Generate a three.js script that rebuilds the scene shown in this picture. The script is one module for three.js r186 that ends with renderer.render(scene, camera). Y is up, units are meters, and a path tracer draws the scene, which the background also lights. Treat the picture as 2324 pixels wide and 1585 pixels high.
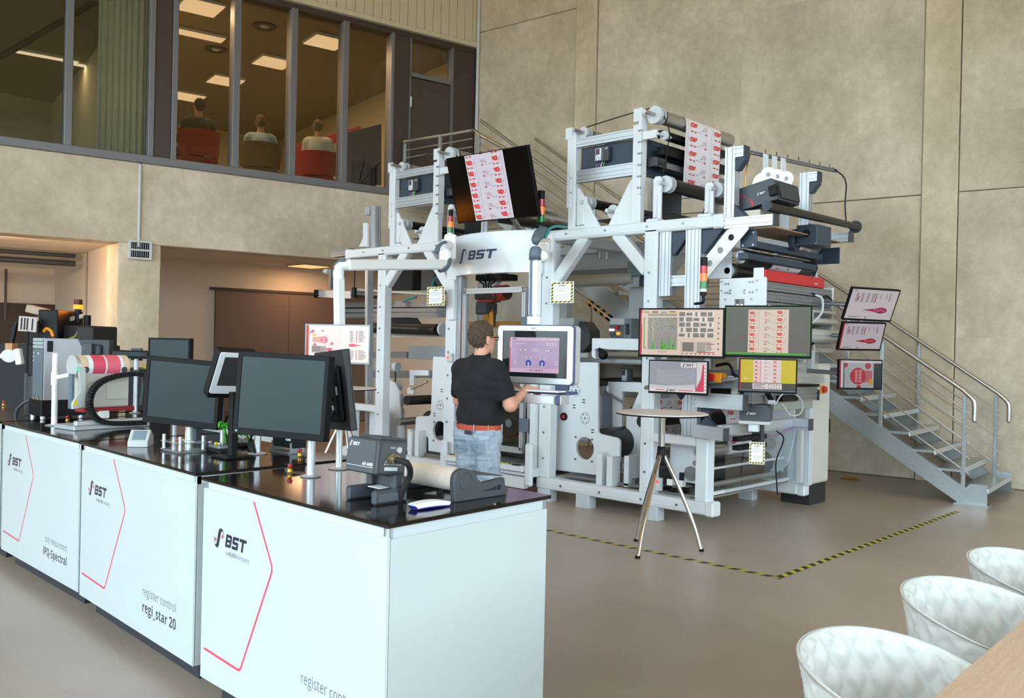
import * as THREE from 'three';
import { mergeGeometries, mergeVertices } from 'three/addons/utils/BufferGeometryUtils.js';
import { MarchingCubes } from 'three/addons/objects/MarchingCubes.js';
import { RectAreaLightUniformsLib } from 'three/addons/lights/RectAreaLightUniformsLib.js';
import { createNoise2D, createNoise3D } from 'simplex-noise';

RectAreaLightUniformsLib.init();
const scene = new THREE.Scene();
const renderer = new THREE.WebGLRenderer({ antialias: true });
renderer.toneMapping = THREE.LinearToneMapping;
renderer.toneMappingExposure = 2.7;
renderer.shadowMap.enabled = true;

// ---------------------------------------------------------------- camera (eye height 1.62 m, 39 mm lens, a degree of roll)
const W = 2324, H = 1585, FOCAL = 2050, EYE = new THREE.Vector3(0, 1.62, 0);
const camera = new THREE.PerspectiveCamera(2 * Math.atan(H / 2 / FOCAL) * 180 / Math.PI, W / H, 0.05, 200);
const yawC = Math.cos(46.5 * Math.PI / 180), yawS = Math.sin(46.5 * Math.PI / 180);
const camF0 = new THREE.Vector3(-yawC, 0, -yawS), camR0 = new THREE.Vector3(yawS, 0, -yawC), camU0 = new THREE.Vector3(0, 1, 0);
const PITCH = -7.5 / FOCAL, ROLL = 0.022;
const camF = camF0.clone().multiplyScalar(Math.cos(PITCH)).addScaledVector(camU0, Math.sin(PITCH));
const camU1 = new THREE.Vector3().crossVectors(camR0, camF);
const camR = camR0.clone().multiplyScalar(Math.cos(ROLL)).addScaledVector(camU1, Math.sin(ROLL));
const camU = camU1.clone().multiplyScalar(Math.cos(ROLL)).addScaledVector(camR0, -Math.sin(ROLL));
camera.position.copy(EYE);
camera.quaternion.setFromRotationMatrix(new THREE.Matrix4().makeBasis(camR, camU, camF.clone().negate()));
scene.add(camera);

// ---------------------------------------------------------------- sky: an even bright overcast, brighter overhead than at the horizon
const SKY = 3.2;
{
  const w = 64, h = 32, d = new Float32Array(w * h * 4);
  for (let y = 0; y < h; y++) for (let x = 0; x < w; x++) {
    const e = (y + 0.5) / h - 0.5, o = (y * w + x) * 4;
    const k = e > 0 ? 0.85 + 0.45 * Math.sin(e * Math.PI) : 0.3;
    d[o] = SKY * k * (e > 0 ? 0.83 : 0.95); d[o + 1] = SKY * k * (e > 0 ? 0.965 : 0.92); d[o + 2] = SKY * k * (e > 0 ? 1.12 : 0.86); d[o + 3] = 1;
  }
  const t = new THREE.DataTexture(d, w, h, THREE.RGBAFormat, THREE.FloatType);
  t.mapping = THREE.EquirectangularReflectionMapping; t.magFilter = THREE.LinearFilter; t.needsUpdate = true;
  scene.background = t;
}

// ---------------------------------------------------------------- helpers: measuring
const V = (x, y, z) => new THREE.Vector3(x, y, z);
const ray = (px, py) => camF.clone().addScaledVector(camR, (px - W / 2) / FOCAL).addScaledVector(camU, -(py - H / 2) / FOCAL);
const atD = (px, py, d) => EYE.clone().addScaledVector(ray(px, py), d);                                   // the point seen there at a depth
const atY = (px, py, y) => { const r = ray(px, py); return EYE.clone().addScaledVector(r, (y - EYE.y) / r.y); };
// An upright measuring plane: s runs to the right as seen, y up, n out towards the viewer.
class Plane {
  constructor(o, u, w) {
    this.o = V(o.x, 0, o.z); this.u = V(u.x, 0, u.z).normalize(); this.n = w ? V(w.x, 0, w.z).normalize() : new THREE.Vector3().crossVectors(this.u, V(0, 1, 0));
    this.m = new THREE.Matrix4().makeBasis(this.u, V(0, 1, 0), this.n).setPosition(this.o);
  }
  at(s, y, n = 0) { return V(s, y, n).applyMatrix4(this.m); }
  hit(px, py, n = 0) {
    const r = ray(px, py), o = this.o.clone().addScaledVector(this.n, n), t = o.sub(EYE).dot(this.n) / r.dot(this.n), p = EYE.clone().addScaledVector(r, t);
    return { s: p.clone().sub(this.o).dot(this.u), y: p.y, p, t };
  }
  box(s0, s1, y0, y1, n0, n1, ch = 0) { return cbox(Math.abs(s1 - s0), Math.abs(y1 - y0), Math.abs(n1 - n0), ch).translate((s0 + s1) / 2, (y0 + y1) / 2, (n0 + n1) / 2).applyMatrix4(this.m); }
  put(g) { return g.applyMatrix4(this.m); }
}
const ZP = (z) => new Plane(V(0, 0, z), V(1, 0, 0));     // planes that face +z, the machine's long side
const XP = (x) => new Plane(V(x, 0, 0), V(0, 0, -1));    // planes that face +x, the machine's end

// ---------------------------------------------------------------- helpers: shapes
let seedN = 7;
const rnd = () => { seedN = (seedN * 16807) % 2147483647; return seedN / 2147483647; };
const rr = (a, b) => a + (b - a) * rnd();
function cbox(w, h, d, ch = 0) {
  if (ch <= 0 || ch > Math.min(w, h, d) * 0.45) return new THREE.BoxGeometry(w, h, d).toNonIndexed();
  const x = w / 2, y = h / 2, z = d / 2, c = ch, P = [], N = [];
  const quad = (a, b, e, f, n) => { for (const p of [a, b, e, a, e, f]) { P.push(...p); N.push(...n); } };
  const axes = [[0, 1, 2, x, y, z], [1, 2, 0, y, z, x], [2, 0, 1, z, x, y]];
  const mk = (i, j, k, a, b, e) => { const p = []; p[i] = a; p[j] = b; p[k] = e; return p; };
  for (const [i, j, k, A, B, C] of axes) for (const s of [1, -1]) {
    const q = [[-1, -1], [1, -1], [1, 1], [-1, 1]].map(([u, v]) => mk(i, j, k, s * A, u * (B - c), v * (C - c)));
    if (s < 0) q.reverse();
    quad(...q, mk(i, j, k, s, 0, 0));
    for (const t of [1, -1]) {      // edge between the +-i face and the +-j face
      const e = [[s * A, t * (B - c), -1], [s * A, t * (B - c), 1], [s * (A - c), t * B, 1], [s * (A - c), t * B, -1]].map(([a, b, v]) => mk(i, j, k, a, b, v * (C - c)));
      if (s * t > 0) e.reverse();
      quad(...e, mk(i, j, k, s * 0.7071, t * 0.7071, 0));
    }
  }
  for (const sx of [1, -1]) for (const sy of [1, -1]) for (const sz of [1, -1]) {
    const t = [[sx * x, sy * (y - c), sz * (z - c)], [sx * (x - c), sy * y, sz * (z - c)], [sx * (x - c), sy * (y - c), sz * z]];
    if (sx * sy * sz < 0) t.reverse();
    for (const p of t) { P.push(...p); N.push(sx * 0.577, sy * 0.577, sz * 0.577); }
  }
  const g = new THREE.BufferGeometry();
  g.setAttribute('position', new THREE.Float32BufferAttribute(P, 3)); g.setAttribute('normal', new THREE.Float32BufferAttribute(N, 3));
  return planarUV(g);
}
function planarUV(g, k = 1) {                             // uv in metres from the dominant axis of the normal
  const p = g.attributes.position, n = g.attributes.normal, uv = new Float32Array(p.count * 2);
  for (let i = 0; i < p.count; i++) {
    const ax = Math.abs(n.getX(i)), ay = Math.abs(n.getY(i)), az = Math.abs(n.getZ(i));
    const [u, v] = ay >= ax && ay >= az ? [p.getX(i), p.getZ(i)] : ax >= az ? [p.getZ(i), p.getY(i)] : [p.getX(i), p.getY(i)];
    uv[i * 2] = u * k; uv[i * 2 + 1] = v * k;
  }
  g.setAttribute('uv', new THREE.BufferAttribute(uv, 2));
  return g;
}
const box = (x0, x1, y0, y1, z0, z1, ch = 0) => cbox(Math.abs(x1 - x0), Math.abs(y1 - y0), Math.abs(z1 - z0), ch).translate((x0 + x1) / 2, (y0 + y1) / 2, (z0 + z1) / 2);
// a straight bar of section w x h between two points; "h" lies along up
function bar(a, b, w, h, ch = 0, up = V(0, 1, 0)) {
  const d = b.clone().sub(a), L = d.length(); d.normalize();
  let side = new THREE.Vector3().crossVectors(up, d); if (side.lengthSq() < 1e-6) side = V(1, 0, 0); side.normalize();
  const u2 = new THREE.Vector3().crossVectors(d, side);
  return cbox(w, h, L, ch).applyMatrix4(new THREE.Matrix4().makeBasis(side, u2, d).setPosition(a.clone().add(b).multiplyScalar(0.5)));
}
function cyl(a, b, r, seg = 16, r2 = r) {
  const d = b.clone().sub(a), g = new THREE.CylinderGeometry(r2, r, d.length(), seg, 1);
  const q = new THREE.Quaternion().setFromUnitVectors(V(0, 1, 0), d.clone().normalize());
  return g.applyQuaternion(q).translate((a.x + b.x) / 2, (a.y + b.y) / 2, (a.z + b.z) / 2);
}
const tube = (pts, r, seg = 24, rad = 8, tension = 0.5) => capped(new THREE.CatmullRomCurve3(pts, false, 'catmullrom', tension), r, seg, rad);
function capped(curve, r, seg, rad) { const g = new THREE.TubeGeometry(curve, seg, r, rad, false), a = curve.getPoint(0), b = curve.getPoint(1);
  return merge([g, new THREE.SphereGeometry(r, rad, 4).translate(a.x, a.y, a.z), new THREE.SphereGeometry(r, rad, 4).translate(b.x, b.y, b.z)]); }
const lathe = (p0, seg = 24) => { let A = 0; p0.forEach(([x, y], i) => { const q = p0[(i + 1) % p0.length]; A += x * q[1] - q[0] * y; }); const pts = A < 0 ? [...p0].reverse() : p0; return new THREE.LatheGeometry(pts.map(([x, y]) => new THREE.Vector2(x, y)), seg); };
const sph = (c, r, a = 12, b = 8) => new THREE.SphereGeometry(r, a, b).translate(c.x, c.y, c.z);
// a plate cut from an outline [[x, y], ...] with round or polygon holes, thickness t along +z, edges bevelled
function plate(outline, t, holes = [], bevel = 0.002, rad = 0) {
  const s = rad ? roundPoly(outline, rad) : new THREE.Shape(outline.map(([x, y]) => new THREE.Vector2(x, y)));
  for (const h of holes) { const p = new THREE.Path(); if (typeof h[0] === 'number') p.absellipse(h[0], h[1], h[2], h[3] ?? h[2], 0, Math.PI * 2, true); else { const q = h.map(([x, y]) => new THREE.Vector2(x, y)); p.setFromPoints(q); p.closePath(); } s.holes.push(p); }
  const b = Math.min(bevel, t * 0.3);
  const g = new THREE.ExtrudeGeometry(s, { depth: t - 2 * b, bevelEnabled: b > 0, bevelThickness: b, bevelSize: b, bevelOffset: -b, bevelSegments: 1, curveSegments: 12 });
  return planarUV(g.translate(0, 0, b));
}
function roundPoly(pts, r) {
  const s = new THREE.Shape(), n = pts.length, R = (i) => (Array.isArray(r) ? r[i] ?? 0 : r);
  for (let i = 0; i < n; i++) {
    const a = new THREE.Vector2(...pts[(i + n - 1) % n]), b = new THREE.Vector2(...pts[i]), c = new THREE.Vector2(...pts[(i + 1) % n]);
    const la = a.distanceTo(b), lc = c.distanceTo(b), k = Math.min(R(i), la * 0.49, lc * 0.49);
    const p = b.clone().lerp(a, k / la), q = b.clone().lerp(c, k / lc);
    if (i) s.lineTo(p.x, p.y); else s.moveTo(p.x, p.y);
    if (k > 0) s.quadraticCurveTo(b.x, b.y, q.x, q.y);
  }
  s.closePath(); return s;
}
const rectO = (x0, x1, y0, y1) => [[x0, y0], [x1, y0], [x1, y1], [x0, y1]];
function merge(list) {
  list = list.flat(9).filter(Boolean).map((g) => { g = g.index ? g.toNonIndexed() : g; if (!g.attributes.uv) planarUV(g); for (const k of Object.keys(g.attributes)) if (!['position', 'normal', 'uv'].includes(k)) g.deleteAttribute(k); g.clearGroups(); g.morphAttributes = {}; return g; });
  return list.length === 1 ? list[0] : mergeGeometries(list, false);
}
// an aluminium extrusion: a grooved section swept from a to b (two slots on the wide faces, one on the narrow)
const profCache = {};
function profile(a, b, w, h, up = V(0, 1, 0)) {
  const sl = 0.006, dp = 0.008;
  const L = b.clone().sub(a).length(), slots = (n, half, len) => { const o = []; for (let i = 0; i < n; i++) o.push(-half + (len * (i + 0.5)) / n); return o; };
  const nw = w > 0.06 ? Math.round(w / 0.045) : 1, nh = h > 0.06 ? Math.round(h / 0.045) : 1, pts = [];
  const side = (n, half, out, f) => { pts.push(f(-half, out)); for (const c of slots(n, half, half * 2)) pts.push(f(c - sl, out), f(c - sl, out - dp), f(c + sl, out - dp), f(c + sl, out)); };
  side(nw, w / 2, h / 2, (t, o) => [t, -o]); side(nh, h / 2, w / 2, (t, o) => [o, t]); side(nw, w / 2, h / 2, (t, o) => [-t, o]); side(nh, h / 2, w / 2, (t, o) => [-o, -t]);
  const g = new THREE.ExtrudeGeometry(new THREE.Shape(pts.map(([x, y]) => new THREE.Vector2(x, y))), { depth: L, bevelEnabled: false });
  const d = b.clone().sub(a).normalize(); let s = new THREE.Vector3().crossVectors(up, d); if (s.lengthSq() < 1e-6) s = V(1, 0, 0); s.normalize();
  return planarUV(g.translate(0, 0, 0)).applyMatrix4(new THREE.Matrix4().makeBasis(s, new THREE.Vector3().crossVectors(d, s), d).setPosition(a));
}
// a flat sheet carrying a picture: corners lower-left, lower-right, upper-right, upper-left, subdivided n times
function quad(ll, lr, ur, ul) {
  const g = new THREE.BufferGeometry(), n = new THREE.Vector3().crossVectors(lr.clone().sub(ll), ul.clone().sub(ll)).normalize();
  g.setAttribute('position', new THREE.Float32BufferAttribute([ll, lr, ur, ll, ur, ul].flatMap((p) => p.toArray()), 3));
  g.setAttribute('normal', new THREE.Float32BufferAttribute(Array(6).fill(n.toArray()).flat(), 3));
  g.setAttribute('uv', new THREE.Float32BufferAttribute([0, 0, 1, 0, 1, 1, 0, 0, 1, 1, 0, 1], 2));
  return g;
}
const pic = (w, h) => new THREE.PlaneGeometry(w, h);

// ---------------------------------------------------------------- helpers: things and parts
const used = new Map();
function numbered(n) { const k = used.get(n) ?? 0; used.set(n, k + 1); return k ? `${n}_${String(k).padStart(3, '0')}` : n; }
function mesh(name, geos, mat) { const m = new THREE.Mesh(merge([geos]), mat); m.name = name; m.castShadow = m.receiveShadow = true; return m; }
const modules = new WeakSet();                             // a module is a part of a big machine; its pieces are the sub-parts
function module(parent, name, label) { const o = new THREE.Group(); o.name = name; if (label) o.userData.label = label; parent.add(o); modules.add(o); return o; }
const holder = (p) => (p.isMesh && p.parent && modules.has(p.parent) ? p.parent : p);
function part(parent, name, geos, mat, label) { parent = holder(parent); const m = mesh(name, geos, mat); if (label) m.userData.label = label; parent.add(m); return m; }
function thing(name, label, category, group) { const o = new THREE.Group(); o.name = numbered(name); o.userData = { label, category }; if (group) o.userData.group = group; scene.add(o); return o; }
// moves a thing's origin to the middle of its foot; its parts, built in world places, keep theirs
function settle(o) {
  const b = new THREE.Box3().setFromObject(o), c = V((b.min.x + b.max.x) / 2, b.min.y, (b.min.z + b.max.z) / 2).sub(o.position);
  for (const k of o.children) k.position.sub(c);
  o.position.add(c); return o;
}
function single(name, geos, mat, label, category, group) { const m = mesh(numbered(name), geos, mat); m.userData = { label, category }; if (group) m.userData.group = group; scene.add(m);
  const g = m.geometry; g.computeBoundingBox(); const b = g.boundingBox, c = V((b.min.x + b.max.x) / 2, b.min.y, (b.min.z + b.max.z) / 2); g.translate(-c.x, -c.y, -c.z); m.position.copy(c); return m; }
function struct(name, geos, mat, parent) { const m = geos ? mesh(parent ? name : numbered(name), geos, mat) : Object.assign(new THREE.Group(), { name: numbered(name) }); if (!parent) m.userData.kind = 'structure'; (parent ?? scene).add(m); return m; }
// ---------------------------------------------------------------- helpers: textures
const n2 = createNoise2D(() => rnd()), n3 = createNoise3D(() => rnd());
const fbm = (x, y, o = 4, g = 0.5) => { let s = 0, a = 1, t = 0; for (let i = 0; i < o; i++) { s += a * n2(x, y); t += a; a *= g; x = x * 2.03 + 17.1; y = y * 2.03 - 9.7; } return s / t; };
function noiseTex(w, h, f, srgb = true) {
  const d = new Uint8Array(w * h * 4);
  for (let y = 0; y < h; y++) for (let x = 0; x < w; x++) { const c = f(x, y), o = (y * w + x) * 4; d[o] = c[0]; d[o + 1] = c[1]; d[o + 2] = c[2]; d[o + 3] = 255; }
  return finishTex(new THREE.DataTexture(d, w, h), srgb);
}
function finishTex(t, srgb = true) { if (srgb) t.colorSpace = THREE.SRGBColorSpace; t.wrapS = t.wrapT = THREE.RepeatWrapping; t.magFilter = t.minFilter = THREE.LinearFilter; t.needsUpdate = true; return t; }
function drawn(w, h, f) { const c = document.createElement('canvas'); c.width = w; c.height = h; const x = c.getContext('2d'); f(x, w, h); const t = finishTex(new THREE.CanvasTexture(c)); t.wrapS = t.wrapT = THREE.ClampToEdgeWrapping; return t; }
const rep = (t, u, v, ou = 0, ov = 0) => { const c = t.clone(); c.wrapS = c.wrapT = THREE.RepeatWrapping; c.repeat.set(u, v); c.offset.set(ou, ov); c.needsUpdate = true; return c; };
const std = (color, roughness = 0.6, metalness = 0, more = {}) => new THREE.MeshStandardMaterial({ color, roughness, metalness, ...more });
const phys = (color, more) => new THREE.MeshPhysicalMaterial({ color, ...more });
const clampB = (v) => Math.max(0, Math.min(255, v));

// concrete: cast mottling, fine pores, a few paler run marks; 1 texture = 9 m x 9 m
const concreteMap = noiseTex(1536, 1536, (x, y) => {
  const u = x / 1536 * 9, v = y / 1536 * 9;
  let k = 0.95 * fbm(u * 0.7, v * 0.55, 5, 0.6) + 0.40 * fbm(u * 5, v * 4, 4, 0.65) + 0.22 * fbm(u * 38, v * 38, 2);
  const run = fbm(u * 2.2 + 40, v * 0.22, 3); if (run > 0.42) k += (run - 0.42) * 0.9;
  const pore = n2(u * 60 + 9, v * 60); if (pore > 0.86) k -= 0.5;
  return [clampB(206 + k * 28), clampB(193 + k * 28), clampB(172 + k * 29)];
});
const concreteBump = noiseTex(512, 512, (x, y) => { const u = x / 512 * 3, v = y / 512 * 3; const k = 128 + 50 * fbm(u * 6, v * 6, 4, 0.7) - (n2(u * 30, v * 30) > 0.84 ? 60 : 0); return [clampB(k), clampB(k), clampB(k)]; }, false);
// ground and sealed concrete floor: cloudy trowel patches, darker aggregate flecks; 1 texture = 14 m
const floorMap = noiseTex(2048, 2048, (x, y) => {
  const u = x / 2048 * 14, v = y / 2048 * 14;
  const a = fbm(u * 0.5, v * 0.5, 5, 0.55), b = fbm(u * 2.4 + 31, v * 1.3 + 5, 4, 0.6), c = fbm(u * 9, v * 9, 3, 0.6), e = n2(u * 70, v * 70);
  const k = a * 34 + b * 30 + c * 13 + e * 2.2 - (b > 0.45 ? (b - 0.45) * 60 : 0), warm = fbm(u * 0.8 + 80, v * 0.8, 3);
  return [clampB(160 + k + warm * 6), clampB(144 + k), clampB(128 + k - warm * 6)];
});
const floorRough = noiseTex(512, 512, (x, y) => { const u = x / 512 * 7, v = y / 512 * 7; const k = 76 + 30 * fbm(u * 1.6, v * 1.6, 4, 0.6); return [k, clampB(k), k]; }, false);
// oak table top: grain along u; 1 texture = 1.6 m x 0.8 m
const woodMap = noiseTex(1024, 512, (x, y) => {
  const u = x / 1024 * 1.6, v = y / 512 * 0.8, w = v + 0.03 * fbm(u * 1.1, v * 3, 3);
  const k = 10 * fbm(u * 1.5, w * 30, 4, 0.6) + 7 * fbm(u * 12, w * 160, 2) + 6 * fbm(u * 0.8, v * 2, 2);
  return [clampB(214 + k), clampB(184 + k * 1.05), clampB(158 + k * 1.1)];
});
const speckle = noiseTex(512, 512, (x, y) => { const k = 120 + 40 * n2(x * 0.4, y * 0.4) + 20 * n2(x * 0.05, y * 0.05); return [clampB(k), clampB(k), clampB(k)]; }, false);
const clothMap = noiseTex(512, 512, (x, y) => { const k = 225 + 14 * Math.sin(x * 1.57) * Math.sin(y * 1.57) + 10 * fbm(x * 0.02, y * 0.02, 3); return [clampB(k), clampB(k), clampB(k)]; });
const denimMap = noiseTex(512, 512, (x, y) => { const k = 8 * Math.sin((x + y) * 0.9) + 26 * fbm(x * 0.012, y * 0.008, 4, 0.6) + 9 * n2(x * 0.5, y * 0.5); return [clampB(158 + k), clampB(170 + k), clampB(184 + k * 0.9)]; });
const curtainMap = noiseTex(256, 256, (x, y) => { const k = 10 * fbm(x * 0.05, y * 0.02, 3); return [clampB(214 + k), clampB(222 + k), clampB(212 + k)]; });

const M = {
  concrete: std(0xffffff, 0.9, 0, { map: rep(concreteMap, 1 / 9, 1 / 9), bumpMap: rep(concreteBump, 1 / 3, 1 / 3), bumpScale: 0.0025 }),
  concrete2: std(0xf6f4f0, 0.9, 0, { map: rep(concreteMap, 1 / 9, 1 / 9, 0.37, 0.21), bumpMap: rep(concreteBump, 1 / 3, 1 / 3), bumpScale: 0.0025 }),
  pilaster: std(0xfffdf6, 0.9, 0, { map: rep(concreteMap, 1 / 9, 1 / 9, 0.71, 0.43), bumpMap: rep(concreteBump, 1 / 3, 1 / 3), bumpScale: 0.002 }),
  floor: std(0xffffff, 1, 0, { map: rep(floorMap, 1 / 14, 1 / 14), roughnessMap: rep(floorRough, 1 / 7, 1 / 7) }),
  joint: std(0xa39c8e, 0.95),
  cladding: std(0xcfc4a6, 0.55),
  ceiling: std(0xd8b886, 0.9),
  frameGrey: std(0x77777a, 0.5, 0.3),
  brown: std(0x43362f, 0.5),
  brownDoor: std(0x4a3d35, 0.45),
  plasterWarm: std(0xe6d8c6, 0.9),
  plasterTan: std(0xe6d8c6, 0.9),
  plasterDim: std(0xe6d8c6, 0.9),
  slab: std(0x8a8478, 0.9),
  officeCeil: std(0x8a826a, 0.95),
  officeWall: std(0xcfc6a4, 0.9),
  slidingDoor: std(0x756055, 0.6),
  curtain: phys(0xffffff, { map: rep(curtainMap, 1, 1), roughness: 1, transmission: 0.35, thickness: 0, side: THREE.DoubleSide }),
  glass: phys(0xf4f8f6, { transmission: 1, thickness: 0, roughness: 0, ior: 1.5, specularIntensity: 1 }),
  glassOffice: phys(0xe6e6de, { transmission: 1, thickness: 0, roughness: 0, ior: 1.5 }),
  polycarb: phys(0xf2f5f7, { transmission: 1, thickness: 0, roughness: 0.02, ior: 1.45 }),
  steel: std(0xc4c0ba, 0.28, 0.9),
  galv: std(0xa9b0b2, 0.5, 0.55, { roughnessMap: rep(speckle, 2, 2) }),
  chrome: std(0xd8d8d8, 0.1, 1),
  white: std(0xdfe4e9, 0.42),            // machine enamel
  whiteDim: std(0xccd2d8, 0.45),
  alu: std(0xc6cacf, 0.38, 0.6),
  aluDark: std(0x8d9196, 0.4, 0.6),
  slate: std(0x33414f, 0.5),             // blue-black painted sheet
  slateSoft: std(0x5d6b78, 0.5),
  graphite: std(0x3b4046, 0.5),
  black: phys(0x111215, { roughness: 0.5, specularIntensity: 0.5 }),
  blackSoft: std(0x1d1e22, 0.75),
  rubber: std(0x1a1a1c, 0.85),
  rollBlack: std(0x262626, 0.35, 0.2),
  rollSteel: std(0xb9b9b7, 0.3, 0.85),
  foil: std(0x1b1d22, 0.35),
  screwHead: std(0x8c9095, 0.35, 0.8),
  red: std(0xc8202a, 0.45),
  redDeep: std(0x8f1015, 0.5),
  orange: std(0xe8901c, 0.5),
  yellow: std(0xe6cf2c, 0.5),
  green: std(0x49b52c, 0.5),
  teal: std(0x2b8f93, 0.5),
  blue: std(0x1f63b8, 0.45),
  purple: std(0x9a6cab, 0.5),
  gold: std(0xd49a34, 0.3, 0.8),
  brass: std(0xb8a27c, 0.3, 0.9),
  hole: std(0x15161a, 0.9),
  counterWhite: phys(0xc8d1d2, { roughness: 0.18, clearcoat: 0.6, clearcoatRoughness: 0.05 }),
  counterFrame: std(0xc9d1d4, 0.4),
  counterTop: phys(0x18110d, { roughness: 0.1 }),
  plinth: std(0x2a2c33, 0.6),
  monitorBlack: phys(0x0e0f12, { roughness: 0.55, specularIntensity: 0.35 }),
  screenOff: phys(0x1b2a2f, { roughness: 0.3, specularIntensity: 0.55 }),
  silver: std(0xd4d7da, 0.35, 0.6),
  paleGrey: std(0xc7cacb, 0.5),
  device: std(0x4a4f55, 0.45, 0.2),
  whitePlastic: std(0xeceeee, 0.4),
  beigeRoll: std(0xe9ddd0, 0.6),
  skin: std(0xd39a80, 0.6),
  skinFar: std(0xb98a6c, 0.7),
  hair: std(0x4a382b, 0.8),
  chair: std(0xc8c8c3, 0.5),
  table: std(0xffffff, 0.45, 0, { map: rep(woodMap, 1 / 1.6, 1 / 0.8) }),
  tableTop: std(0xefe7e0, 0.4),
  ink: std(0x2c3440, 0.6),
};
const glow = (hex, k, base = 0x111111) => std(base, 0.5, 0, { emissive: hex, emissiveIntensity: k });
// ================================================================ THE ROOM
const gC = atY(1065, 986, 0), gL = atY(0, 1036, 0), gR = atY(2324, 1114, 0);
const WL = new Plane(gL, gC.clone().sub(gL)), WR = new Plane(gC, gR.clone().sub(gC));      // the office side and the concrete side
const sC = gC.clone().sub(gL).length();
const zFront = 9.0, xEnd = 9.0, TOP = 9.4;

struct('floor', box(-22, xEnd + 0.3, -0.3, 0, -13.6, zFront + 0.3), M.floor);
struct('ceiling', box(-22, xEnd + 0.3, TOP, TOP + 0.3, -13.6, zFront + 0.3), M.ceiling);

// ---- concrete wall on the right: cast panels between two paler pilaster strips
{
  const wall = struct('wall_right', WR.box(-0.3, 22.5, 0, TOP, -0.32, -0.06), M.joint);
  const sA = WR.hit(1306, 200).s, sB = WR.hit(1354, 200).s, sD = WR.hit(2095, 300).s, sE = WR.hit(2178, 300).s, g = 0.005, Y1 = 3.69, Y2 = 7.26;
  const pn = (s0, s1, y0, y1, m) => part(wall, 'panel', WR.box(s0 + g, s1 - g, y0 + g, y1 - g, -0.1, 0, 0.008), m);
  pn(-0.2, sA, 0, Y1, M.concrete); pn(-0.2, sA, Y1, Y2, M.concrete2); pn(-0.2, sA, Y2, TOP, M.concrete2);
  pn(sB, sD, 0, Y1, M.concrete2); pn(sB, sD, Y1, TOP, M.concrete);
  for (let a = sE; a < 22; a += 6.6) { pn(a, a + 6.6, 0, Y1, M.concrete); pn(a, a + 6.6, Y1, TOP, M.concrete2); }
  for (const [a, b] of [[sA, sB], [sD, sE]]) part(wall, 'pilaster', WR.box(a + g, b - g, 0, TOP, -0.1, 0.03, 0.008), M.pilaster);
  const c0 = WR.hit(1090, 10), c1 = WR.hit(1083, 290);
  part(wall, 'conduit', cyl(WR.at(c0.s, TOP, 0.03), WR.at((c0.s + c1.s) / 2, c1.y - 2, 0.03), 0.03, 10), M.paleGrey);
}
// ---- office side: column, concrete band, glazed office above, metal cladding over it
const yBeam = 2.97, ySill = 4.13, yHead = 6.98;
const sAt = (px, py, n = 0) => WL.hit(px, py, n).s;
{
  const sJ = sAt(318, 450), left = -7.5;
  const band = struct('wall_left', WL.box(left, sC + 0.3, yBeam + 0.02, ySill - 0.02, -0.5, -0.1), M.joint);
  part(band, 'panel', WL.box(left, sJ - 0.012, yBeam, ySill, -0.45, 0, 0.01), M.concrete2);
  part(band, 'panel', WL.box(sJ + 0.012, sC + 0.1, yBeam, ySill, -0.45, 0, 0.01), M.concrete);
  const cj = sAt(316, 450);
  part(band, 'conduit', cyl(WL.at(cj, ySill - 0.02, 0.02), WL.at(cj, yBeam - 0.05, 0.02), 0.022, 10), M.paleGrey);
  const c0 = sAt(266, 700), c1 = sAt(364, 700);
  struct('column', WL.box(c0, c1, 0, yBeam + 0.01, -0.75, -0.02, 0.015), M.pilaster);
  // metal cladding: ribbed boards side by side over the windows
  const clad = struct('wall_upper', WL.box(left, sC + 0.2, yHead + 0.06, TOP, -0.4, -0.1), M.joint);
  const wB = 0.165, nB = Math.floor((sC - (left)) / wB);
  for (let i = 0; i < nB; i++) { const a = sC + 0.05 - (i + 1) * wB; if (a < left) break; part(clad, 'board', WL.box(a + 0.004, a + wB - 0.004, yHead + 0.07, TOP - 0.01, -0.1, -0.005 + (i % 2 ? 0 : 0.006), 0.004), M.cladding); }
  part(clad, 'drip_edge', WL.box(left, sC + 0.02, yHead, yHead + 0.08, -0.2, 0.05, 0.006), M.cladding);
}
// floors, ceilings and walls of the rooms behind
struct('office_floor', WL.box(-7.5, sC + 0.2, ySill - 0.5, ySill - 0.02, -9.5, -0.46), M.slab);
struct('office_ceiling', WL.box(-7.5, sC + 0.2, yHead - 0.02, yHead + 0.25, -9.5, -0.42), M.officeCeil);
struct('lower_ceiling', WL.box(-7.5, sC + 0.2, yBeam + 0.1, yBeam + 0.2, -9.5, -0.46), M.plasterTan);
{
  const sM = sAt(370, 200);
  struct('office_wall', WL.box(-7.5, sC + 0.3, ySill, yHead, -9.7, -9.5), M.officeWall);
  struct('office_wall', WL.box(sC - 0.02, sC + 0.25, ySill, yHead, -9.5, -0.46), M.officeWall);
  struct('office_wall', WL.box(sM - 0.05, sM + 0.05, ySill, yHead, -9.5, -0.4), M.officeWall);
  struct('lower_wall', WL.box(-7.5, sAt(365, 700) + 0.2, 0, yBeam + 0.1, -6.7, -6.5), M.plasterDim);
  struct('lower_wall', WL.box(sAt(300, 700), sAt(300, 700) + 0.15, 0, yBeam + 0.1, -6.5, -0.7), M.plasterTan);
  struct('lower_wall', WL.box(sAt(300, 700), sC + 0.3, 0, yBeam + 0.1, -3.4, -3.2), M.plasterWarm);
  struct('lower_wall', WL.box(sC, sC + 0.2, 0, yBeam + 0.1, -3.2, -0.46), M.plasterWarm);
}
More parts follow.
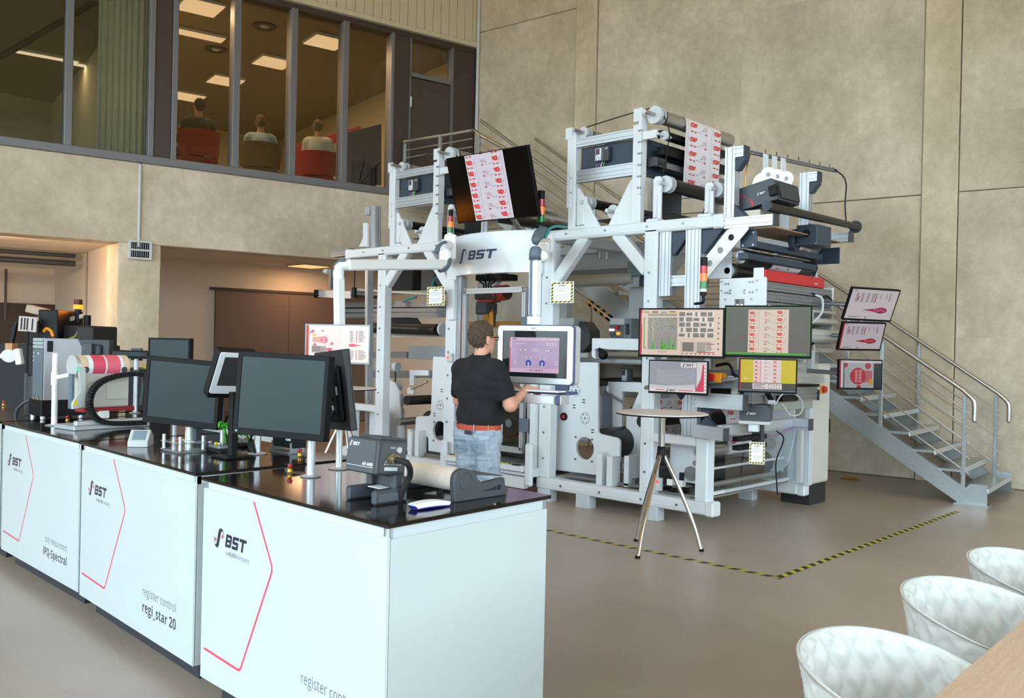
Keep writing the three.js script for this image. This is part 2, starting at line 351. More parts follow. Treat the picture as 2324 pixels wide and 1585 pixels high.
// the long glazed strip of the office: sill, mullions, panes, brown closing panels, door with a light above it
{
  const win = struct('window_1', WL.box(-7.5, sC + 0.02, ySill, ySill + 0.12, -0.3, 0.02, 0.01), M.frameGrey);
  part(win, 'head_rail', WL.box(-7.5, sC + 0.02, yHead - 0.1, yHead, -0.3, -0.03, 0.008), M.brown);
  const mull = [[157, 0.05], [538, 0.055], [667, 0.055], [784, 0.055], [890, 0.03]], ys = { 157: 200, 538: 200, 667: 220, 784: 250, 890: 300 };
  const sm = mull.map(([p, w]) => [sAt(p, ys[p]), w]);
  const closing = [[sAt(352, 200), sAt(391, 200)], [sAt(893, 300), sAt(929, 300)], [sAt(1028, 300), sC]];
  for (const [a, b] of closing) part(win, 'closing_panel', WL.box(a, b, ySill + 0.12, yHead - 0.1, -0.25, -0.02, 0.01), M.brown);
  for (const [s, w] of sm) part(win, 'mullion', WL.box(s - w, s + w, ySill + 0.1, yHead - 0.08, -0.22, -0.01, 0.008), M.frameGrey);
  for (const e of [closing[0][0] - 0.04, closing[0][1] + 0.04]) part(win, 'mullion', WL.box(e - 0.04, e + 0.04, ySill + 0.1, yHead - 0.08, -0.2, 0, 0.008), M.frameGrey);
  const cuts = [-7.4, -4.8, -2.4, sm[0][0], closing[0][0] - 0.04, closing[0][1] + 0.04, sm[1][0], sm[2][0], sm[3][0], closing[1][0]];
  for (const s of [-4.8, -2.4]) part(win, 'mullion', WL.box(s - 0.05, s + 0.05, ySill + 0.1, yHead - 0.08, -0.22, -0.01, 0.008), M.frameGrey);
  for (let i = 0; i + 1 < cuts.length; i++) { if (i === 4) continue; part(win, 'pane', WL.box(cuts[i] + 0.04, cuts[i + 1] - 0.04, ySill + 0.11, yHead - 0.09, -0.121, -0.12), M.glassOffice); }
  const d0 = closing[1][1], d1 = closing[2][0], yD = WL.hit(975, 178).y, door = struct('door_1', WL.box(d0 + 0.03, d1 - 0.03, ySill, yD - 0.03, -0.16, -0.06, 0.008), M.brownDoor);
  part(door, 'door_frame', [WL.box(d0, d0 + 0.035, ySill, yHead, -0.2, -0.03), WL.box(d1 - 0.035, d1, ySill, yHead, -0.2, -0.03), WL.box(d0, d1, yD - 0.02, yD + 0.05, -0.2, -0.03)], M.frameGrey);
  part(door, 'hinge', cyl(WL.at(d0 + 0.03, yD - 0.55, -0.02), WL.at(d0 + 0.03, yD - 0.38, -0.02), 0.018, 8), M.silver);
  part(door, 'pane', WL.box(d0 + 0.04, d1 - 0.04, yD + 0.05, yHead - 0.1, -0.121, -0.12), M.glassOffice);
}
// ---- glazed front behind the camera and tall windows in the end wall: the daylight
function glazing(name, P, s0, s1, y0, y1, nS, rows) {
  const fr = struct(name, [P.box(s0, s1, y0, y0 + 0.12, -0.1, 0.1), P.box(s0, s1, y1 - 0.12, y1, -0.1, 0.1), P.box(s0, s0 + 0.1, y0, y1, -0.1, 0.1), P.box(s1 - 0.1, s1, y0, y1, -0.1, 0.1)], M.frameGrey);
  for (let i = 1; i < nS; i++) { const s = s0 + (s1 - s0) * i / nS; part(fr, 'mullion', P.box(s - 0.04, s + 0.04, y0, y1, -0.09, 0.09), M.frameGrey); }
  for (const y of rows) part(fr, 'transom', P.box(s0, s1, y - 0.04, y + 0.04, -0.07, 0.07), M.frameGrey);
  const ys = [y0, ...rows, y1];
  for (let i = 0; i < nS; i++) for (let j = 0; j + 1 < ys.length; j++) part(fr, 'pane', P.box(s0 + (s1 - s0) * i / nS + 0.05, s0 + (s1 - s0) * (i + 1) / nS - 0.05, ys[j] + 0.04, ys[j + 1] - 0.04, -0.001, 0), M.glass);
}
const PF = new Plane(V(xEnd, 0, zFront), V(-1, 0, 0)), PE = new Plane(V(xEnd, 0, -13.6), V(0, 0, 1));   // both face the hall
{
  struct('wall_front', [PF.box(-0.3, 31.3, 0, 0.35, -0.3, 0), PF.box(-0.3, 31.3, 8.6, TOP, -0.3, 0), PF.box(-0.3, 0.6, 0.35, 8.6, -0.3, 0), PF.box(25.8, 31.3, 0.35, 8.6, -0.3, 0)], M.concrete2);
  glazing('window_2', PF, 0.6, 25.8, 0.35, 8.6, 12, [2.6, 5.4]);
  struct('wall_end', [PE.box(-0.1, 22.9, 0, 1.0, -0.3, 0), PE.box(-0.1, 22.9, 7.6, TOP, -0.3, 0), PE.box(-0.1, 4.0, 1.0, 7.6, -0.3, 0), PE.box(19.0, 22.9, 1.0, 7.6, -0.3, 0)], M.concrete);
  glazing('window_3', PE, 4.0, 19.0, 1.0, 7.6, 8, [3.6]);
  struct('wall_far_left', box(-22.3, -22, 0, TOP, -13.6, zFront + 0.3), M.concrete2);
    struct('wall_behind', box(-22, xEnd + 0.3, 0, TOP, -13.9, -13.6), M.concrete2);
}
// ================================================================ PRINTED AND SHOWN PICTURES
function sMark(x, c, dot) {          // in a unit box, y down
  x.fillStyle = c; x.beginPath(); x.moveTo(0, 0.5); x.bezierCurveTo(0, 0.9, 0.2, 1, 0.32, 1); x.bezierCurveTo(0.47, 1, 0.51, 0.88, 0.55, 0.72); x.lineTo(0.69, 0.27); x.bezierCurveTo(0.71, 0.17, 0.76, 0.13, 0.82, 0.13);
  x.bezierCurveTo(0.92, 0.13, 0.95, 0.27, 0.96, 0.44); x.lineTo(1, 0.44); x.bezierCurveTo(1, 0.15, 0.9, 0, 0.72, 0); x.bezierCurveTo(0.56, 0, 0.49, 0.06, 0.43, 0.25); x.lineTo(0.31, 0.68);
  x.bezierCurveTo(0.28, 0.8, 0.24, 0.86, 0.18, 0.86); x.bezierCurveTo(0.08, 0.86, 0.04, 0.7, 0.04, 0.5); x.closePath(); x.fill();
  if (dot) { x.fillStyle = dot; for (const [a, b] of [[0.165, 0.62], [0.835, 0.38]]) { x.beginPath(); x.ellipse(a, b, 0.075, 0.1, 0, 0, 7); x.fill(); } }
}
function letters(x, c) {             // B S T, unit height, y down, 3.05 wide
  x.fillStyle = c;
  x.beginPath(); x.roundRect(0, 0, 0.9, 1, [0.02, 0.2, 0.2, 0.02]); x.rect(0.27, 0.23, 0.36, 0.16); x.rect(0.27, 0.61, 0.36, 0.16); x.fill('evenodd');
  const s = 1.02; x.beginPath(); x.moveTo(s + 0.92, 0); x.lineTo(s + 0.18, 0); x.quadraticCurveTo(s, 0, s, 0.2); x.lineTo(s, 0.44); x.quadraticCurveTo(s, 0.62, s + 0.18, 0.62); x.lineTo(s + 0.62, 0.62); x.lineTo(s + 0.62, 0.76); x.lineTo(s, 0.76); x.lineTo(s, 1);
  x.lineTo(s + 0.74, 1); x.quadraticCurveTo(s + 0.9, 1, s + 0.9, 0.82); x.lineTo(s + 0.9, 0.56); x.quadraticCurveTo(s + 0.9, 0.38, s + 0.74, 0.38); x.lineTo(s + 0.28, 0.38); x.lineTo(s + 0.28, 0.24); x.lineTo(s + 0.92, 0.24); x.fill();
  const t = 2.04; x.fillRect(t, 0, 1.02, 0.24); x.fillRect(t + 0.36, 0, 0.28, 1);
}
function logo(x, px, py, h, c = '#20263c', dot = '#e0304a', slant = 0.2) {
  x.save(); x.translate(px, py - h * 0.3); x.scale(h * 1.55, h * 1.6); sMark(x, c, dot); x.restore();
  x.save(); x.transform(h, 0, -slant * h, h, px + h * 1.95, py); letters(x, c); x.restore();
}
const logoW = 5.0;
// a beverage label: a red cup with pips, drops and small print, two lanes to the web
function cup(x, px, py, k, tone = 1, red = '#d8323c') {
  x.save(); x.translate(px, py); x.scale(k, k);
  x.fillStyle = red; x.globalAlpha = 0.85; x.beginPath(); x.moveTo(-0.3, -0.2); x.lineTo(0.15, -0.24); x.lineTo(0.15, 0.24); x.lineTo(-0.3, 0.2); x.fill();
  x.globalAlpha = 1; x.beginPath(); x.arc(0.18, 0, 0.25, 0, 7); x.fill();
  x.fillStyle = '#f08a3c'; x.beginPath(); x.ellipse(-0.34, -0.02, 0.1, 0.16, 0, 0, 7); x.fill(); x.fillStyle = red; x.beginPath(); x.ellipse(-0.38, -0.16, 0.08, 0.1, 0.5, 0, 7); x.fill();
  x.strokeStyle = 'rgba(255,235,235,.8)'; x.lineWidth = 0.025; for (let i = -1; i < 2; i++) { x.beginPath(); x.moveTo(0.06, i * 0.08); x.lineTo(0.3, i * 0.08); x.moveTo(0.12 + i * 0.07, -0.1); x.lineTo(0.12 + i * 0.07, 0.1); x.stroke(); }
  x.restore();
}
function drop(x, px, py, w, h, c = '#d3283a') { x.fillStyle = c; x.beginPath(); x.moveTo(px + w, py); x.quadraticCurveTo(px + w * 0.5, py - h * 0.2, px + w * 0.3, py - h / 2); x.bezierCurveTo(px - w * 0.1, py - h / 2, px - w * 0.1, py + h / 2, px + w * 0.3, py + h / 2); x.quadraticCurveTo(px + w * 0.5, py + h * 0.2, px + w, py); x.fill(); }
function lanes(x, X, Y, w, h, rows, red = '#d8323c', paper = '#efeaf2', start = 0) {
  x.save(); x.beginPath(); x.rect(X, Y, w, h); x.clip(); x.fillStyle = paper; x.fillRect(X, Y, w, h);
  const rh = h / rows;
  for (let r = -1; r <= rows; r++) {
    const y = Y + (r + start + 0.5) * rh;
    for (const [cx, dy] of [[0.1, 0], [0.78, -0.1]]) {
      cup(x, X + w * cx, y + dy * rh - rh * 0.1, Math.min(rh * 0.85, w * 0.22), 1, red);
      x.fillStyle = red; for (const [a, b] of [[0.13, 0.1], [0.11, 0.22], [0.085, 0.33]]) { x.save(); x.translate(X + w * (cx + a), y + (dy + b - 0.22) * rh); x.rotate(0.6); x.fillRect(-w * 0.006, -rh * 0.05, w * 0.012, rh * 0.1); x.restore(); }
      x.beginPath(); x.moveTo(X + w * (cx - 0.08), y + (dy + 0.42) * rh); x.lineTo(X + w * (cx - 0.05), y + (dy + 0.26) * rh); x.lineTo(X + w * (cx - 0.01), y + (dy + 0.42) * rh); x.fill();
      drop(x, X + w * (cx + 0.01), y + (dy + 0.36) * rh, w * 0.11, rh * 0.12, red);
      x.fillStyle = '#555'; x.fillRect(X + w * (cx + 0.12), y + (dy - 0.3) * rh, w * 0.006, rh * 0.08);
    }
    x.fillStyle = 'rgba(90,80,100,.6)';
    for (let k = 0; k < 9; k++) x.fillRect(X + w * (0.39 + k * 0.016), y - rh * (0.32 - (k % 3) * 0.06), w * 0.006, rh * (0.12 + 0.1 * (k % 4)));
    x.fillStyle = red; x.globalAlpha = 0.6; x.fillRect(X + w * 0.45, y - rh * 0.3, w * 0.008, rh * 0.34); x.globalAlpha = 1;
    x.fillStyle = '#444'; x.fillRect(X + w * 0.525, y - rh * 0.02, w * 0.03, rh * 0.06);
    drop(x, X + w * 0.4, y + rh * 0.22, w * 0.1, rh * 0.13, red);
    x.strokeStyle = '#333'; x.lineWidth = Math.max(1, h * 0.004); x.beginPath(); x.moveTo(X + w * 0.57, y + rh * 0.2); x.lineTo(X + w * 0.68, y + rh * 0.18); x.stroke();
  }
  x.strokeStyle = 'rgba(70,60,90,.6)'; x.lineWidth = Math.max(1, w * 0.004); for (const u of [0.27, 0.94]) { x.beginPath(); x.moveTo(X + w * u, Y); x.lineTo(X + w * u, Y + h); x.stroke(); }
  x.restore();
}
const grey = (x, X, Y, w, h, c) => { x.fillStyle = c; x.fillRect(X, Y, w, h); };
function smallPrint(x, X, Y, w, h, n, c = 'rgba(90,85,100,.7)') { x.fillStyle = c; for (let i = 0; i < n; i++) x.fillRect(X, Y + h * i / n, w * (0.6 + 0.4 * rnd()), h / n * 0.5); }

const T = {};
T.web = drawn(512, 1024, (x, w, h) => lanes(x, 0, 0, w, h, 6));
T.web.wrapT = THREE.RepeatWrapping;
function counterFront(width, l1, l2) {      // 1.0 texture height = 0.885 m of panel
  return drawn(Math.round(1024 * width / 1.38), 660, (x, w, h) => {
    x.fillStyle = '#c8d3d7'; x.fillRect(0, 0, w, h);
    const k = h / 0.885, Y = (y) => (0.985 - y) * k, S = width / 1.38, X = (s) => s * k * S;
    x.lineJoin = 'round'; x.strokeStyle = '#e34a62'; x.lineWidth = 0.0115 * k;
    x.beginPath(); x.moveTo(X(0.447), Y(0.99)); x.arcTo(X(0.612), Y(0.725), X(0.36), Y(0.225), 0.05 * k); x.arcTo(X(0.36), Y(0.225), X(0.03), Y(0.24), 0.03 * k); x.lineTo(X(0.03), Y(0.24)); x.stroke();
    logo(x, X(0.105), Y(0.806), 0.058 * k);
    x.fillStyle = '#5a6070'; x.font = `${0.026 * k}px sans-serif`; x.fillText('an', X(0.218), Y(0.712)); x.fillText('company', X(0.312), Y(0.712));
    x.font = `bold ${0.03 * k}px sans-serif`; x.fillText('eLexis', X(0.244), Y(0.712), X(0.066));
    x.textAlign = 'right'; x.fillStyle = '#6b7080'; x.font = `${0.062 * k}px sans-serif`; x.fillText(l1, X(1.205), Y(0.313), X(0.37));
    x.fillStyle = '#30384a'; x.font = `bold ${0.075 * k}px sans-serif`; x.fillText(l2, X(1.205), Y(0.225), X(0.4));
  });
}
T.sign = drawn(256, 300, (x, w, h) => {
  x.fillStyle = '#f7f7fa'; x.fillRect(0, 0, w, h);
  x.save(); x.beginPath(); x.rect(6, 6, w - 12, h - 12); x.rect(28, 28, w - 56, h - 56); x.clip('evenodd'); x.fillStyle = '#e8d84a'; x.fillRect(0, 0, w, h); x.fillStyle = '#1d1b3a';
  for (let i = -8; i < 16; i++) { x.beginPath(); x.moveTo(i * 48, 0); x.lineTo(i * 48 + 24, 0); x.lineTo(i * 48 + 24 - h, h); x.lineTo(i * 48 - h, h); x.fill(); } x.restore();
  logo(x, 88, 46, 17, '#1d2034', null);
  x.textAlign = 'center'; x.fillStyle = '#6d7aa8'; x.font = '15px sans-serif';
  ['Der schwarz-gelbe Bereich darf', 'nur nach Einweisung betreten', 'werden.', '', 'The black-yellow marked area', 'may only be entered after', 'instruction.'].forEach((s, i) => x.fillText(s, w / 2, 98 + i * 23, 186));
});
T.banner = drawn(1024, 512, (x, w, h) => { x.fillStyle = '#e6eaef'; x.fillRect(0, 0, w, h); logo(x, 95, 215, 116, '#3d4a68', null, 0.2); });
T.tape = drawn(256, 64, (x, w, h) => { x.fillStyle = '#cbbd2e'; x.fillRect(0, 0, w, h); x.fillStyle = '#22221e'; for (let i = -1; i < 4; i++) { x.beginPath(); x.moveTo(i * 128, h); x.lineTo(i * 128 + 64, h); x.lineTo(i * 128 + 64 + 32, 0); x.lineTo(i * 128 + 32, 0); x.fill(); } });
T.tape.wrapS = THREE.RepeatWrapping;
// --- screens
T.tv = drawn(1024, 600, (x, w, h) => { x.fillStyle = '#000'; x.fillRect(0, 0, w, h); lanes(x, w * 0.235, 0, w * 0.48, h, 6, '#e23a40', '#e9e6f4', 0.3); });
T.inspect = drawn(1024, 576, (x, w, h) => {
  x.fillStyle = '#5d9a4a'; x.fillRect(0, 0, w, h); x.fillStyle = '#6f6c63'; x.fillRect(8, 8, w - 16, h - 22); x.fillStyle = '#55b433'; x.fillRect(24, h - 28, w - 70, 16);
  lanes(x, w * 0.27, 30, w * 0.48, h - 58, 6, '#e2392c', '#f0e0cb', 0.1);
});
T.defects = drawn(1024, 576, (x, w, h) => {
  x.fillStyle = '#f3dccb'; x.fillRect(0, 0, w, h); grey(x, 0, 0, 26, h, '#cf2b35'); x.fillStyle = '#f6e7da'; x.beginPath(); x.roundRect(18, 40, 34, 150, 8); x.fill();
  x.save(); x.translate(42, 182); x.rotate(-Math.PI / 2); x.fillStyle = '#c33'; x.font = '20px sans-serif'; x.fillText('iPQ-Surface', 0, 0, 128); x.restore();
  [['#57c94a', '#e08a3a'], ['#1d1d1d', '#d33'], ['#5cc', '#a05a7a'], ['#43b', '#d8c83a']].forEach(([a, b], i) => { grey(x, 40 + i * 110, 22, 78, 9, a); grey(x, 40 + i * 110, 34, 78, 9, b); });
  grey(x, 100, 52, 366, 30, '#b3a9a2'); for (let i = 0; i < 18; i++) grey(x, 110 + rnd() * 340, 56 + rnd() * 22, 9, 4, ['#5cc', '#c4566a', '#6c4'][i % 3]);
  grey(x, 100, 100, 372, 408, '#aba49f'); grey(x, 46, 100, 14, 400, '#7fb45f'); grey(x, 64, 470, 10, 30, '#a3c');
  const dots = ['#d7cf3a', '#3b2352', '#7ad0c0', '#5a1f3a', '#55c43a'];
  for (let i = 0; i < 330; i++) { const y = 105 + 150 * Math.pow(rnd(), 0.8); x.fillStyle = dots[Math.floor(rnd() * 3)]; x.beginPath(); x.arc(104 + rnd() * 360, Math.round(y / 14) * 14 + 6 * rnd(), 3.6, 0, 7); x.fill(); }
  grey(x, 160, 104, 10, 330, '#dccc96');
  for (const [cx, sp, y0] of [[165, 20, 380], [283, 14, 330], [310, 34, 400], [370, 16, 300], [428, 20, 360]]) for (let i = 0; i < 120; i++) { const t = Math.sqrt(rnd()); x.fillStyle = i % 4 ? '#4ccf33' : dots[i % 5]; x.beginPath(); x.arc(cx + (rnd() - 0.5) * sp * 2 * t, y0 + (505 - y0) * t, 4, 0, 7); x.fill(); }
  for (let i = 0; i < 3; i++) { x.strokeStyle = '#444'; x.lineWidth = 4; x.beginPath(); x.arc(250 + i * 40, 536, 7, 0, 7); x.stroke(); }
  for (let r = 0; r < 5; r++) for (let c = 0; c < 5; c++) { const X = 490 + c * 87, Y = 28 + r * 66, q = ((r * 7 + c * 3) % 5); grey(x, X, Y, 80, 58, '#f9eee4'); grey(x, X + (q === 1 ? 24 : 3), Y + (q === 3 ? 10 : 3), q === 1 ? 28 : q === 2 ? 56 : 72, q === 3 ? 38 : 52, '#8b8680'); }
  grey(x, 515, 405, 190, 124, '#d9cbc2'); grey(x, 540, 410, 136, 114, '#8b8680'); grey(x, 716, 404, 106, 124, '#a9a39c'); for (let i = 0; i < 8; i++) grey(x, 718, 408 + i * 15, 100, 2, '#efe'); smallPrint(x, 830, 408, 86, 110, 7); grey(x, 824, 424, 104, 9, '#7c3a8e'); grey(x, 716, 530, 214, 9, '#d8303a');
  for (let i = 0; i < 7; i++) { x.fillStyle = i ? '#6a6a6a' : '#5ab'; x.beginPath(); x.arc(972, 104 + i * 64, 11, 0, 7); x.fill(); } for (let i = 0; i < 8; i++) { x.strokeStyle = '#444'; x.lineWidth = 5; x.beginPath(); x.arc(540 + i * 54, 552, 7, 0, 7); x.stroke(); }
});
T.curves = drawn(800, 480, (x, w, h) => {
  x.fillStyle = '#e9e4e4'; x.fillRect(0, 0, w, h); x.fillStyle = '#a9adb8'; x.fillRect(0, 0, w * 0.83, h - 50); x.fillStyle = '#dcdbe0'; x.beginPath(); x.moveTo(0, h); x.lineTo(0, h - 110); x.quadraticCurveTo(w * 0.4, h - 80, w * 0.8, h - 130); x.lineTo(w * 0.8, h); x.fill();
  x.strokeStyle = '#e8e4e2'; x.lineWidth = 4; for (let i = 0; i < 9; i++) { x.beginPath(); x.moveTo(100, 130 + i * 24); x.quadraticCurveTo(w * 0.45, 190 + i * 26, w * 0.8, 60 + i * 36); x.stroke(); }
  grey(x, w * 0.55, 18, w * 0.27, 70, '#f0edec'); logo(x, w * 0.57, 36, 34, '#5a6480', null); grey(x, 0, h - 50, w, 50, '#f4f0ee'); grey(x, 90, h - 34, 130, 12, '#e6485e'); logo(x, 235, h - 40, 30, '#3a4260', null); grey(x, 410, h - 34, 200, 12, '#e6485e');
  x.fillStyle = '#e85670'; x.beginPath(); x.moveTo(w * 0.93, 40); x.lineTo(w * 0.955, 40); x.lineTo(w * 0.955, h - 20); x.lineTo(w * 0.8, h - 20); x.lineTo(w * 0.9, h * 0.55); x.fill(); grey(x, w * 0.955, 0, w * 0.045, h, '#efeef2');
  for (let i = 0; i < 8; i++) { x.fillStyle = '#889'; x.beginPath(); x.arc(w * 0.978, 40 + i * 56, 8, 0, 7); x.fill(); }
});
T.yellow = drawn(800, 480, (x, w, h) => {
  x.fillStyle = '#dccb36'; x.fillRect(0, 0, w, h); grey(x, 0, h * 0.74, w, h, '#575250'); lanes(x, w * 0.25, 0, w * 0.49, h * 0.74, 6, '#e0413c', '#f2e3e0', 0.3); grey(x, w * 0.365, 0, 16, h * 0.74, 'rgba(240,120,120,.55)'); grey(x, 0, 0, 18, h, '#c62a32');
  grey(x, w * 0.24, h * 0.76, w * 0.52, h * 0.18, '#ece2de'); smallPrint(x, w * 0.26, h * 0.78, w * 0.22, h * 0.14, 3); for (let i = 0; i < 10; i++) { x.fillStyle = '#555'; x.beginPath(); x.arc(w * (0.53 + (i % 5) * 0.046), h * (0.8 + Math.floor(i / 5) * 0.1), 8, 0, 7); x.fill(); } grey(x, 0, h - 9, w, 9, '#7fb3c4'); grey(x, w * 0.08, h * 0.58, w * 0.06, h * 0.06, '#efe39a');
});
const dropPage = (paper, c, bar) => drawn(800, 480, (x, w, h) => {
  x.fillStyle = paper; x.fillRect(0, 0, w, h); if (bar) grey(x, 0, 0, 26, h, '#c8232e'); logo(x, 34, 16, 12, '#223', null);
  for (let i = 0; i < 4; i++) smallPrint(x, 90 + i * 90, 60, 60, 150, 12); grey(x, 130, 110, 18, 70, '#c23a56'); grey(x, 425, 60, 16, 150, '#c23a56'); smallPrint(x, 500, 60, 26, 90, 6); smallPrint(x, 600, 60, 24, 70, 5); smallPrint(x, 660, 50, 30, 130, 9, 'rgba(40,35,50,.9)');
  x.save(); x.translate(690, 330); x.rotate(Math.PI); drop(x, 0, 0, 430, 100, c); x.restore(); x.strokeStyle = 'rgba(255,235,240,.85)'; x.lineWidth = 5; for (let i = 0; i < 6; i++) { x.beginPath(); x.moveTo(470 + i * 34, 305); x.lineTo(470 + i * 34, 352); x.moveTo(460 + i * 34, 318 + (i % 3) * 10); x.lineTo(486 + i * 34, 318 + (i % 3) * 10); x.stroke(); }
  smallPrint(x, 60, h - 40, 220, 26, 3); grey(x, 350, h - 46, 16, 40, '#c23a56');
});
T.dropA = dropPage('#e6dde0', '#b52f6a', false);
T.dropB = dropPage('#d8d0d6', '#b32038', true);
function cupPage(x, X, Y, w, h) {            // the label turned on its side, close up
  x.save(); x.beginPath(); x.rect(X, Y, w, h); x.clip(); x.fillStyle = '#b9c2c2'; x.fillRect(X, Y, w, h); x.strokeStyle = '#8a9898'; x.lineWidth = 5; x.beginPath(); x.roundRect(X + w * 0.06, Y + h * 0.18, w * 0.05, h * 0.68, 14); x.stroke(); x.beginPath(); x.roundRect(X + w * 0.15, Y + h * 0.24, w * 0.04, h * 0.56, 10); x.stroke();
  x.fillStyle = '#cc6a72'; x.beginPath(); x.moveTo(X + w * 0.45, Y + h * 0.25); x.lineTo(X + w * 0.95, Y + h * 0.32); x.lineTo(X + w * 0.95, Y + h * 0.75); x.lineTo(X + w * 0.45, Y + h * 0.82); x.fill();
  x.fillStyle = '#e0a03c'; x.beginPath(); x.ellipse(X + w * 0.9, Y + h * 0.76, w * 0.07, h * 0.14, 0, 0, 7); x.fill(); x.fillStyle = '#c22a3a'; x.beginPath(); x.arc(X + w * 0.46, Y + h * 0.53, h * 0.34, 0, 7); x.fill();
  for (const [a, b, r] of [[0.8, 0.1, 0.1], [0.03, 0.06, 0.09], [0.5, 1, 0.08]]) { x.beginPath(); x.ellipse(X + w * a, Y + h * b, w * r, h * r * 1.4, 0, 0, 7); x.fill(); }
  x.strokeStyle = '#f0dcdc'; x.lineWidth = 6; for (let c = 0; c < 2; c++) for (let i = 0; i < 4; i++) { const px = X + w * (0.37 + c * 0.13), py = Y + h * (0.3 + i * 0.13); x.strokeRect(px, py, w * 0.08, h * 0.07); x.beginPath(); x.moveTo(px + w * 0.04, py - h * 0.02); x.lineTo(px + w * 0.04, py + h * 0.09); x.stroke(); }
  x.restore();
}
T.cupC = drawn(800, 480, (x, w, h) => { x.fillStyle = '#2e3436'; x.fillRect(0, 0, w, h); cupPage(x, 90, 42, w * 0.7, h - 42); grey(x, 0, 0, w, 42, '#e4dfe4'); grey(x, 26, 0, 44, h, '#e2dce2'); grey(x, 0, 0, 26, h, '#c8232e'); logo(x, 36, 16, 12, '#223', null); for (let i = 0; i < 3; i++) { x.fillStyle = '#556'; x.beginPath(); x.arc(640 + i * 50, 20, 7, 0, 7); x.fill(); } });
T.left = drawn(800, 480, (x, w, h) => {
  x.fillStyle = '#fdf6ee'; x.fillRect(0, 0, w, h); grey(x, 0, 0, 30, h, '#e05048'); grey(x, 30, 60, 26, h - 60, '#f8f4f2'); grey(x, 34, 76, 26, 40, '#8ccadd'); grey(x, 70, 58, 370, h - 60, '#f7ecea');
  x.fillStyle = '#eab0a8'; x.beginPath(); x.moveTo(80, 160); x.lineTo(260, 140); x.lineTo(260, 236); x.lineTo(80, 220); x.fill(); x.fillStyle = '#e58a88'; x.beginPath(); x.arc(230, 190, 48, 0, 7); x.fill(); x.fillStyle = '#f0c060'; x.beginPath(); x.ellipse(104, 130, 24, 18, 0, 0, 7); x.fill();
  x.fillStyle = '#e08080'; for (const [a, b, q] of [[80, 80, 26], [110, 260, 26], [210, 70, 16], [330, 240, 22]]) { x.beginPath(); x.ellipse(a, b, q * 0.8, q, 0.6, 0, 7); x.fill(); }
  x.strokeStyle = '#fbe'; x.lineWidth = 5; for (let i = 0; i < 4; i++) { x.strokeRect(214, 150 + i * 22, 26, 14); } grey(x, 70, 272, 190, 92, '#b9b0b0'); smallPrint(x, 76, 280, 170, 70, 5); x.fillStyle = '#e0788a'; x.beginPath(); x.ellipse(300, 316, 42, 22, 0, 0, 7); x.fill();
  smallPrint(x, 560, 70, 60, 150, 10); grey(x, 640, 60, 12, 160, '#d98090'); smallPrint(x, 670, 64, 90, 150, 14); drop(x, 545, 256, 180, 46, '#e0707e'); smallPrint(x, 560, 320, 60, 130, 10); grey(x, 640, 320, 12, 130, '#d98090'); smallPrint(x, 670, 320, 100, 130, 12); x.strokeStyle = '#d98'; x.lineWidth = 2; x.beginPath(); x.moveTo(440, 58); x.lineTo(440, h); x.stroke();
});
T.console = drawn(1024, 600, (x, w, h) => {
  x.fillStyle = '#c9b2d6'; x.fillRect(0, 0, w, h); grey(x, 0, 0, w, 52, '#e6cfe6'); grey(x, 0, 0, 24, h, '#d0525c'); x.fillStyle = '#efdcee'; x.beginPath(); x.roundRect(16, 60, 26, 120, 8); x.fill(); logo(x, 50, 16, 22, '#3a3558', null); x.fillStyle = '#6a5a7c'; x.font = '18px sans-serif'; x.fillText('Line', 620, 36); x.fillText('Speed', 740, 36);
  for (let i = 0; i < 5; i++) grey(x, 120 + i * 50, 104, 36, 12, '#f6f0fa'); for (let r = 0; r < 2; r++) for (let i = 0; i < 4; i++) grey(x, 760 + i * 58, 90 + r * 30, 36, 14, '#f4f4f4');
  const dot = (X, Y, c, r = 15) => { x.fillStyle = '#e6e0ea'; x.beginPath(); x.arc(X, Y, r, 0, 7); x.fill(); if (c) { x.fillStyle = c; x.fillRect(X - 11, Y - 10, 22, 20); } };
  [[240, 214], [285, 214, '#3db54a'], [328, 214], [505, 214], [545, 214], [585, 214], [765, 224], [810, 224], [855, 230, '#3db54a'], [362, 352], [406, 352, '#3db54a'], [450, 352], [640, 356], [684, 356, '#3db54a'], [728, 356], [130, 394], [130, 440], [970, 400], [970, 446]].forEach((a) => dot(...a));
  x.strokeStyle = '#b7a1c8'; x.lineWidth = 3; x.strokeRect(200, 280, 700, 220); x.strokeRect(330, 376, 150, 130); x.strokeRect(610, 380, 150, 130);
  for (const X of [405, 685]) { x.fillStyle = '#3556c4'; x.beginPath(); x.arc(X, 440, 56, 0, 7); x.fill(); x.fillStyle = '#e8dff0'; x.beginPath(); x.moveTo(X, 440); x.lineTo(X + 26, 500); x.lineTo(X - 26, 500); x.fill(); x.beginPath(); x.arc(X, 440, 24, 0, 7); x.fill(); x.fillStyle = '#a3342c'; x.beginPath(); x.arc(X, 440, 10, 0, 7); x.fill(); }
  grey(x, 24, h - 70, w, 70, '#e2c3dc'); ['#c9a', '#55a', '#d66', '#446', '#446', '#c44'].forEach((c, i) => grey(x, 390 + i * 56, h - 50, 26, 22, c));
});
T.logoLight = drawn(256, 64, (x, w, h) => { x.fillStyle = '#3f454b'; x.fillRect(0, 0, w, h); logo(x, 14, 18, 28, '#eef0f2', null); });
T.logoDark = drawn(256, 64, (x, w, h) => { x.fillStyle = '#dfe3e8'; x.fillRect(0, 0, w, h); logo(x, 30, 18, 26, '#2b2f3c', null); });
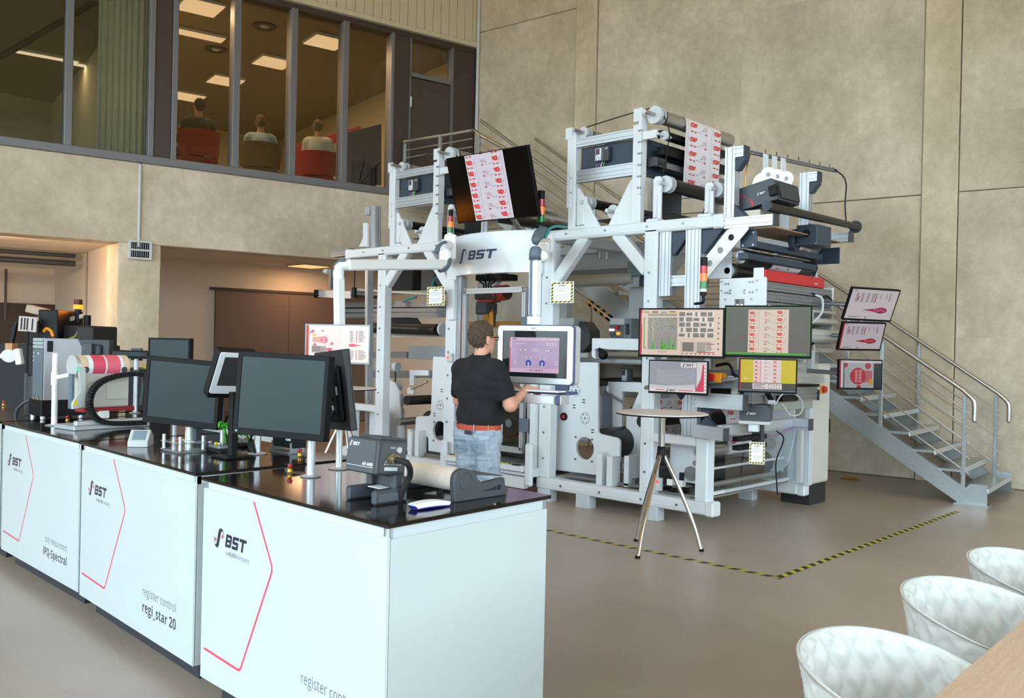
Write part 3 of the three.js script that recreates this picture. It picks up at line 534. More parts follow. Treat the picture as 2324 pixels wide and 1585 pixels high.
T.hmi = drawn(128, 128, (x, w, h) => { x.fillStyle = '#5a5f66'; x.fillRect(0, 0, w, h); x.fillStyle = '#d9dde4'; x.fillRect(8, 6, 88, 116); grey(x, 14, 10, 58, 56, '#343c5a'); grey(x, 12, 10, 8, 70, '#a8283a'); for (let i = 0; i < 4; i++) grey(x, 78, 10 + i * 20, 14, 12, '#efc'); for (let i = 0; i < 6; i++) grey(x, 18 + (i % 3) * 24, 84 + Math.floor(i / 3) * 18, 16, 12, i % 2 ? '#6a8ad0' : '#e6e6ea'); });
const screenMat = (t, k = 0.8) => phys(0x020202, { roughness: 0.16, specularIntensity: 0.4, emissive: 0xffffff, emissiveMap: t, emissiveIntensity: k * 0.34 });
const printMat = (t, r = 0.6, more = {}) => std(0xffffff, r, 0, { map: t, ...more });
// ================================================================ THE ROW OF DISPLAY COUNTERS
function counter(cl, cr, back, l1, l2, label, bottom = 0.1) {
  const P = new Plane(cl, cr.clone().sub(cl), cl.clone().sub(back)), w = cr.clone().sub(cl).length(), d = 0.9, t = thing('display_counter', label, 'counter', 'white display counters in a row');
  part(t, 'worktop', P.box(-0.005, w + 0.005, 0.985, 1.0, -d - 0.005, 0.005, 0.003), M.counterTop);
  part(t, 'frame', [P.box(0.012, w - 0.012, 0.93, 0.985, -d + 0.012, -0.012, 0.004), P.box(0.012, 0.04, bottom, 0.985, -0.04, -0.012, 0.003), P.box(w - 0.04, w - 0.012, bottom, 0.985, -0.04, -0.012, 0.003), P.box(w - 0.04, w - 0.012, bottom, 0.985, -d + 0.012, -d + 0.04, 0.003), P.box(0.02, w - 0.02, bottom, bottom + 0.03, -d + 0.02, -0.02, 0.003)], M.counterFrame);
  const f = part(t, 'front_panel', P.box(0.0, w, bottom, 0.952, -0.0145, -0.008, 0.002), M.counterWhite);
  const pg = pic(w - 0.006, 0.846); pg.translate(w / 2, bottom + 0.003 + 0.423, -0.0065); P.put(pg);
  part(f, 'printed_front', pg, phys(0xffffff, { map: counterFront(w, l1, l2), roughness: 0.18, clearcoat: 0.6, clearcoatRoughness: 0.05 }));
  part(t, 'side_panel', P.box(w - 0.008, w - 0.002, bottom, 0.945, -d + 0.016, -0.018, 0.002), M.counterWhite);
  part(t, 'side_panel', P.box(0.002, 0.008, bottom, 0.945, -d + 0.016, -0.018, 0.002), M.counterWhite);
  part(t, 'back_panel', P.box(0.02, w - 0.02, bottom, 0.945, -d + 0.008, -d + 0.014, 0.002), M.counterWhite);
  part(t, 'plinth', P.box(0.07, w - 0.09, 0, bottom, -d + 0.08, -0.08, 0.004), M.plinth);
  settle(t); return P;
}
const C1 = counter(V(-3.788, 0, -1.993), V(-2.42, 0, -1.953), V(-3.836, 0, -2.895), 'register control', 'CLS PRO', 'nearest white display counter, with the grey scanner and cream roller on its black top');
const C2 = counter(V(-5.47, 0, -2.11), V(-3.921, 0, -2.026), V(-5.47, 0, -3.01), 'register control', 'regi_star 20', 'second white display counter, lettered register control, with two dark monitors on top');
const C3 = counter(V(-7.0, 0, -2.16), V(-5.52, 0, -2.12), V(-7.0, 0, -3.06), 'color measurement', 'iPQ-Spectral', 'third white display counter, lettered color measurement, with the tower unit and white pole');
const C4 = counter(V(-8.55, 0, -2.21), V(-7.07, 0, -2.165), V(-8.55, 0, -3.11), 'web inspection', 'iPQ', 'farthest white display counter, cut off by the left edge of the picture');
// ================================================================ THE PRESS: two white frames, a gate between them, roller towers on top
const ZF = -7.1, ZB = -9.02, XM = -14.0;                         // front and back of the frames; XM - x mirrors right to left
const zb = (z, px0, py0, px1, py1, depth, ch = 0) => { const P = ZP(z), mx = (px0 + px1) / 2, my = (py0 + py1) / 2; return box(P.hit(px0, my).s, P.hit(px1, my).s, P.hit(mx, py0).y, P.hit(mx, py1).y, z - depth, z, ch); };
const pz = (z, px, py) => ZP(z).hit(px, py).p;
const pl2 = (z, pts) => pts.map(([a, b]) => { const h = ZP(z).hit(a, b); return [h.s, h.y]; });
const screwG = new THREE.CylinderGeometry(0.012, 0.013, 0.01, 8).rotateX(Math.PI / 2);
const screw = (par0, x, y, z, k = 1) => { const par = holder(par0), m = new THREE.Mesh(screwG, M.screwHead); m.name = 'screw'; m.scale.set(k, k, 1); m.position.set(x, y, z + 0.004); m.castShadow = m.receiveShadow = true; par.add(m); return m; };
const rollerG = (x, y, z0, z1, r, seg = 28) => cyl(V(x, y, z0), V(x, y, z1), r, seg);

const press = thing('printing_press', 'large white web inspection press with two roller towers and aluminium carriers', 'machine');
function pressFrame(mir, label) {
  const X = (x) => (mir ? XM - x : x), t = module(press, 'press_frame', label);
  const B = (x0, x1, y0, y1, z0, z1, ch = 0.006) => box(X(x0), X(x1), y0, y1, z0, z1, ch);
  for (const [z, s] of [[ZF, -1], [ZB, 1]]) {
    const z1 = z + 0.13 * s;
    part(t, 'base_rail', [B(-6.35, -4.3, 0.13, 0.245, z, z1, 0.012), B(-4.31, -4.22, 0.12, 0.255, z + 0.006, z1 - 0.006, 0.015)], M.white);
    const u1 = part(t, 'upright', B(-6.335, -6.175, 0.24, 2.78, z, z1, 0.014), M.white), u2 = part(t, 'upright', B(-5.035, -4.885, 0.24, 2.78, z, z1, 0.014), M.white);
    part(t, 'top_rail', [B(-6.34, -4.26, 2.72, 2.83, z, z1, 0.012), B(-4.3, -4.19, 2.71, 2.84, z + 0.006, z1 - 0.006, 0.015)], M.white);
    part(t, 'end_post', B(-4.42, -4.29, 0.24, 0.825, z, z1, 0.012), M.white);
    part(t, 'end_rail', B(-4.89, -4.421, 0.74, 0.825, z, z1, 0.012), M.white);
    if (z === ZF) {
      part(t, 'cover_strip', B(-6.29, -6.22, 0.3, 2.66, z + 0.006, z - 0.002, 0.002), M.white); part(t, 'cover_strip', B(-4.99, -4.93, 0.3, 2.66, z + 0.006, z - 0.002, 0.002), M.white);
      for (const [x, p] of [[-6.25, u1], [-4.965, u2]]) for (let y = 0.45; y < 2.6; y += 0.27) screw(p, X(x), y, z + 0.004);
      part(t, 'rail_strip', [B(-6.2, -4.45, 2.742, 2.81, z + 0.007, z - 0.002, 0.002)], M.white); part(t, 'rail_strip', B(-6.2, -4.5, 0.16, 0.215, z + 0.007, z - 0.002, 0.002), M.white);
      for (const x of [-6.0, -5.5, -5.0, -4.6]) { screw(t, X(x), 2.78, z + 0.006); screw(t, X(x), 0.187, z + 0.006); }
    }
    part(t, 'brace', bar(V(X(-6.2), 2.27, z - 0.065 * -s), V(X(-5.78), 2.75, z - 0.065 * -s), 0.1, 0.12, 0.012), M.white);
    part(t, 'brace', bar(V(X(-5.02), 2.36, z - 0.065 * -s), V(X(-5.4), 2.75, z - 0.065 * -s), 0.1, 0.12, 0.012), M.white);
  }
  for (const [x, y] of [[-6.25, 0.19], [-6.25, 2.77], [-4.96, 0.19], [-4.96, 2.77]]) part(t, 'cross_beam', B(x - 0.06, x + 0.06, y - 0.055, y + 0.055, ZB + 0.12, ZF - 0.12, 0.01), M.white);
  for (const x of [-6.24, -5.72, -4.9]) for (const z of [ZF - 0.06, ZB + 0.06]) part(t, 'foot', B(x - 0.085, x + 0.085, 0, 0.131, z - 0.06, z + 0.06, 0.004), M.whiteDim);
  // side plates inside the frame, cut out around rollers
  for (const z of [-7.32, ZB + 0.2]) {
    const o = pl2(-7.32, [[1262, 822], [1357, 823], [1357, 984], [1407, 996], [1406, 1048], [1362, 1042], [1360, 1080], [1252, 1066]]).map(([x, y]) => [X(x), y]);
    const h = ZP(-7.32).hit(1327, 1018), holes = [[X(h.s), h.y, 0.122]];
    for (const [a, b] of [[1307, 887], [1328, 950]]) { const q = ZP(-7.32).hit(a, b); holes.push([X(q.s), q.y, 0.018]); }
    if (mir) o.reverse();
    const p = part(t, 'side_plate', plate(o, 0.03, holes, 0.003, [0.02, 0.02, 0.04, 0.05, 0.05, 0.05, 0.02, 0.02]).translate(0, 0, z - 0.03), M.white);
    if (z > -8) {
      for (const [a, b] of [[1307, 992], [1344, 998], [1306, 1042], [1344, 1048]]) { const q = ZP(-7.32).hit(a, b); screw(p, X(q.s), q.y, z); }
      for (const [a, b] of [[1325, 908], [1303, 920], [1345, 976]]) for (const k of [0, 6]) { const q = ZP(-7.32).hit(a, b + k); part(p, 'slot', box(X(q.s) - 0.018, X(q.s) + 0.018, q.y - 0.005, q.y + 0.005, z - 0.004, z + 0.0015), M.hole); }
      for (const [a, b] of [[1307, 887], [1328, 950]]) { const q = ZP(-7.32).hit(a, b); const g = new THREE.TorusGeometry(0.058, 0.002, 4, 28).translate(X(q.s), q.y, z + 0.001); part(p, 'bearing_ring', g, M.aluDark); for (let i = 0; i < 6; i++) screw(p, X(q.s) + 0.045 * Math.cos(i * 1.047), q.y + 0.045 * Math.sin(i * 1.047), z, 0.35); }
      part(t, 'support_bracket', [B(-5.63, -5.56, 0.24, 0.56, -7.34, -7.2, 0.004), B(-5.5, -5.43, 0.24, 0.54, -7.34, -7.2, 0.004), B(-5.36, -5.3, 0.24, 0.55, -7.5, -7.3, 0.004)], M.white);
    }
    const o2 = pl2(-7.7, [[1360, 866], [1462, 868], [1466, 1080], [1404, 1072], [1402, 1040], [1360, 1030]]).map(([x, y]) => [X(x), y]), hA = pl2(-7.7, [[1368, 892], [1396, 893], [1396, 988], [1368, 980]]).map(([x, y]) => [X(x), y]), hB = pl2(-7.7, [[1418, 888], [1456, 890], [1440, 930], [1428, 940], [1426, 1020], [1416, 1024]]).map(([x, y]) => [X(x), y]);
    if (mir) { o2.reverse(); hA.reverse(); hB.reverse(); }
    part(t, 'inner_plate', plate(o2, 0.025, [hA, hB], 0.002, 0.03).translate(0, 0, z - 0.36), M.white);
    part(t, 'end_plate', plate([[X(-4.86), 0.36], [X(-4.45), 0.36], [X(-4.45), 0.72], [X(-4.86), 0.72]].sort((a, b) => 0), 0.02, [[X(-4.58), 0.55, 0.028]], 0.002).translate(0, 0, z - 0.06), M.white);
  }
  part(t, 'hub', cyl(V(X(-4.58), 0.55, -7.4), V(X(-4.58), 0.55, -7.36), 0.026, 16), M.rollSteel);
  // rollers between the plates
  const R = [[-5.655, 0.64, 0.16, M.rollBlack], [-5.2, 0.9, 0.06, M.rollBlack], [-5.05, 0.62, 0.05, M.rollSteel], [-5.45, 0.42, 0.045, M.rollSteel], [-5.9, 1.25, 0.05, M.rollBlack]];
  for (const [x, y, r, m] of R) part(t, 'roller', rollerG(X(x), y, -7.36, ZB + 0.2, r), m);
  part(t, 'drip_tray', B(-6.1, -5.05, 0.25, 0.28, ZB + 0.15, ZF - 0.2, 0.004), M.aluDark);
  part(t, 'slide_rail', [profile(V(X(-5.3), 0.3, ZF - 0.25), V(X(-5.3), 0.3, ZB + 0.2), 0.09, 0.045), profile(V(X(-5.15), 0.34, ZF - 0.3), V(X(-5.15), 0.34, ZB + 0.2), 0.045, 0.135)], M.aluDark);
  return settle(t);
}
pressFrame(false, 'right half of the white press frame, beside the column of four monitors');
pressFrame(true, 'left half of the white press frame, behind the white left-hand arm');

// ---- roller towers on the top rails
function tower(label) {
  const t = module(press, 'roller_tower', label), z1 = ZF - 0.01, z0 = -8.62, zc = (z0 + z1) / 2;
  for (const z of [z1, z0 + 0.08]) {
    const f = z === z1 ? 1 : 0;
    part(t, 'tower_post', [box(-6.0, -5.915, 2.83, 3.82, z - 0.08, z, 0.006), box(-6.015, -5.965, 3.05, 3.8, z, z + 0.008, 0.002)], M.white);
    part(t, 'tower_post', [box(-5.2, -5.1, 2.83, 3.78, z - 0.08, z, 0.006), box(-5.13, -5.095, 3.1, 3.9, z - 0.09, z + 0.01, 0.003)], M.white);
    part(t, 'crossbar', profile(V(-5.92, 3.705, z - 0.04), V(-5.19, 3.705, z - 0.04), 0.05, 0.09), M.alu);
    part(t, 'crossbar', profile(V(-5.92, 3.36, z - 0.04), V(-5.19, 3.36, z - 0.04), 0.05, 0.125), M.alu);
    part(t, 'gusset', plate([[-5.905, 2.832], [-5.6, 2.832], [-5.87, 3.24], [-5.905, 3.24]], 0.02, [], 0.002).translate(0, 0, z - 0.05), M.white);
    part(t, 'gusset', plate([[-5.5, 2.832], [-5.21, 2.832], [-5.21, 3.26], [-5.235, 3.26]], 0.02, [], 0.002).translate(0, 0, z - 0.05), M.white);
    part(t, 'head_plate', box(-6.045, -5.955, 3.75, 3.87, z - 0.01, z + 0.012, 0.004), M.white);
    part(t, 'head_plate', box(-5.19, -5.09, 3.8, 3.93, z - 0.01, z + 0.014, 0.004), M.white);
    if (f) { for (let i = 0; i < 6; i++) for (const x of [-5.118, -5.09]) screw(t, x, 3.16 + i * 0.11, z + 0.012, 0.8); screw(t, -5.96, 3.35, z + 0.002, 0.5); screw(t, -5.96, 3.2, z + 0.002, 0.5); }
  }
  part(t, 'back_panel', box(-5.9, -5.2, 3.42, 3.66, z1 - 0.1, z1 - 0.08), M.slate);
  part(t, 'side_panel', box(-5.16, -5.13, 3.3, 3.66, z0 + 0.1, z1 - 0.1), M.slate);
  part(t, 'cable_tray', box(-5.5, -5.2, 3.42, 3.5, z0 + 0.1, z1 - 0.12), M.black);
  // shafts with white discs at the two top corners, rollers run to the back
  for (const [x, y, r] of [[-5.87, 3.815, 0.06], [-5.0, 3.86, 0.085]]) {
    part(t, 'shaft', cyl(V(x, y, z1 + 0.1), V(x, y, z1 - 0.35), 0.02, 12), M.rollSteel);
    part(t, 'disc', [cyl(V(x, y, z1 - 0.06), V(x, y, z1 - 0.1), r, 28), cyl(V(x, y, z1 - 0.13), V(x, y, z1 - 0.15), r, 28)], M.whiteDim);
    part(t, 'roller', cyl(V(x, y, z1 - 0.2), V(x, y, z0 + 0.05), r * 0.8, 28), M.rollSteel);
  }
  part(t, 'idler_arm', box(-5.09, -4.93, 3.62, 3.7, z1 - 0.03, z1, 0.004), M.white);
  part(t, 'idler_wheel', [cyl(V(-4.9, 3.65, z1 - 0.08), V(-4.9, 3.65, z1 - 0.11), 0.045, 24), cyl(V(-4.9, 3.65, z1 + 0.02), V(-4.9, 3.65, z1 - 0.2), 0.014, 10)], M.whiteDim);
  part(t, 'belt', tube([V(-5.87, 3.88, z1 - 0.115), V(-5.4, 3.925, z1 - 0.115), V(-5.0, 3.95, z1 - 0.115)], 0.006, 8, 5), M.rubber); part(t, 'belt', tube([V(-4.92, 3.84, z1 - 0.115), V(-4.855, 3.68, z1 - 0.115), V(-4.86, 3.6, z1 - 0.11), V(-4.93, 3.24, z1 - 0.115)], 0.006, 12, 5), M.rubber);
  part(t, 'guide_beam', [box(-5.06, -4.98, 3.5, 3.58, z0 + 0.05, z1 - 0.2, 0.005), box(-5.09, -4.99, 3.68, 3.74, z0 + 0.05, z1 - 0.2, 0.005)], M.black);
  part(t, 'sensor_bar', box(-5.12, -5.0, 3.38, 3.44, z0 + 0.1, z1 - 0.14, 0.004), M.aluDark);
  part(t, 'sensor_box', box(-5.11, -5.0, 3.38, 3.47, z1 - 0.3, z1 - 0.12, 0.006), M.graphite);
  // lower rollers on bracket plates
  for (const [x, h] of [[-5.83, 0.33], [-4.935, 0.43], [-4.37, 0.31]]) for (const z of [z1, z0 + 0.05]) {
    part(t, 'bracket_plate', [plate([[x - 0.045, 2.85], [x + 0.045, 2.85], [x + 0.045, 2.83 + h - 0.03], [x + 0.025, 2.83 + h], [x - 0.025, 2.83 + h], [x - 0.045, 2.83 + h - 0.03]], 0.025, [], 0.002).translate(0, 0, z - 0.07), bar(V(x, 2.86, z - 0.03), V(x, 3.08, z - 0.06), 0.02, 0.05), box(x - 0.09, x + 0.05, 2.83, 2.852, z - 0.1, z + 0.0, 0.003)], M.white);
    if (z === z1) for (const dx of [-0.06, -0.02, 0.025]) screw(t, x + dx, 2.858, z - 0.02, 0.6);
  }
  for (const [x, y, r, m] of [[-5.83, 3.1, 0.05, M.rollBlack], [-4.885, 3.19, 0.065, M.rollBlack], [-4.33, 3.08, 0.055, M.rollBlack], [-5.5, 2.98, 0.055, M.rollBlack]]) {
    part(t, 'roller', rollerG(x, y, z1 - 0.22, z0 + 0.05, r), m); part(t, 'disc', [cyl(V(x, y, z1 - 0.1), V(x, y, z1 - 0.13), r + 0.015, 28), cyl(V(x, y, z1 - 0.16), V(x, y, z1 - 0.18), r + 0.015, 28), cyl(V(x, y, z1), V(x, y, z1 - 0.22), 0.02, 10)], M.whiteDim);
  }
  part(t, 'dark_web', [box(-5.52, -5.18, 2.95, 3.36, -7.95, -7.942), box(-5.9, -4.95, 2.94, 2.946, -8.3, -7.4)], M.foil);
  return settle(t);
}
const towerR = tower('right roller tower, the printed film hanging from its top roller');
const towerL = towerR.clone(); towerL.userData = { label: 'left roller tower, partly hidden behind the tilted black screen' }; towerL.position.x -= 2.9; press.add(towerL);

// printed film over the top roller of the right tower, down to the lower roller
function webSheet(pts, z0, z1, flip = 1, rows = 5) {       // a film swept along pts (x, y) and z0..z1 wide, 1.2 mm thick
  const g = new THREE.BufferGeometry(), P = [], N = [], U = []; let len = 0; const L = [0];
  for (let i = 1; i < pts.length; i++) { len += Math.hypot(pts[i][0] - pts[i - 1][0], pts[i][1] - pts[i - 1][1]); L.push(len); }
  for (const side of [1, -1]) for (let i = 0; i + 1 < pts.length; i++) {
    const [x0, y0] = pts[i], [x1, y1] = pts[i + 1], l = Math.hypot(x1 - x0, y1 - y0), nx = (y1 - y0) / l * side, ny = -(x1 - x0) / l * side;
    const q = [[x0, y0, z0, 0, L[i]], [x0, y0, z1, 1, L[i]], [x1, y1, z1, 1, L[i + 1]], [x1, y1, z0, 0, L[i + 1]]];
    for (const k of (side > 0) === (z1 < z0) ? [0, 1, 2, 0, 2, 3] : [0, 2, 1, 0, 3, 2]) { const [x, y, z, u, v] = q[k]; P.push(x + nx * 0.0006, y + ny * 0.0006, z); N.push(nx, ny, 0); U.push(flip > 0 ? u : 1 - u, -v / (rows * 0.155)); }
  }
  g.setAttribute('position', new THREE.Float32BufferAttribute(P, 3)); g.setAttribute('normal', new THREE.Float32BufferAttribute(N, 3)); g.setAttribute('uv', new THREE.Float32BufferAttribute(U, 2));
  return g;
}
const arc = (cx, cy, r, a0, a1, n = 8) => Array.from({ length: n + 1 }, (_, i) => { const a = (a0 + (a1 - a0) * i / n) * Math.PI / 180; return [cx + r * Math.cos(a), cy + r * Math.sin(a)]; });
single('printed_film', webSheet([...arc(-5.0, 3.86, 0.071, 150, 0, 16), ...arc(-4.885, 3.19, 0.068, 180, 250, 9)], -7.62, -8.28, -1, 5.5), printMat(T.web, 0.4), 'white film printed with red cups, hanging from the right tower', 'film');

// ---- the gate between the halves: curved name panel, doors of clear sheet in aluminium
{
  const g = module(press, 'press_gate', 'gate with the curved white name panel');
  const n = 24, x0 = -7.6, x1 = -6.4, P = [], N = [], U = [], sag = 0.16, c = (x1 - x0) / 2, R = (c * c + sag * sag) / (2 * sag), xc = (x0 + x1) / 2, zc = -7.04 + sag - R, aM = Math.asin(c / R);
  const shell = (r, out) => { for (let i = 0; i < n; i++) { const q = [i / n, (i + 1) / n].map((u) => { const a = -aM + 2 * aM * u; return [xc + r * Math.sin(a), zc + r * Math.cos(a), Math.sin(a), Math.cos(a), u]; }); const v = [[...q[0], 2.4], [...q[1], 2.4], [...q[1], 2.845], [...q[0], 2.845]]; for (const k of out > 0 ? [0, 1, 2, 0, 2, 3] : [0, 2, 1, 0, 3, 2]) { const [x, z, nx, nz, u, y] = v[k]; P.push(x, y, z); N.push(nx * out, 0, nz * out); U.push(u, (y - 2.4) / 0.445); } } };
  shell(R, 1);
  const front = new THREE.BufferGeometry(); front.setAttribute('position', new THREE.Float32BufferAttribute(P, 3)); front.setAttribute('normal', new THREE.Float32BufferAttribute(N, 3)); front.setAttribute('uv', new THREE.Float32BufferAttribute(U, 2));
  const sh = new THREE.Shape(); sh.absarc(0, 0, R - 0.001, Math.PI / 2 + aM, Math.PI / 2 - aM, true); sh.absarc(0, 0, R - 0.012, Math.PI / 2 - aM, Math.PI / 2 + aM, false);
  const body = new THREE.ExtrudeGeometry(sh, { depth: 0.444, bevelEnabled: false, curveSegments: 24 }).rotateX(Math.PI / 2).translate(xc, 2.8445, zc).applyMatrix4(new THREE.Matrix4()); 
  const np = part(g, 'name_panel', body, M.white);
  part(np, 'printed_face', front, phys(0xffffff, { map: T.banner, roughness: 0.3, clearcoat: 0.3 }));
  part(g, 'mount_flange', box(-7.7, -7.59, 2.36, 2.86, -7.1, -7.04, 0.006), M.white); part(g, 'mount_flange', box(-6.41, -6.3, 2.38, 2.86, -7.1, -7.04, 0.006), M.white);
  part(g, 'junction_cover', box(-7.7, -7.6, 1.9, 2.36, -7.1, -7.02, 0.006), M.white);
  part(g, 'lintel', box(-7.86, -6.17, 2.7, 2.78, -7.22, -7.12, 0.006), M.white);
  part(g, 'side_channel', box(-7.69, -7.6, 0.25, 1.9, -7.13, -7.06, 0.004), M.white); part(g, 'side_channel', box(-6.42, -6.345, 0.25, 2.38, -7.13, -7.06, 0.004), M.white);
  part(g, 'frame_profile', profile(V(-7.56, 0.25, -7.12), V(-7.56, 2.4, -7.12), 0.05, 0.09), M.alu);
  part(g, 'frame_profile', profile(V(-6.46, 0.25, -7.12), V(-6.46, 2.4, -7.12), 0.05, 0.06), M.alu);
  // the door leaf, hinged on the right
  part(g, 'leaf_profile', profile(V(-7.47, 0.5, -7.09), V(-7.47, 2.25, -7.09), 0.05, 0.05), M.alu);
  part(g, 'leaf_profile', profile(V(-6.55, 0.5, -7.09), V(-6.55, 2.25, -7.09), 0.05, 0.05), M.alu);
  part(g, 'leaf_profile', profile(V(-7.49, 2.225, -7.09), V(-6.53, 2.225, -7.09), 0.05, 0.06), M.alu);
  part(g, 'leaf_profile', profile(V(-7.49, 0.5, -7.09), V(-6.53, 0.5, -7.09), 0.05, 0.06), M.alu);
  part(g, 'pane', box(-7.45, -6.57, 0.53, 2.2, -7.095, -7.09), M.polycarb);
  for (const y of [1.86, 0.78]) part(g, 'hinge', [box(-6.56, -6.5, y - 0.07, y + 0.07, -7.06, -7.04, 0.004), box(-6.49, -6.43, y - 0.07, y + 0.07, -7.06, -7.04, 0.004), cyl(V(-6.495, y - 0.07, -7.045), V(-6.495, y + 0.07, -7.045), 0.014, 10)], M.slateSoft);
  part(g, 'sill_rail', [box(-7.7, -6.3, 0.25, 0.34, -7.1, -7.0, 0.006), box(-7.72, -7.62, 0.2, 0.52, -7.02, -6.96, 0.02), box(-6.4, -6.3, 0.15, 0.6, -7.02, -6.96, 0.02)], M.white);
  part(g, 'step_frame', [box(-7.6, -6.4, 0.3, 0.36, -6.99, -6.93, 0.005), box(-7.6, -6.4, 0.12, 0.24, -7.04, -6.96, 0.005)], M.white);
  const tr = part(g, 'step_tread', box(-7.58, -6.42, 0.33, 0.345, -7.06, -6.99), M.galv);
  for (let i = 0; i < 26; i++) part(tr, 'grate_bar', box(-7.57 + i * 0.044, -7.562 + i * 0.044, 0.345, 0.375, -7.3, -6.98), M.galv);
  for (let i = 0; i < 6; i++) part(g, 'edge_mark', box(-7.5 + i * 0.19, -7.4 + i * 0.19, 0.36, 0.366, -6.985, -6.93), i % 2 ? M.black : M.yellow);
  const sw = part(g, 'switch_box', box(-7.69, -7.61, 1.42, 1.52, -7.05, -7.01, 0.008), M.paleGrey);
  part(sw, 'push_button', cyl(V(-7.66, 1.47, -7.012), V(-7.66, 1.47, -7.0), 0.014, 14), glow('#ff5a20', 0.8, 0x882200));
  settle(g);
}
// chain hoist hanging behind the gate, with a yellow lifting fork
{
  const h = thing('chain_hoist', 'red and black chain hoist with a mustard yellow fork behind the gate', 'hoist'), z = -8.3;
  part(h, 'housing', [zb(z, 1075, 660, 1118, 680, 0.2, 0.02)], M.blackSoft);
  part(h, 'motor', cyl(pz(z - 0.1, 1118, 668), pz(z - 0.1, 1151, 664), 0.1, 22), M.red);
  part(h, 'motor_cap', cyl(pz(z - 0.1, 1146, 665), pz(z - 0.1, 1152, 664), 0.085, 22), M.black);
  part(h, 'frame', zb(z - 0.04, 1082, 679, 1118, 686, 0.16, 0.008), M.red);
  part(h, 'chain_box', zb(z + 0.03, 1077, 685, 1106, 714, 0.2, 0.02), M.graphite);
  part(h, 'hook', [cyl(pz(z, 1110, 686), pz(z, 1111, 700), 0.022, 12), cyl(pz(z, 1111, 698), pz(z, 1111, 708), 0.035, 14)], M.black);
  part(h, 'control_cable', tube([pz(z + 0.04, 1124, 660), pz(z + 0.04, 1124, 690), pz(z + 0.04, 1122, 740)], 0.014, 10, 6), M.black);
  part(h, 'cable_cluster', [0, 1, 2, 3].map((i) => tube([pz(z, 1082 + i * 12, 628), pz(z, 1090 + i * 11, 640), pz(z, 1098 + i * 5, 646), pz(z, 1096 + i * 7, 660)], 0.012, 10, 5)), M.black);
  part(h, 'trolley', zb(z, 1078, 622, 1140, 636, 0.3, 0.01), M.black);
  part(h, 'lifting_fork', plate(pl2(z, [[1094, 742], [1122, 742], [1119, 712], [1114, 700], [1110, 726], [1108, 700], [1098, 712]]), 0.03, [], 0.003).translate(0, 0, z - 0.02), M.gold);
  part(h, 'spreader', zb(z - 0.01, 1062, 730, 1200, 744, 0.08, 0.006), std(0xc07a22, 0.5));
  part(h, 'suspension', [cyl(pz(z, 1110, 622), pz(z, 1110, 622).setY(2.78), 0.03, 8), box(-7.5, -6.5, 2.72, 2.8, z - 0.06, z + 0.06)], M.whiteDim);
  settle(h);
}
// ================================================================ SCREENS: solved from their four corners
// pose of a flat rectangle of known aspect from three of its corners at a given depth; far < 0 means its right side is nearer
function quadPose(tl, tr, bl, D, aspect, far = 0, lean = 0) {
  const r = [tl, tr, bl].map(([x, y]) => ray(x, y));
  let a = 1 + far * 0.05, b = 1 + lean;
  const F = (p, q) => { const u = r[1].clone().multiplyScalar(p).sub(r[0]), v = r[2].clone().multiplyScalar(q).sub(r[0]); return [u.dot(v) * 1e3, (u.lengthSq() - aspect * aspect * v.lengthSq()) * 1e3]; };
  for (let i = 0; i < 60; i++) {
    const f = F(a, b), e = 1e-5, fa = F(a + e, b), fb = F(a, b + e), J = [(fa[0] - f[0]) / e, (fb[0] - f[0]) / e, (fa[1] - f[1]) / e, (fb[1] - f[1]) / e], det = J[0] * J[3] - J[1] * J[2];
    if (Math.abs(det) < 1e-9) break; const da = (f[0] * J[3] - f[1] * J[1]) / det, db = (f[1] * J[0] - f[0] * J[2]) / det, k = Math.min(1, 0.02 / Math.max(Math.abs(da), Math.abs(db), 1e-9)); a -= da * k; b -= db * k;
  }
  const A = r[0], B = r[1].clone().multiplyScalar(a), C = r[2].clone().multiplyScalar(b), s = D / ((B.clone().add(C).multiplyScalar(0.5)).dot(camF));
  const P = [A, B, C].map((p) => p.clone().multiplyScalar(s).add(EYE)), u = P[1].clone().sub(P[0]), v = P[0].clone().sub(P[2]), w = u.length(), h = v.length(); u.normalize(); v.addScaledVector(u, -v.dot(u)).normalize();
  return { w, h, c: P[1].clone().add(P[2]).multiplyScalar(0.5), m: new THREE.Matrix4().makeBasis(u, v, new THREE.Vector3().crossVectors(u, v)).setPosition(P[1].clone().add(P[2]).multiplyScalar(0.5)) };
}
// pose of an upright screen turned by yaw degrees from the machine's front towards its end
function yawPose(tl, tr, br, bl, D, yaw) {
  const c = atD((tl[0] + tr[0] + br[0] + bl[0]) / 4, (tl[1] + tr[1] + br[1] + bl[1]) / 4, D), y = yaw * Math.PI / 180, P = new Plane(c, V(Math.cos(y), 0, -Math.sin(y)));
  const mid = (p, q) => [(p[0] + q[0]) / 2, (p[1] + q[1]) / 2], l = P.hit(...mid(tl, bl)), r = P.hit(...mid(tr, br)), t = P.hit(...mid(tl, tr)), b = P.hit(...mid(bl, br));
  return { w: r.s - l.s, h: t.y - b.y, c, m: new THREE.Matrix4().makeBasis(P.u, V(0, 1, 0), P.n).setPosition(c) };
}
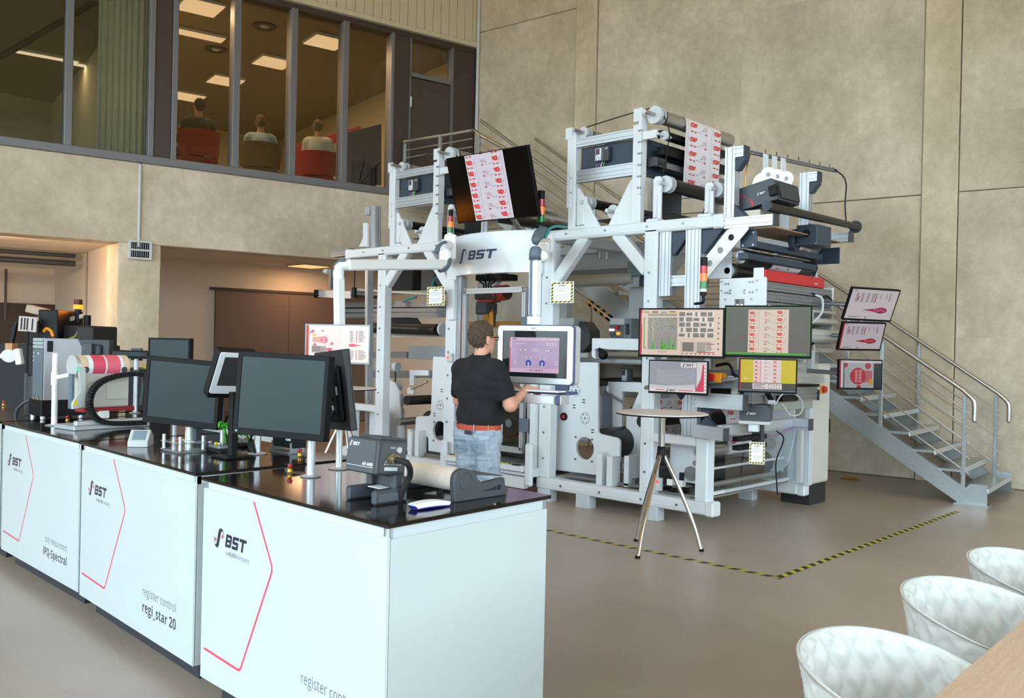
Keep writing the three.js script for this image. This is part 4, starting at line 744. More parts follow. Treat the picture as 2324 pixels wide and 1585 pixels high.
// a flat screen: casing, bezel round a sunk lit face, back hump; o.bez are left, right, top, bottom margins in metres
function screen(name, label, pose, tex, { bez = [0.012, 0.012, 0.012, 0.02], k = 0.8, t = 0.03, casing = M.monitorBlack, off = false, hump = true, group, category = 'monitor', vesa = true } = {}) {
  const { w, h, m } = pose, T0 = thing(name, label, category, group), G = (g) => g.applyMatrix4(m);
  part(T0, 'casing', G(cbox(w, h, t, 0.004).translate(0, 0, -t / 2 - 0.003)), casing);
  const [l, r, tp, b] = bez, iw = w - l - r, ih = h - tp - b, ox = (l - r) / 2, oy = (b - tp) / 2;
  part(T0, 'bezel', G(plate(rectO(-w / 2, w / 2, -h / 2, h / 2), 0.008, [[[ox - iw / 2, oy - ih / 2], [ox - iw / 2, oy + ih / 2], [ox + iw / 2, oy + ih / 2], [ox + iw / 2, oy - ih / 2]]], 0.0015).translate(0, 0, -0.006)), casing);
  part(T0, 'display', G(pic(iw, ih).translate(ox, oy, -0.0015)), off ? M.screenOff : screenMat(tex, k));
  if (hump) part(T0, 'back_cover', G(cbox(w * 0.6, h * 0.55, 0.03, 0.012).translate(0, -h * 0.04, -t - 0.016)), casing);
  if (vesa) part(T0, 'mount_plate', G(cbox(0.1, 0.1, 0.03, 0.003).translate(0, 0, -t - 0.045)), M.graphite);
  return T0;
}
// --- the four monitors at the front of the right half
const monArm = (t, from, to) => part(t, 'support_arm', [cyl(from, to, 0.018, 10)], M.aluDark);
{
  let t = screen('monitor', 'monitor with a cream page of grey tiles and green dots, upper left of four', yawPose([1445, 699.5], [1640.5, 699.5], [1642, 815], [1449, 810], 8.0, 14), T.defects, { k: 0.85, bez: [0.014, 0.014, 0.014, 0.022], group: 'monitors on the right end of the press' });
  monArm(t, atD(1543, 757, 8.05), V(-5.0, 1.72, ZF + 0.04)); settle(t);
  t = screen('monitor', 'widest monitor with a printed strip between dark grey bands and a green edge', yawPose([1643, 693], [1842, 694], [1838.6, 812], [1641.6, 814], 7.7, 20), T.inspect, { k: 0.8, bez: [0.012, 0.012, 0.014, 0.024], group: 'monitors on the right end of the press' });
  monArm(t, atD(1742, 753, 7.75), V(-4.5, 1.7, -7.04)); settle(t);
  t = screen('monitor', 'small monitor with sweeping pale curves and a red wedge, lower left of the four', yawPose([1473, 817], [1606, 820], [1603, 897], [1469, 894], 7.95, 12), T.curves, { k: 0.85, bez: [0.008, 0.008, 0.01, 0.02], group: 'monitors on the right end of the press' });
  part(t, 'stand_foot', plate(pl2(-6.75, [[1532, 896], [1550, 896], [1541, 908]]), 0.03).translate(0, 0, -6.8), M.black); monArm(t, atD(1540, 857, 8.0), V(-4.95, 1.25, ZF + 0.04)); settle(t);
  t = screen('monitor', 'small monitor with bright yellow margins, lower right of the four', yawPose([1676, 815], [1808, 814], [1807, 894], [1674, 892], 7.6, 18), T.yellow, { k: 0.85, bez: [0.008, 0.008, 0.01, 0.018], group: 'monitors on the right end of the press' });
  monArm(t, atD(1742, 853, 7.65), V(-4.5, 1.3, -7.0)); settle(t);
  // three monitors at the far end of the press
  const end = [['topmost tilted monitor at the stairs, pale page with a magenta drop', [1935.5, 652.5], [2045, 659.5], [2022, 731], [1912, 726], T.dropA, 8.4], ['middle tilted monitor at the stairs, dark red drop and red left edge', [1914, 731], [2012, 733.5], [1996, 798], [1900, 795.5], T.dropB, 8.4], ['lowest monitor at the stairs, dark page with a red cup picture', [1903, 815], [2002, 817.5], [2004, 886], [1904.5, 884], T.cupC, 8.4]];
  end.forEach(([lb, tl, tr, br, bl, tex, D], i) => { const ps = i < 2 ? quadPose(tl, tr, bl, D, 1.72, 1, 0) : yawPose(tl, tr, br, bl, D, 55); const t = screen('monitor', lb, ps, tex, { k: 0.62, bez: [0.01, 0.01, 0.012, 0.018], group: 'monitors at the stair end of the press' });
    part(t, 'support_arm', cyl(ps.c.clone().add(V(-0.06, 0, -0.02)), ps.c.clone().add(V(-0.5, 0.02, 0.05)), 0.02, 10), M.aluDark); settle(t); });
  // the big tilted screen above the gate
  t = screen('television', 'large tilted black screen with a printed strip, above the gate', quadPose([1012, 360], [1196, 329], [1040, 508], 9.3, 1.74, -1, 0), T.tv, { k: 0.85, bez: [0.008, 0.008, 0.008, 0.014], t: 0.04, category: 'television' });
  part(t, 'ceiling_bracket', [cyl(atD(1116, 420, 9.42), V(-7.0, 2.9, -7.5), 0.03, 10)], M.alu); settle(t);
  // monitor on the left arm
  t = screen('monitor', 'bright washed-out monitor hanging from the white left-hand arm', yawPose([692, 736], [839, 737], [838, 826], [691, 826], 8.0, 30), T.left, { k: 1.15, bez: [0.012, 0.012, 0.012, 0.016], casing: M.aluDark });
  settle(t);
}
// --- signal towers: red, amber, green
function signal(label, base, s, post, mat) {
  const t = thing('signal_tower', label, 'signal light', 'red amber and green signal towers on the press'), p = base;
  let y = 0; const seg = (name, h, r, m) => { part(t, name, cyl(V(p.x, p.y + y, p.z), V(p.x, p.y + y + h, p.z), r, 18), m); y += h; };
  seg('mount_ring', 0.035 * s, 0.034 * s, M.black); if (s < 0.99) seg('label_band', 0.03 * s, 0.033 * s, M.whitePlastic);
  seg('green_lens', 0.075 * s, 0.036 * s, phys(0x12803a, { roughness: 0.25, clearcoat: 0.5 })); seg('amber_lens', 0.075 * s, 0.036 * s, phys(0xf0701c, { roughness: 0.25, clearcoat: 0.5, emissive: 0xff6a10, emissiveIntensity: 0.25 })); seg('red_lens', 0.075 * s, 0.036 * s, phys(0xc01824, { roughness: 0.25, clearcoat: 0.5 }));
  seg('cap', 0.085 * s, 0.035 * s, M.black);
  if (post) part(t, 'stem', tube(post, 0.014 * s, 10, 8), mat ?? M.slateSoft); return settle(t);
}
signal('signal tower on the bent grey stem right of the tilted screen', pz(-6.95, 1227, 513), 1.05, [pz(-6.95, 1227, 512), pz(-6.95, 1226, 525), pz(-6.97, 1222, 532)]);
signal('smaller signal tower left of the tilted screen', pz(-6.98, 1022, 540), 0.85, [pz(-6.98, 1022, 541), pz(-7.02, 1022, 548), pz(-7.1, 1024, 552)], M.black);
{ const b = pz(-6.95, 1596, 671); signal('slim signal tower on a black bracket above the four monitors', b, 0.9, [b, b.clone().add(V(0, -0.06, 0)), b.clone().add(V(-0.1, -0.07, -0.03))], M.black); }
// --- the hazard-edged notices
function notice(label, pose) {
  const t = thing('safety_notice', label, 'sign', 'hazard-edged notices on the press');
  part(t, 'board', cbox(pose.w, pose.h, 0.006, 0.001).translate(0, 0, -0.004).applyMatrix4(pose.m), M.whitePlastic); part(t, 'print', pic(pose.w - 0.004, pose.h - 0.004).applyMatrix4(pose.m), printMat(T.sign, 0.4)); return settle(t);
}
notice('hazard-edged notice on the left half of the press', yawPose([969, 651], [1009, 651], [1008, 694], [968, 694], 10.35, 0));
notice('hazard-edged notice on the post right of the gate', yawPose([1250, 641], [1302, 638.5], [1301, 688], [1249, 689], 9.2, 6));
notice('hazard-edged notice hanging low at the right end of the press', yawPose([1701, 1007], [1737, 1001], [1735, 1052], [1699, 1057], 8.0, 35));
// ================================================================ THE STAIR END OF THE PRESS
const xz = (x, px, py) => XP(x).hit(px, py).p;                        // a point on a plane that faces the end
{
  // overhead carrier: two aluminium beams, uprights with spools between, tubes across
  const t = module(press, 'overhead_carrier', 'aluminium carrier with spools, reaching from the press top towards the stairs');
  const zA = -7.165, zC = -8.62, yB = 2.75, bar2 = (x0, x1, z) => profile(V(x0, yB, z), V(x1, yB, z), 0.09, 0.095);
  part(t, 'beam', bar2(-4.19, -3.72, zA), M.alu); part(t, 'beam', bar2(-4.19, -3.68, zC), M.alu);
  part(t, 'end_cap', cbox(0.016, 0.1, 0.095, 0.003).translate(-3.712, yB, zA), M.graphite); part(t, 'end_cap', cbox(0.016, 0.1, 0.095, 0.003).translate(-3.672, yB, zC), M.graphite);
  for (const [z, p0, p1, py0, py1] of [[zA, 1643, 1668, 336, 494], [zC, 1815, 1836, 393, 508]]) {
    const P = ZP(z + 0.045), x = (P.hit(p0, 420).s + P.hit(p1, 420).s) / 2, y1 = P.hit(p0, py0).y;
    part(t, 'upright', profile(V(x, yB + 0.05, z), V(x, y1, z), 0.1, 0.09, V(0, 0, 1)), M.alu);
    part(t, 'head_block', profile(V(x + 0.05, y1 - 0.05, z), V(x + 0.13, y1 - 0.05, z), 0.09, 0.095), M.alu);
    part(t, 'end_cap', cbox(0.014, 0.1, 0.095, 0.003).translate(x + 0.137, y1 - 0.05, z), M.graphite);
    part(t, 'gusset', plate([[x + 0.05, y1 - 0.1], [x + 0.05, y1 - 0.21], [x + 0.075, y1 - 0.21], [x + 0.14, y1 - 0.13], [x + 0.14, y1 - 0.1]], 0.08, [], 0.003).translate(0, 0, z - 0.04), M.slate);
    part(t, 'gusset', plate([[x + 0.05, yB + 0.05], [x + 0.17, yB + 0.05], [x + 0.05, yB + 0.16]], 0.08, [], 0.003).translate(0, 0, z - 0.04), M.slate);
    if (z === zA) t.userData.headX = x;
  }
  const hx = t.userData.headX; delete t.userData.headX;
  part(t, 'cross_rail', profile(V(hx + 0.1, 3.39, zA - 0.05), V(hx + 0.33, 3.4, zC + 0.05), 0.03, 0.03), M.aluDark);
  for (let i = 0; i < 3; i++) {
    const z = zA - 0.3 - i * 0.13, x = hx + 0.16 + i * 0.02;
    part(t, 'spool_hanger', [box(x - 0.005, x + 0.006, 3.18, 3.4, z - 0.045, z + 0.045, 0.002)], M.white);
    const sx = (y, z0, r, nm, m, a, b) => part(t, nm, cyl(V(x + 0.02 + 0.6 * a, y, z0 + 0.8 * a), V(x + 0.02 + 0.6 * b, y, z0 + 0.8 * b), r, 28), m); sx(3.2, z, 0.068, 'spool', M.silver, 0, 0.06); sx(3.2, z, 0.02, 'spool_core', M.aluDark, 0.05, 0.066);
    sx(3.11, z + 0.04, i ? 0.085 : 0.115, 'spool', M.silver, -0.02, 0.03); sx(3.11, z + 0.04, 0.018, 'spool_core', M.aluDark, 0.02, 0.037);
  }
  part(t, 'cable', tube([V(hx + 0.14, 3.36, zA - 0.06), V(hx + 0.08, 3.22, zA - 0.1), V(hx + 0.07, 3.0, zA - 0.1)], 0.006, 10, 5), M.gold);
  part(t, 'cable', tube([V(hx + 0.32, 3.42, zC + 0.1), V(hx + 0.42, 3.3, zC + 0.04), V(hx + 0.43, 3.05, zC + 0.06), V(hx + 0.45, 2.84, zC + 0.06)], 0.007, 12, 5), M.black);
  for (let i = 0; i < 7; i++) { const u = 0.2 + i * 0.12, z = zA - 0.05 + (zC - zA + 0.1) * u, x = hx + 0.1 + 0.23 * u; part(t, 'cable_tie', cyl(V(x, 3.4, z), V(x, 3.45, z), 0.004, 5), M.black); }
  for (const d of [0, 0.055]) part(t, 'cross_tube', cyl(V(-3.76, 2.875 - d * 0.4, -7.12), V(-3.7 + d, 2.875 - d * 0.4, zC - 0.1), 0.03, 16), M.rollBlack);
  part(t, 'tube_flange', cyl(V(-3.77, 2.87, -7.1), V(-3.77, 2.87, -7.13), 0.045, 24), M.slate); part(t, 'tube_flange', cyl(V(-3.68, 2.86, zC - 0.1), V(-3.68, 2.86, zC - 0.13), 0.06, 24), M.slate);
  const mb = part(t, 'drive_box', box(-3.86, -3.66, 2.6, 2.79, -8.15, -7.85, 0.006), M.slate);
  part(mb, 'drive_socket', [cyl(V(-3.76, 2.71, -7.852), V(-3.76, 2.71, -7.842), 0.035, 20)], M.black);
  for (const [x, y] of [[-3.85, 2.61], [-3.85, 2.7], [-3.85, 2.78], [-3.67, 2.61], [-3.67, 2.78]]) screw(mb, x, y, -7.85, 0.6);
  part(t, 'drive_disc', cyl(V(-3.87, 2.66, -7.88), V(-3.91, 2.66, -7.88), 0.1, 28), M.slate);
  part(t, 'guard_sheet', box(-4.15, -3.74, 2.69, 2.7, zC + 0.05, zA - 0.05), std(0x9a7d68, 0.5));
  for (const [y, x] of [[2.56, -3.98], [2.46, -4.04]]) part(t, 'guard_bar', box(x - 0.05, x + 0.05, y - 0.03, y + 0.03, zC + 0.05, -7.2, 0.004), M.slate);
  const gp = part(t, 'guard_end', box(-4.06, -3.9, 2.53, 2.69, -7.2, -7.185, 0.003), M.slate); for (const [x, y] of [[-3.93, 2.66], [-4.03, 2.55], [-3.93, 2.55]]) screw(gp, x, y, -7.185, 0.9);
  part(t, 'guard_end', box(-4.1, -3.8, 2.5, 2.66, zC - 0.05, zC - 0.035, 0.003), M.slate);
  // cut steel braces with round openings, front and back
  const O = pl2(-7.12, [[1655.5, 519], [1699, 515], [1698, 522], [1603, 634], [1599, 612], [1601, 584], [1649, 525]]), hs = [[1659.5, 539], [1635, 568.5], [1611, 598]].map(([a, b]) => { const h = ZP(-7.12).hit(a, b); return [h.s, h.y, 0.03]; });
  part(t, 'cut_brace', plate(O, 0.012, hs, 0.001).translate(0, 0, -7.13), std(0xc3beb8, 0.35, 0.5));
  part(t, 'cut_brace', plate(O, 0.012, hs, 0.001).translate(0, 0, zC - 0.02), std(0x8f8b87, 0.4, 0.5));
  part(t, 'plug', cyl(V(hs[0][0], hs[0][1], -7.14), V(hs[0][0], hs[0][1], -7.125), 0.03, 16), M.black);
  // uprights of aluminium below the top rail
  const P = ZP(-7.12), a0 = P.hit(1555, 600).s, a1 = P.hit(1589, 600).s, b0 = P.hit(1497, 580).s, b1 = P.hit(1522, 580).s;
  part(t, 'upright', profile(V((a0 + a1) / 2, 0.83, -7.17), V((a0 + a1) / 2, 2.72, -7.17), a1 - a0, 0.1, V(0, 0, 1)), M.alu);
  part(t, 'upright', profile(V((b0 + b1) / 2, P.hit(1510, 672).y, -7.17), V((b0 + b1) / 2, 2.72, -7.17), b1 - b0, 0.1, V(0, 0, 1)), M.alu);
  part(t, 'cross_piece', profile(V(b1, P.hit(1535, 637).y, -7.17), V(a0, P.hit(1535, 637).y, -7.17), 0.06, 0.1), M.alu);
  for (const [x0, x1] of [[b1, b1 + 0.2], [a1, a1 + 0.22]]) part(t, 'gusset', plate([[x0, 2.71], [x1, 2.71], [x0 + 0.03, 2.5], [x0, 2.5]], 0.06, [], 0.003).translate(0, 0, -7.2), M.slate);
  part(t, 'gusset', plate([[b1, 1.95], [b1 + 0.14, 1.95], [b1, 1.8]], 0.04).translate(0, 0, -7.2), M.slate);
  part(t, 'steel_brace', bar(V(a0 - 0.05, 2.6, -7.6), V(b1 + 0.05, 2.2, -7.6), 0.02, 0.1), std(0x9c958c, 0.4, 0.5));
  part(t, 'sensor_box', bar(V(-4.72, 2.38, -7.5), V(-4.7, 2.18, -7.5), 0.12, 0.1, 0.004), M.graphite);
  settle(t);
}
// camera housing on the carrier
function cameraBox(name, label, c, w, h, d, ax, stripe, art = true) {
  const t = thing(name, label, 'camera unit', undefined), m = new THREE.Matrix4().makeRotationFromEuler(new THREE.Euler(...ax)).setPosition(c), G = (g) => g.applyMatrix4(m);
  part(t, 'housing', G(plate([[-w / 2, -h / 2], [w / 2, -h / 2], [w / 2, h * 0.3], [w / 2 - 0.03, h / 2], [-w / 2, h / 2]], d, [], 0.004, 0.012).translate(0, 0, -d)), M.device);
  if (stripe) part(t, 'red_stripe', G(new THREE.ExtrudeGeometry(new THREE.Shape([[-w * 0.42, h / 2], [-w * 0.385, h / 2], [-w * 0.375, h * 0.3], [-w * 0.06, -h * 0.2], [-w * 0.05, -h / 2], [-w * 0.09, -h / 2], [-w * 0.1, -h * 0.17], [-w * 0.41, h * 0.28]].map((p) => new THREE.Vector2(...p))), { depth: 0.002, bevelEnabled: false }).translate(0, 0, 0.0005)), M.red);
  if (art) part(t, 'logo_plate', G(pic(w * 0.36, w * 0.09).translate(w * 0.22, -h * 0.02, 0.0012)), printMat(T.logoLight, 0.45));
  return [t, G];
}
{
  const [t, G] = cameraBox('camera_unit', 'graphite camera housing with a red stripe on the carrier', V(-3.97, 3.0, -7.25), 0.42, 0.2, 0.42, [0, 0, 0.2], true);
  part(t, 'end_cover', G(cbox(0.03, 0.15, 0.34, 0.005).translate(0.22, -0.01, -0.22)), M.graphite); part(t, 'side_plug', G(cbox(0.07, 0.09, 0.05, 0.004).translate(0.19, -0.02, 0.012)), M.black);
  part(t, 'base', G(cbox(0.34, 0.04, 0.3, 0.004).translate(-0.02, -0.125, -0.2)), M.black); part(t, 'mount', box(-4.12, -3.88, 2.8, 2.86, -7.5, -7.2, 0.004), std(0xd8d6c4, 0.5));
  settle(t);
}
// lower inspection unit: rollers, red lamp bar, white cheek plates, aluminium backs
{
  const t = module(press, 'inspection_unit', 'inspection unit with white cheek plate and bright red lamp bar, over the four monitors');
  const xA = ZP(-7.2).hit(1633, 650).s, xB = ZP(-7.2).hit(1738, 650).s, yT = ZP(-7.2).hit(1690, 628).y, zE = -8.55;
  const cp = part(t, 'cheek_plate', plate([[xA, yT - 0.62], [xB, yT - 0.62], [xB, yT - 0.01], [xA, yT - 0.012]], 0.025, [[[xA + 0.15, yT - 0.31], [xA + 0.25, yT - 0.31], [xA + 0.25, yT - 0.2], [xA + 0.15, yT - 0.2]]], 0.003, 0.015).translate(0, 0, -7.225), M.white);
  for (const [a, b] of [[0.02, 0.04], [0.37, 0.04], [0.02, 0.12], [0.37, 0.12], [0.06, 0.06], [0.09, 0.06], [0.3, 0.05], [0.33, 0.05], [0.06, 0.14], [0.085, 0.14], [0.11, 0.12], [0.11, 0.145], [0.25, 0.12], [0.25, 0.145], [0.3, 0.14], [0.33, 0.14], [0.06, 0.2], [0.32, 0.2]]) screw(cp, xA + a, yT - b, -7.2, 0.75);
  part(t, 'valve_block', [cyl(V(xA + 0.18, yT - 0.26, -7.28), V(xA + 0.18, yT - 0.26, -7.21), 0.02, 12), cyl(V(xA + 0.22, yT - 0.26, -7.28), V(xA + 0.22, yT - 0.26, -7.21), 0.02, 12)], M.silver);
  const yR = xz(xB, 1702, 613).y;
  part(t, 'logo_tab', box(xB - 0.13, xB - 0.03, yT - 0.03, yT + 0.075, -7.225, -7.21, 0.006), M.white);
  const rb = part(t, 'lamp_bar', box(xB - 0.07, xB - 0.02, yT - 0.04, yT + 0.06, zE + 0.15, -7.23, 0.006), M.red);
  part(rb, 'bar_logo', pic(0.16, 0.04).rotateY(Math.PI / 2).translate(xB - 0.0192, yT - 0.005, zE + 0.3), printMat(drawn(128, 32, (x, w, h) => { x.fillStyle = '#cf2a30'; x.fillRect(0, 0, w, h); logo(x, 6, 9, 13, '#f0d0cc', null); }), 0.45));
  for (let i = 0; i < 4; i++) part(t, 'back_profile', profile(V(xB - 0.05 - (i % 2) * 0.012, yT - 0.085 - i * 0.092, -7.22), V(xB - 0.05 - (i % 2) * 0.012, yT - 0.085 - i * 0.092, zE), 0.09, 0.074), M.aluDark);
  part(t, 'guide_rail', cyl(V(xB + 0.02, yT - 0.27, -7.23), V(xB + 0.02, yT - 0.27, zE), 0.018, 12), M.silver); part(t, 'guide_tube', cyl(V(xB + 0.03, yT - 0.36, -7.3), V(xB + 0.03, yT - 0.36, zE), 0.03, 14), M.silver);
  part(t, 'motor_tube', cyl(V(xB + 0.05, yT - 0.5, -7.5), V(xB + 0.05, yT - 0.5, zE), 0.065, 24), M.silver);
  part(t, 'pressure_gauge', [cyl(V(xB + 0.04, yT - 0.3, -7.9), V(xB + 0.09, yT - 0.3, -7.9), 0.05, 20)], M.silver); part(t, 'air_hose', tube([V(xB + 0.03, yT - 0.12, -8.12), V(xB + 0.08, yT - 0.15, -8.14), V(xB + 0.09, yT - 0.28, -8.12), V(xB + 0.06, yT - 0.38, -8.0)], 0.012, 14, 6), M.paleGrey);
  part(t, 'cable', tube([V(xB, yT - 0.1, -8.1), V(xB + 0.01, yT - 0.13, -8.25), V(xB + 0.01, yT - 0.11, -8.4), V(xB + 0.01, yT - 0.15, -8.52)], 0.007, 14, 5), M.black);
  const ep = part(t, 'cheek_plate', box(xA + 0.06, xB + 0.0, yT - 0.58, yT - 0.02, zE - 0.03, zE, 0.006), M.white); for (const [a, b] of [[0.02, 0.05], [0.42, 0.05], [0.42, 0.2], [0.42, 0.53], [0.2, 0.53]]) screw(ep, xA + 0.0 + a, yT - b, zE, 0.9);
  // the two black rollers above with their bearing plates
  const yA = xz(-4.15, 1656, 581).y, yC = xz(-4.25, 1630, 612).y;
  part(t, 'bearing_plate', box(-4.45, -4.2, yC - 0.07, yA + 0.12, -7.3, -7.28, 0.004), M.white); part(t, 'bearing_plate', box(-4.3, -4.05, yC - 0.05, yA + 0.06, -8.72, -8.7, 0.004), M.white);
  for (const [x, y] of [[-4.12, yA], [-4.24, yC]]) { part(t, 'roller', rollerG(x, y, -7.34, -8.68, 0.075, 32), M.rollBlack); part(t, 'hub', [cyl(V(x, y, -7.3), V(x, y, -7.345), 0.06, 24), cyl(V(x, y, -7.28), V(x, y, -7.31), 0.03, 16)], M.rollSteel); }
  part(t, 'belt', tube([V(-4.06, yA + 0.08, -8.66), V(-4.03, yA, -8.66), V(-4.08, yA - 0.09, -8.66), V(-4.2, yA - 0.12, -8.66)], 0.008, 12, 6), M.rubber);
  settle(t);
  single('printed_film', webSheet([[-4.044, yA + 0.04], ...arc(-4.12, yA, 0.0785, 20, -110, 12)], -7.78, -8.36, -1, 5.5), printMat(T.web, 0.4), 'printed film wound under the upper black roller at the stair end', 'film');
}
// clear-covered trunking, rails and cables right of the monitors
{
  const t = module(press, 'cable_duct', 'clear-covered aluminium trunking with cables right of the four monitors'), x = -4.0;
  const Y = (px, py) => xz(x, px, py).y, z0 = -7.3, z1 = -9.0;
  part(t, 'rail', profile(V(x - 0.02, Y(1850, 738), z0), V(x - 0.02, Y(1850, 738), -8.6), 0.06, 0.09), M.aluDark);
  part(t, 'rail', profile(V(x, Y(1860, 757), z0), V(x, Y(1860, 757), -8.75), 0.06, 0.09), M.alu);
  part(t, 'cover', box(x - 0.14, x - 0.02, Y(1850, 795), Y(1850, 765), z0, -8.6, 0.004), M.aluDark);
  part(t, 'paper_card', box(x - 0.012, x - 0.008, Y(1870, 790), Y(1870, 757), -8.45, -8.2), M.whitePlastic);
  part(t, 'rail', profile(V(x - 0.05, Y(1860, 806), -7.8), V(x - 0.05, Y(1860, 806), -8.35), 0.06, 0.1), M.alu);
  part(t, 'rail', profile(V(x, Y(1860, 856), z0), V(x, Y(1860, 856), -8.75), 0.07, 0.13), M.alu);
  part(t, 'clear_cover', box(x + 0.03, x + 0.034, Y(1860, 840), Y(1860, 800), z0, -8.6), M.polycarb);
  for (let i = 0; i < 2; i++) part(t, 'warning_label', new THREE.ConeGeometry(0.022, 0.045, 3).scale(1, 1, 0.1).rotateY(Math.PI / 2).translate(x + 0.037, Y(1815, 837), -7.62 - i * 0.06), M.orange);
  part(t, 'green_cable', tube([V(x + 0.04, Y(1830, 741), -7.6), V(x + 0.04, Y(1850, 744), -8.0), V(x + 0.05, Y(1880, 745), -8.4), V(x + 0.1, Y(1900, 738), -8.75)], 0.009, 20, 6), M.green);
  part(t, 'black_cable', tube([V(x + 0.04, Y(1845, 770), -7.95), V(x + 0.06, Y(1852, 790), -8.0), V(x + 0.06, Y(1868, 797), -8.15), V(x + 0.06, Y(1885, 785), -8.38), V(x + 0.04, Y(1895, 772), -8.5)], 0.012, 24, 6), M.black);
  for (let i = 0; i < 3; i++) part(t, 'black_cable', tube([V(x + 0.02, Y(1840, 828), -7.75 - i * 0.05), V(x + 0.03, Y(1848, 836 - i * 2), -7.9 - i * 0.04), V(x + 0.03, Y(1856, 830), -8.06 - i * 0.02), V(x + 0.02, Y(1860, 822), -8.12)], 0.01, 14, 6), M.black);
  part(t, 'black_cable', tube([V(x + 0.03, Y(1810, 869), -7.35), V(x + 0.04, Y(1830, 876), -7.7), V(x + 0.04, Y(1855, 872), -8.1), V(x + 0.04, Y(1890, 873), -8.6)], 0.016, 20, 6), M.black);
  part(t, 'bracket_post', box(x - 0.14, x - 0.06, Y(1850, 905), Y(1860, 875), -8.25, -7.9, 0.004), M.whiteDim);
  part(t, 'rail', profile(V(x + 0.04, Y(1820, 893), -7.2), V(x + 0.04, Y(1820, 893), -8.5), 0.08, 0.13), M.aluDark);
  part(t, 'end_cap', box(x - 0.0, x + 0.09, Y(1885, 905), Y(1885, 882), -8.53, -8.51, 0.003), M.graphite);
  part(t, 'plate', box(x + 0.02, x + 0.035, Y(1850, 925), Y(1850, 905), -8.5, -7.7, 0.003), M.galv);
  part(t, 'connector', box(x + 0.07, x + 0.15, Y(1830, 905), Y(1830, 893), -7.95, -7.65, 0.006), M.black);
  part(t, 'grey_cable', tube([V(x + 0.12, Y(1815, 912), -7.55), V(x + 0.16, Y(1822, 890), -7.6), V(x + 0.17, Y(1832, 884), -7.75), V(x + 0.17, Y(1846, 905), -7.98), V(x + 0.16, Y(1846, 930), -7.98), V(x + 0.16, Y(1830, 934), -7.78), V(x + 0.15, Y(1818, 910), -7.62)], 0.008, 40, 6), M.paleGrey);
  part(t, 'back_post', [box(x - 0.2, x - 0.14, 0.25, Y(1850, 740), -8.9, -8.82, 0.004)], M.whiteDim);
  settle(t);
}
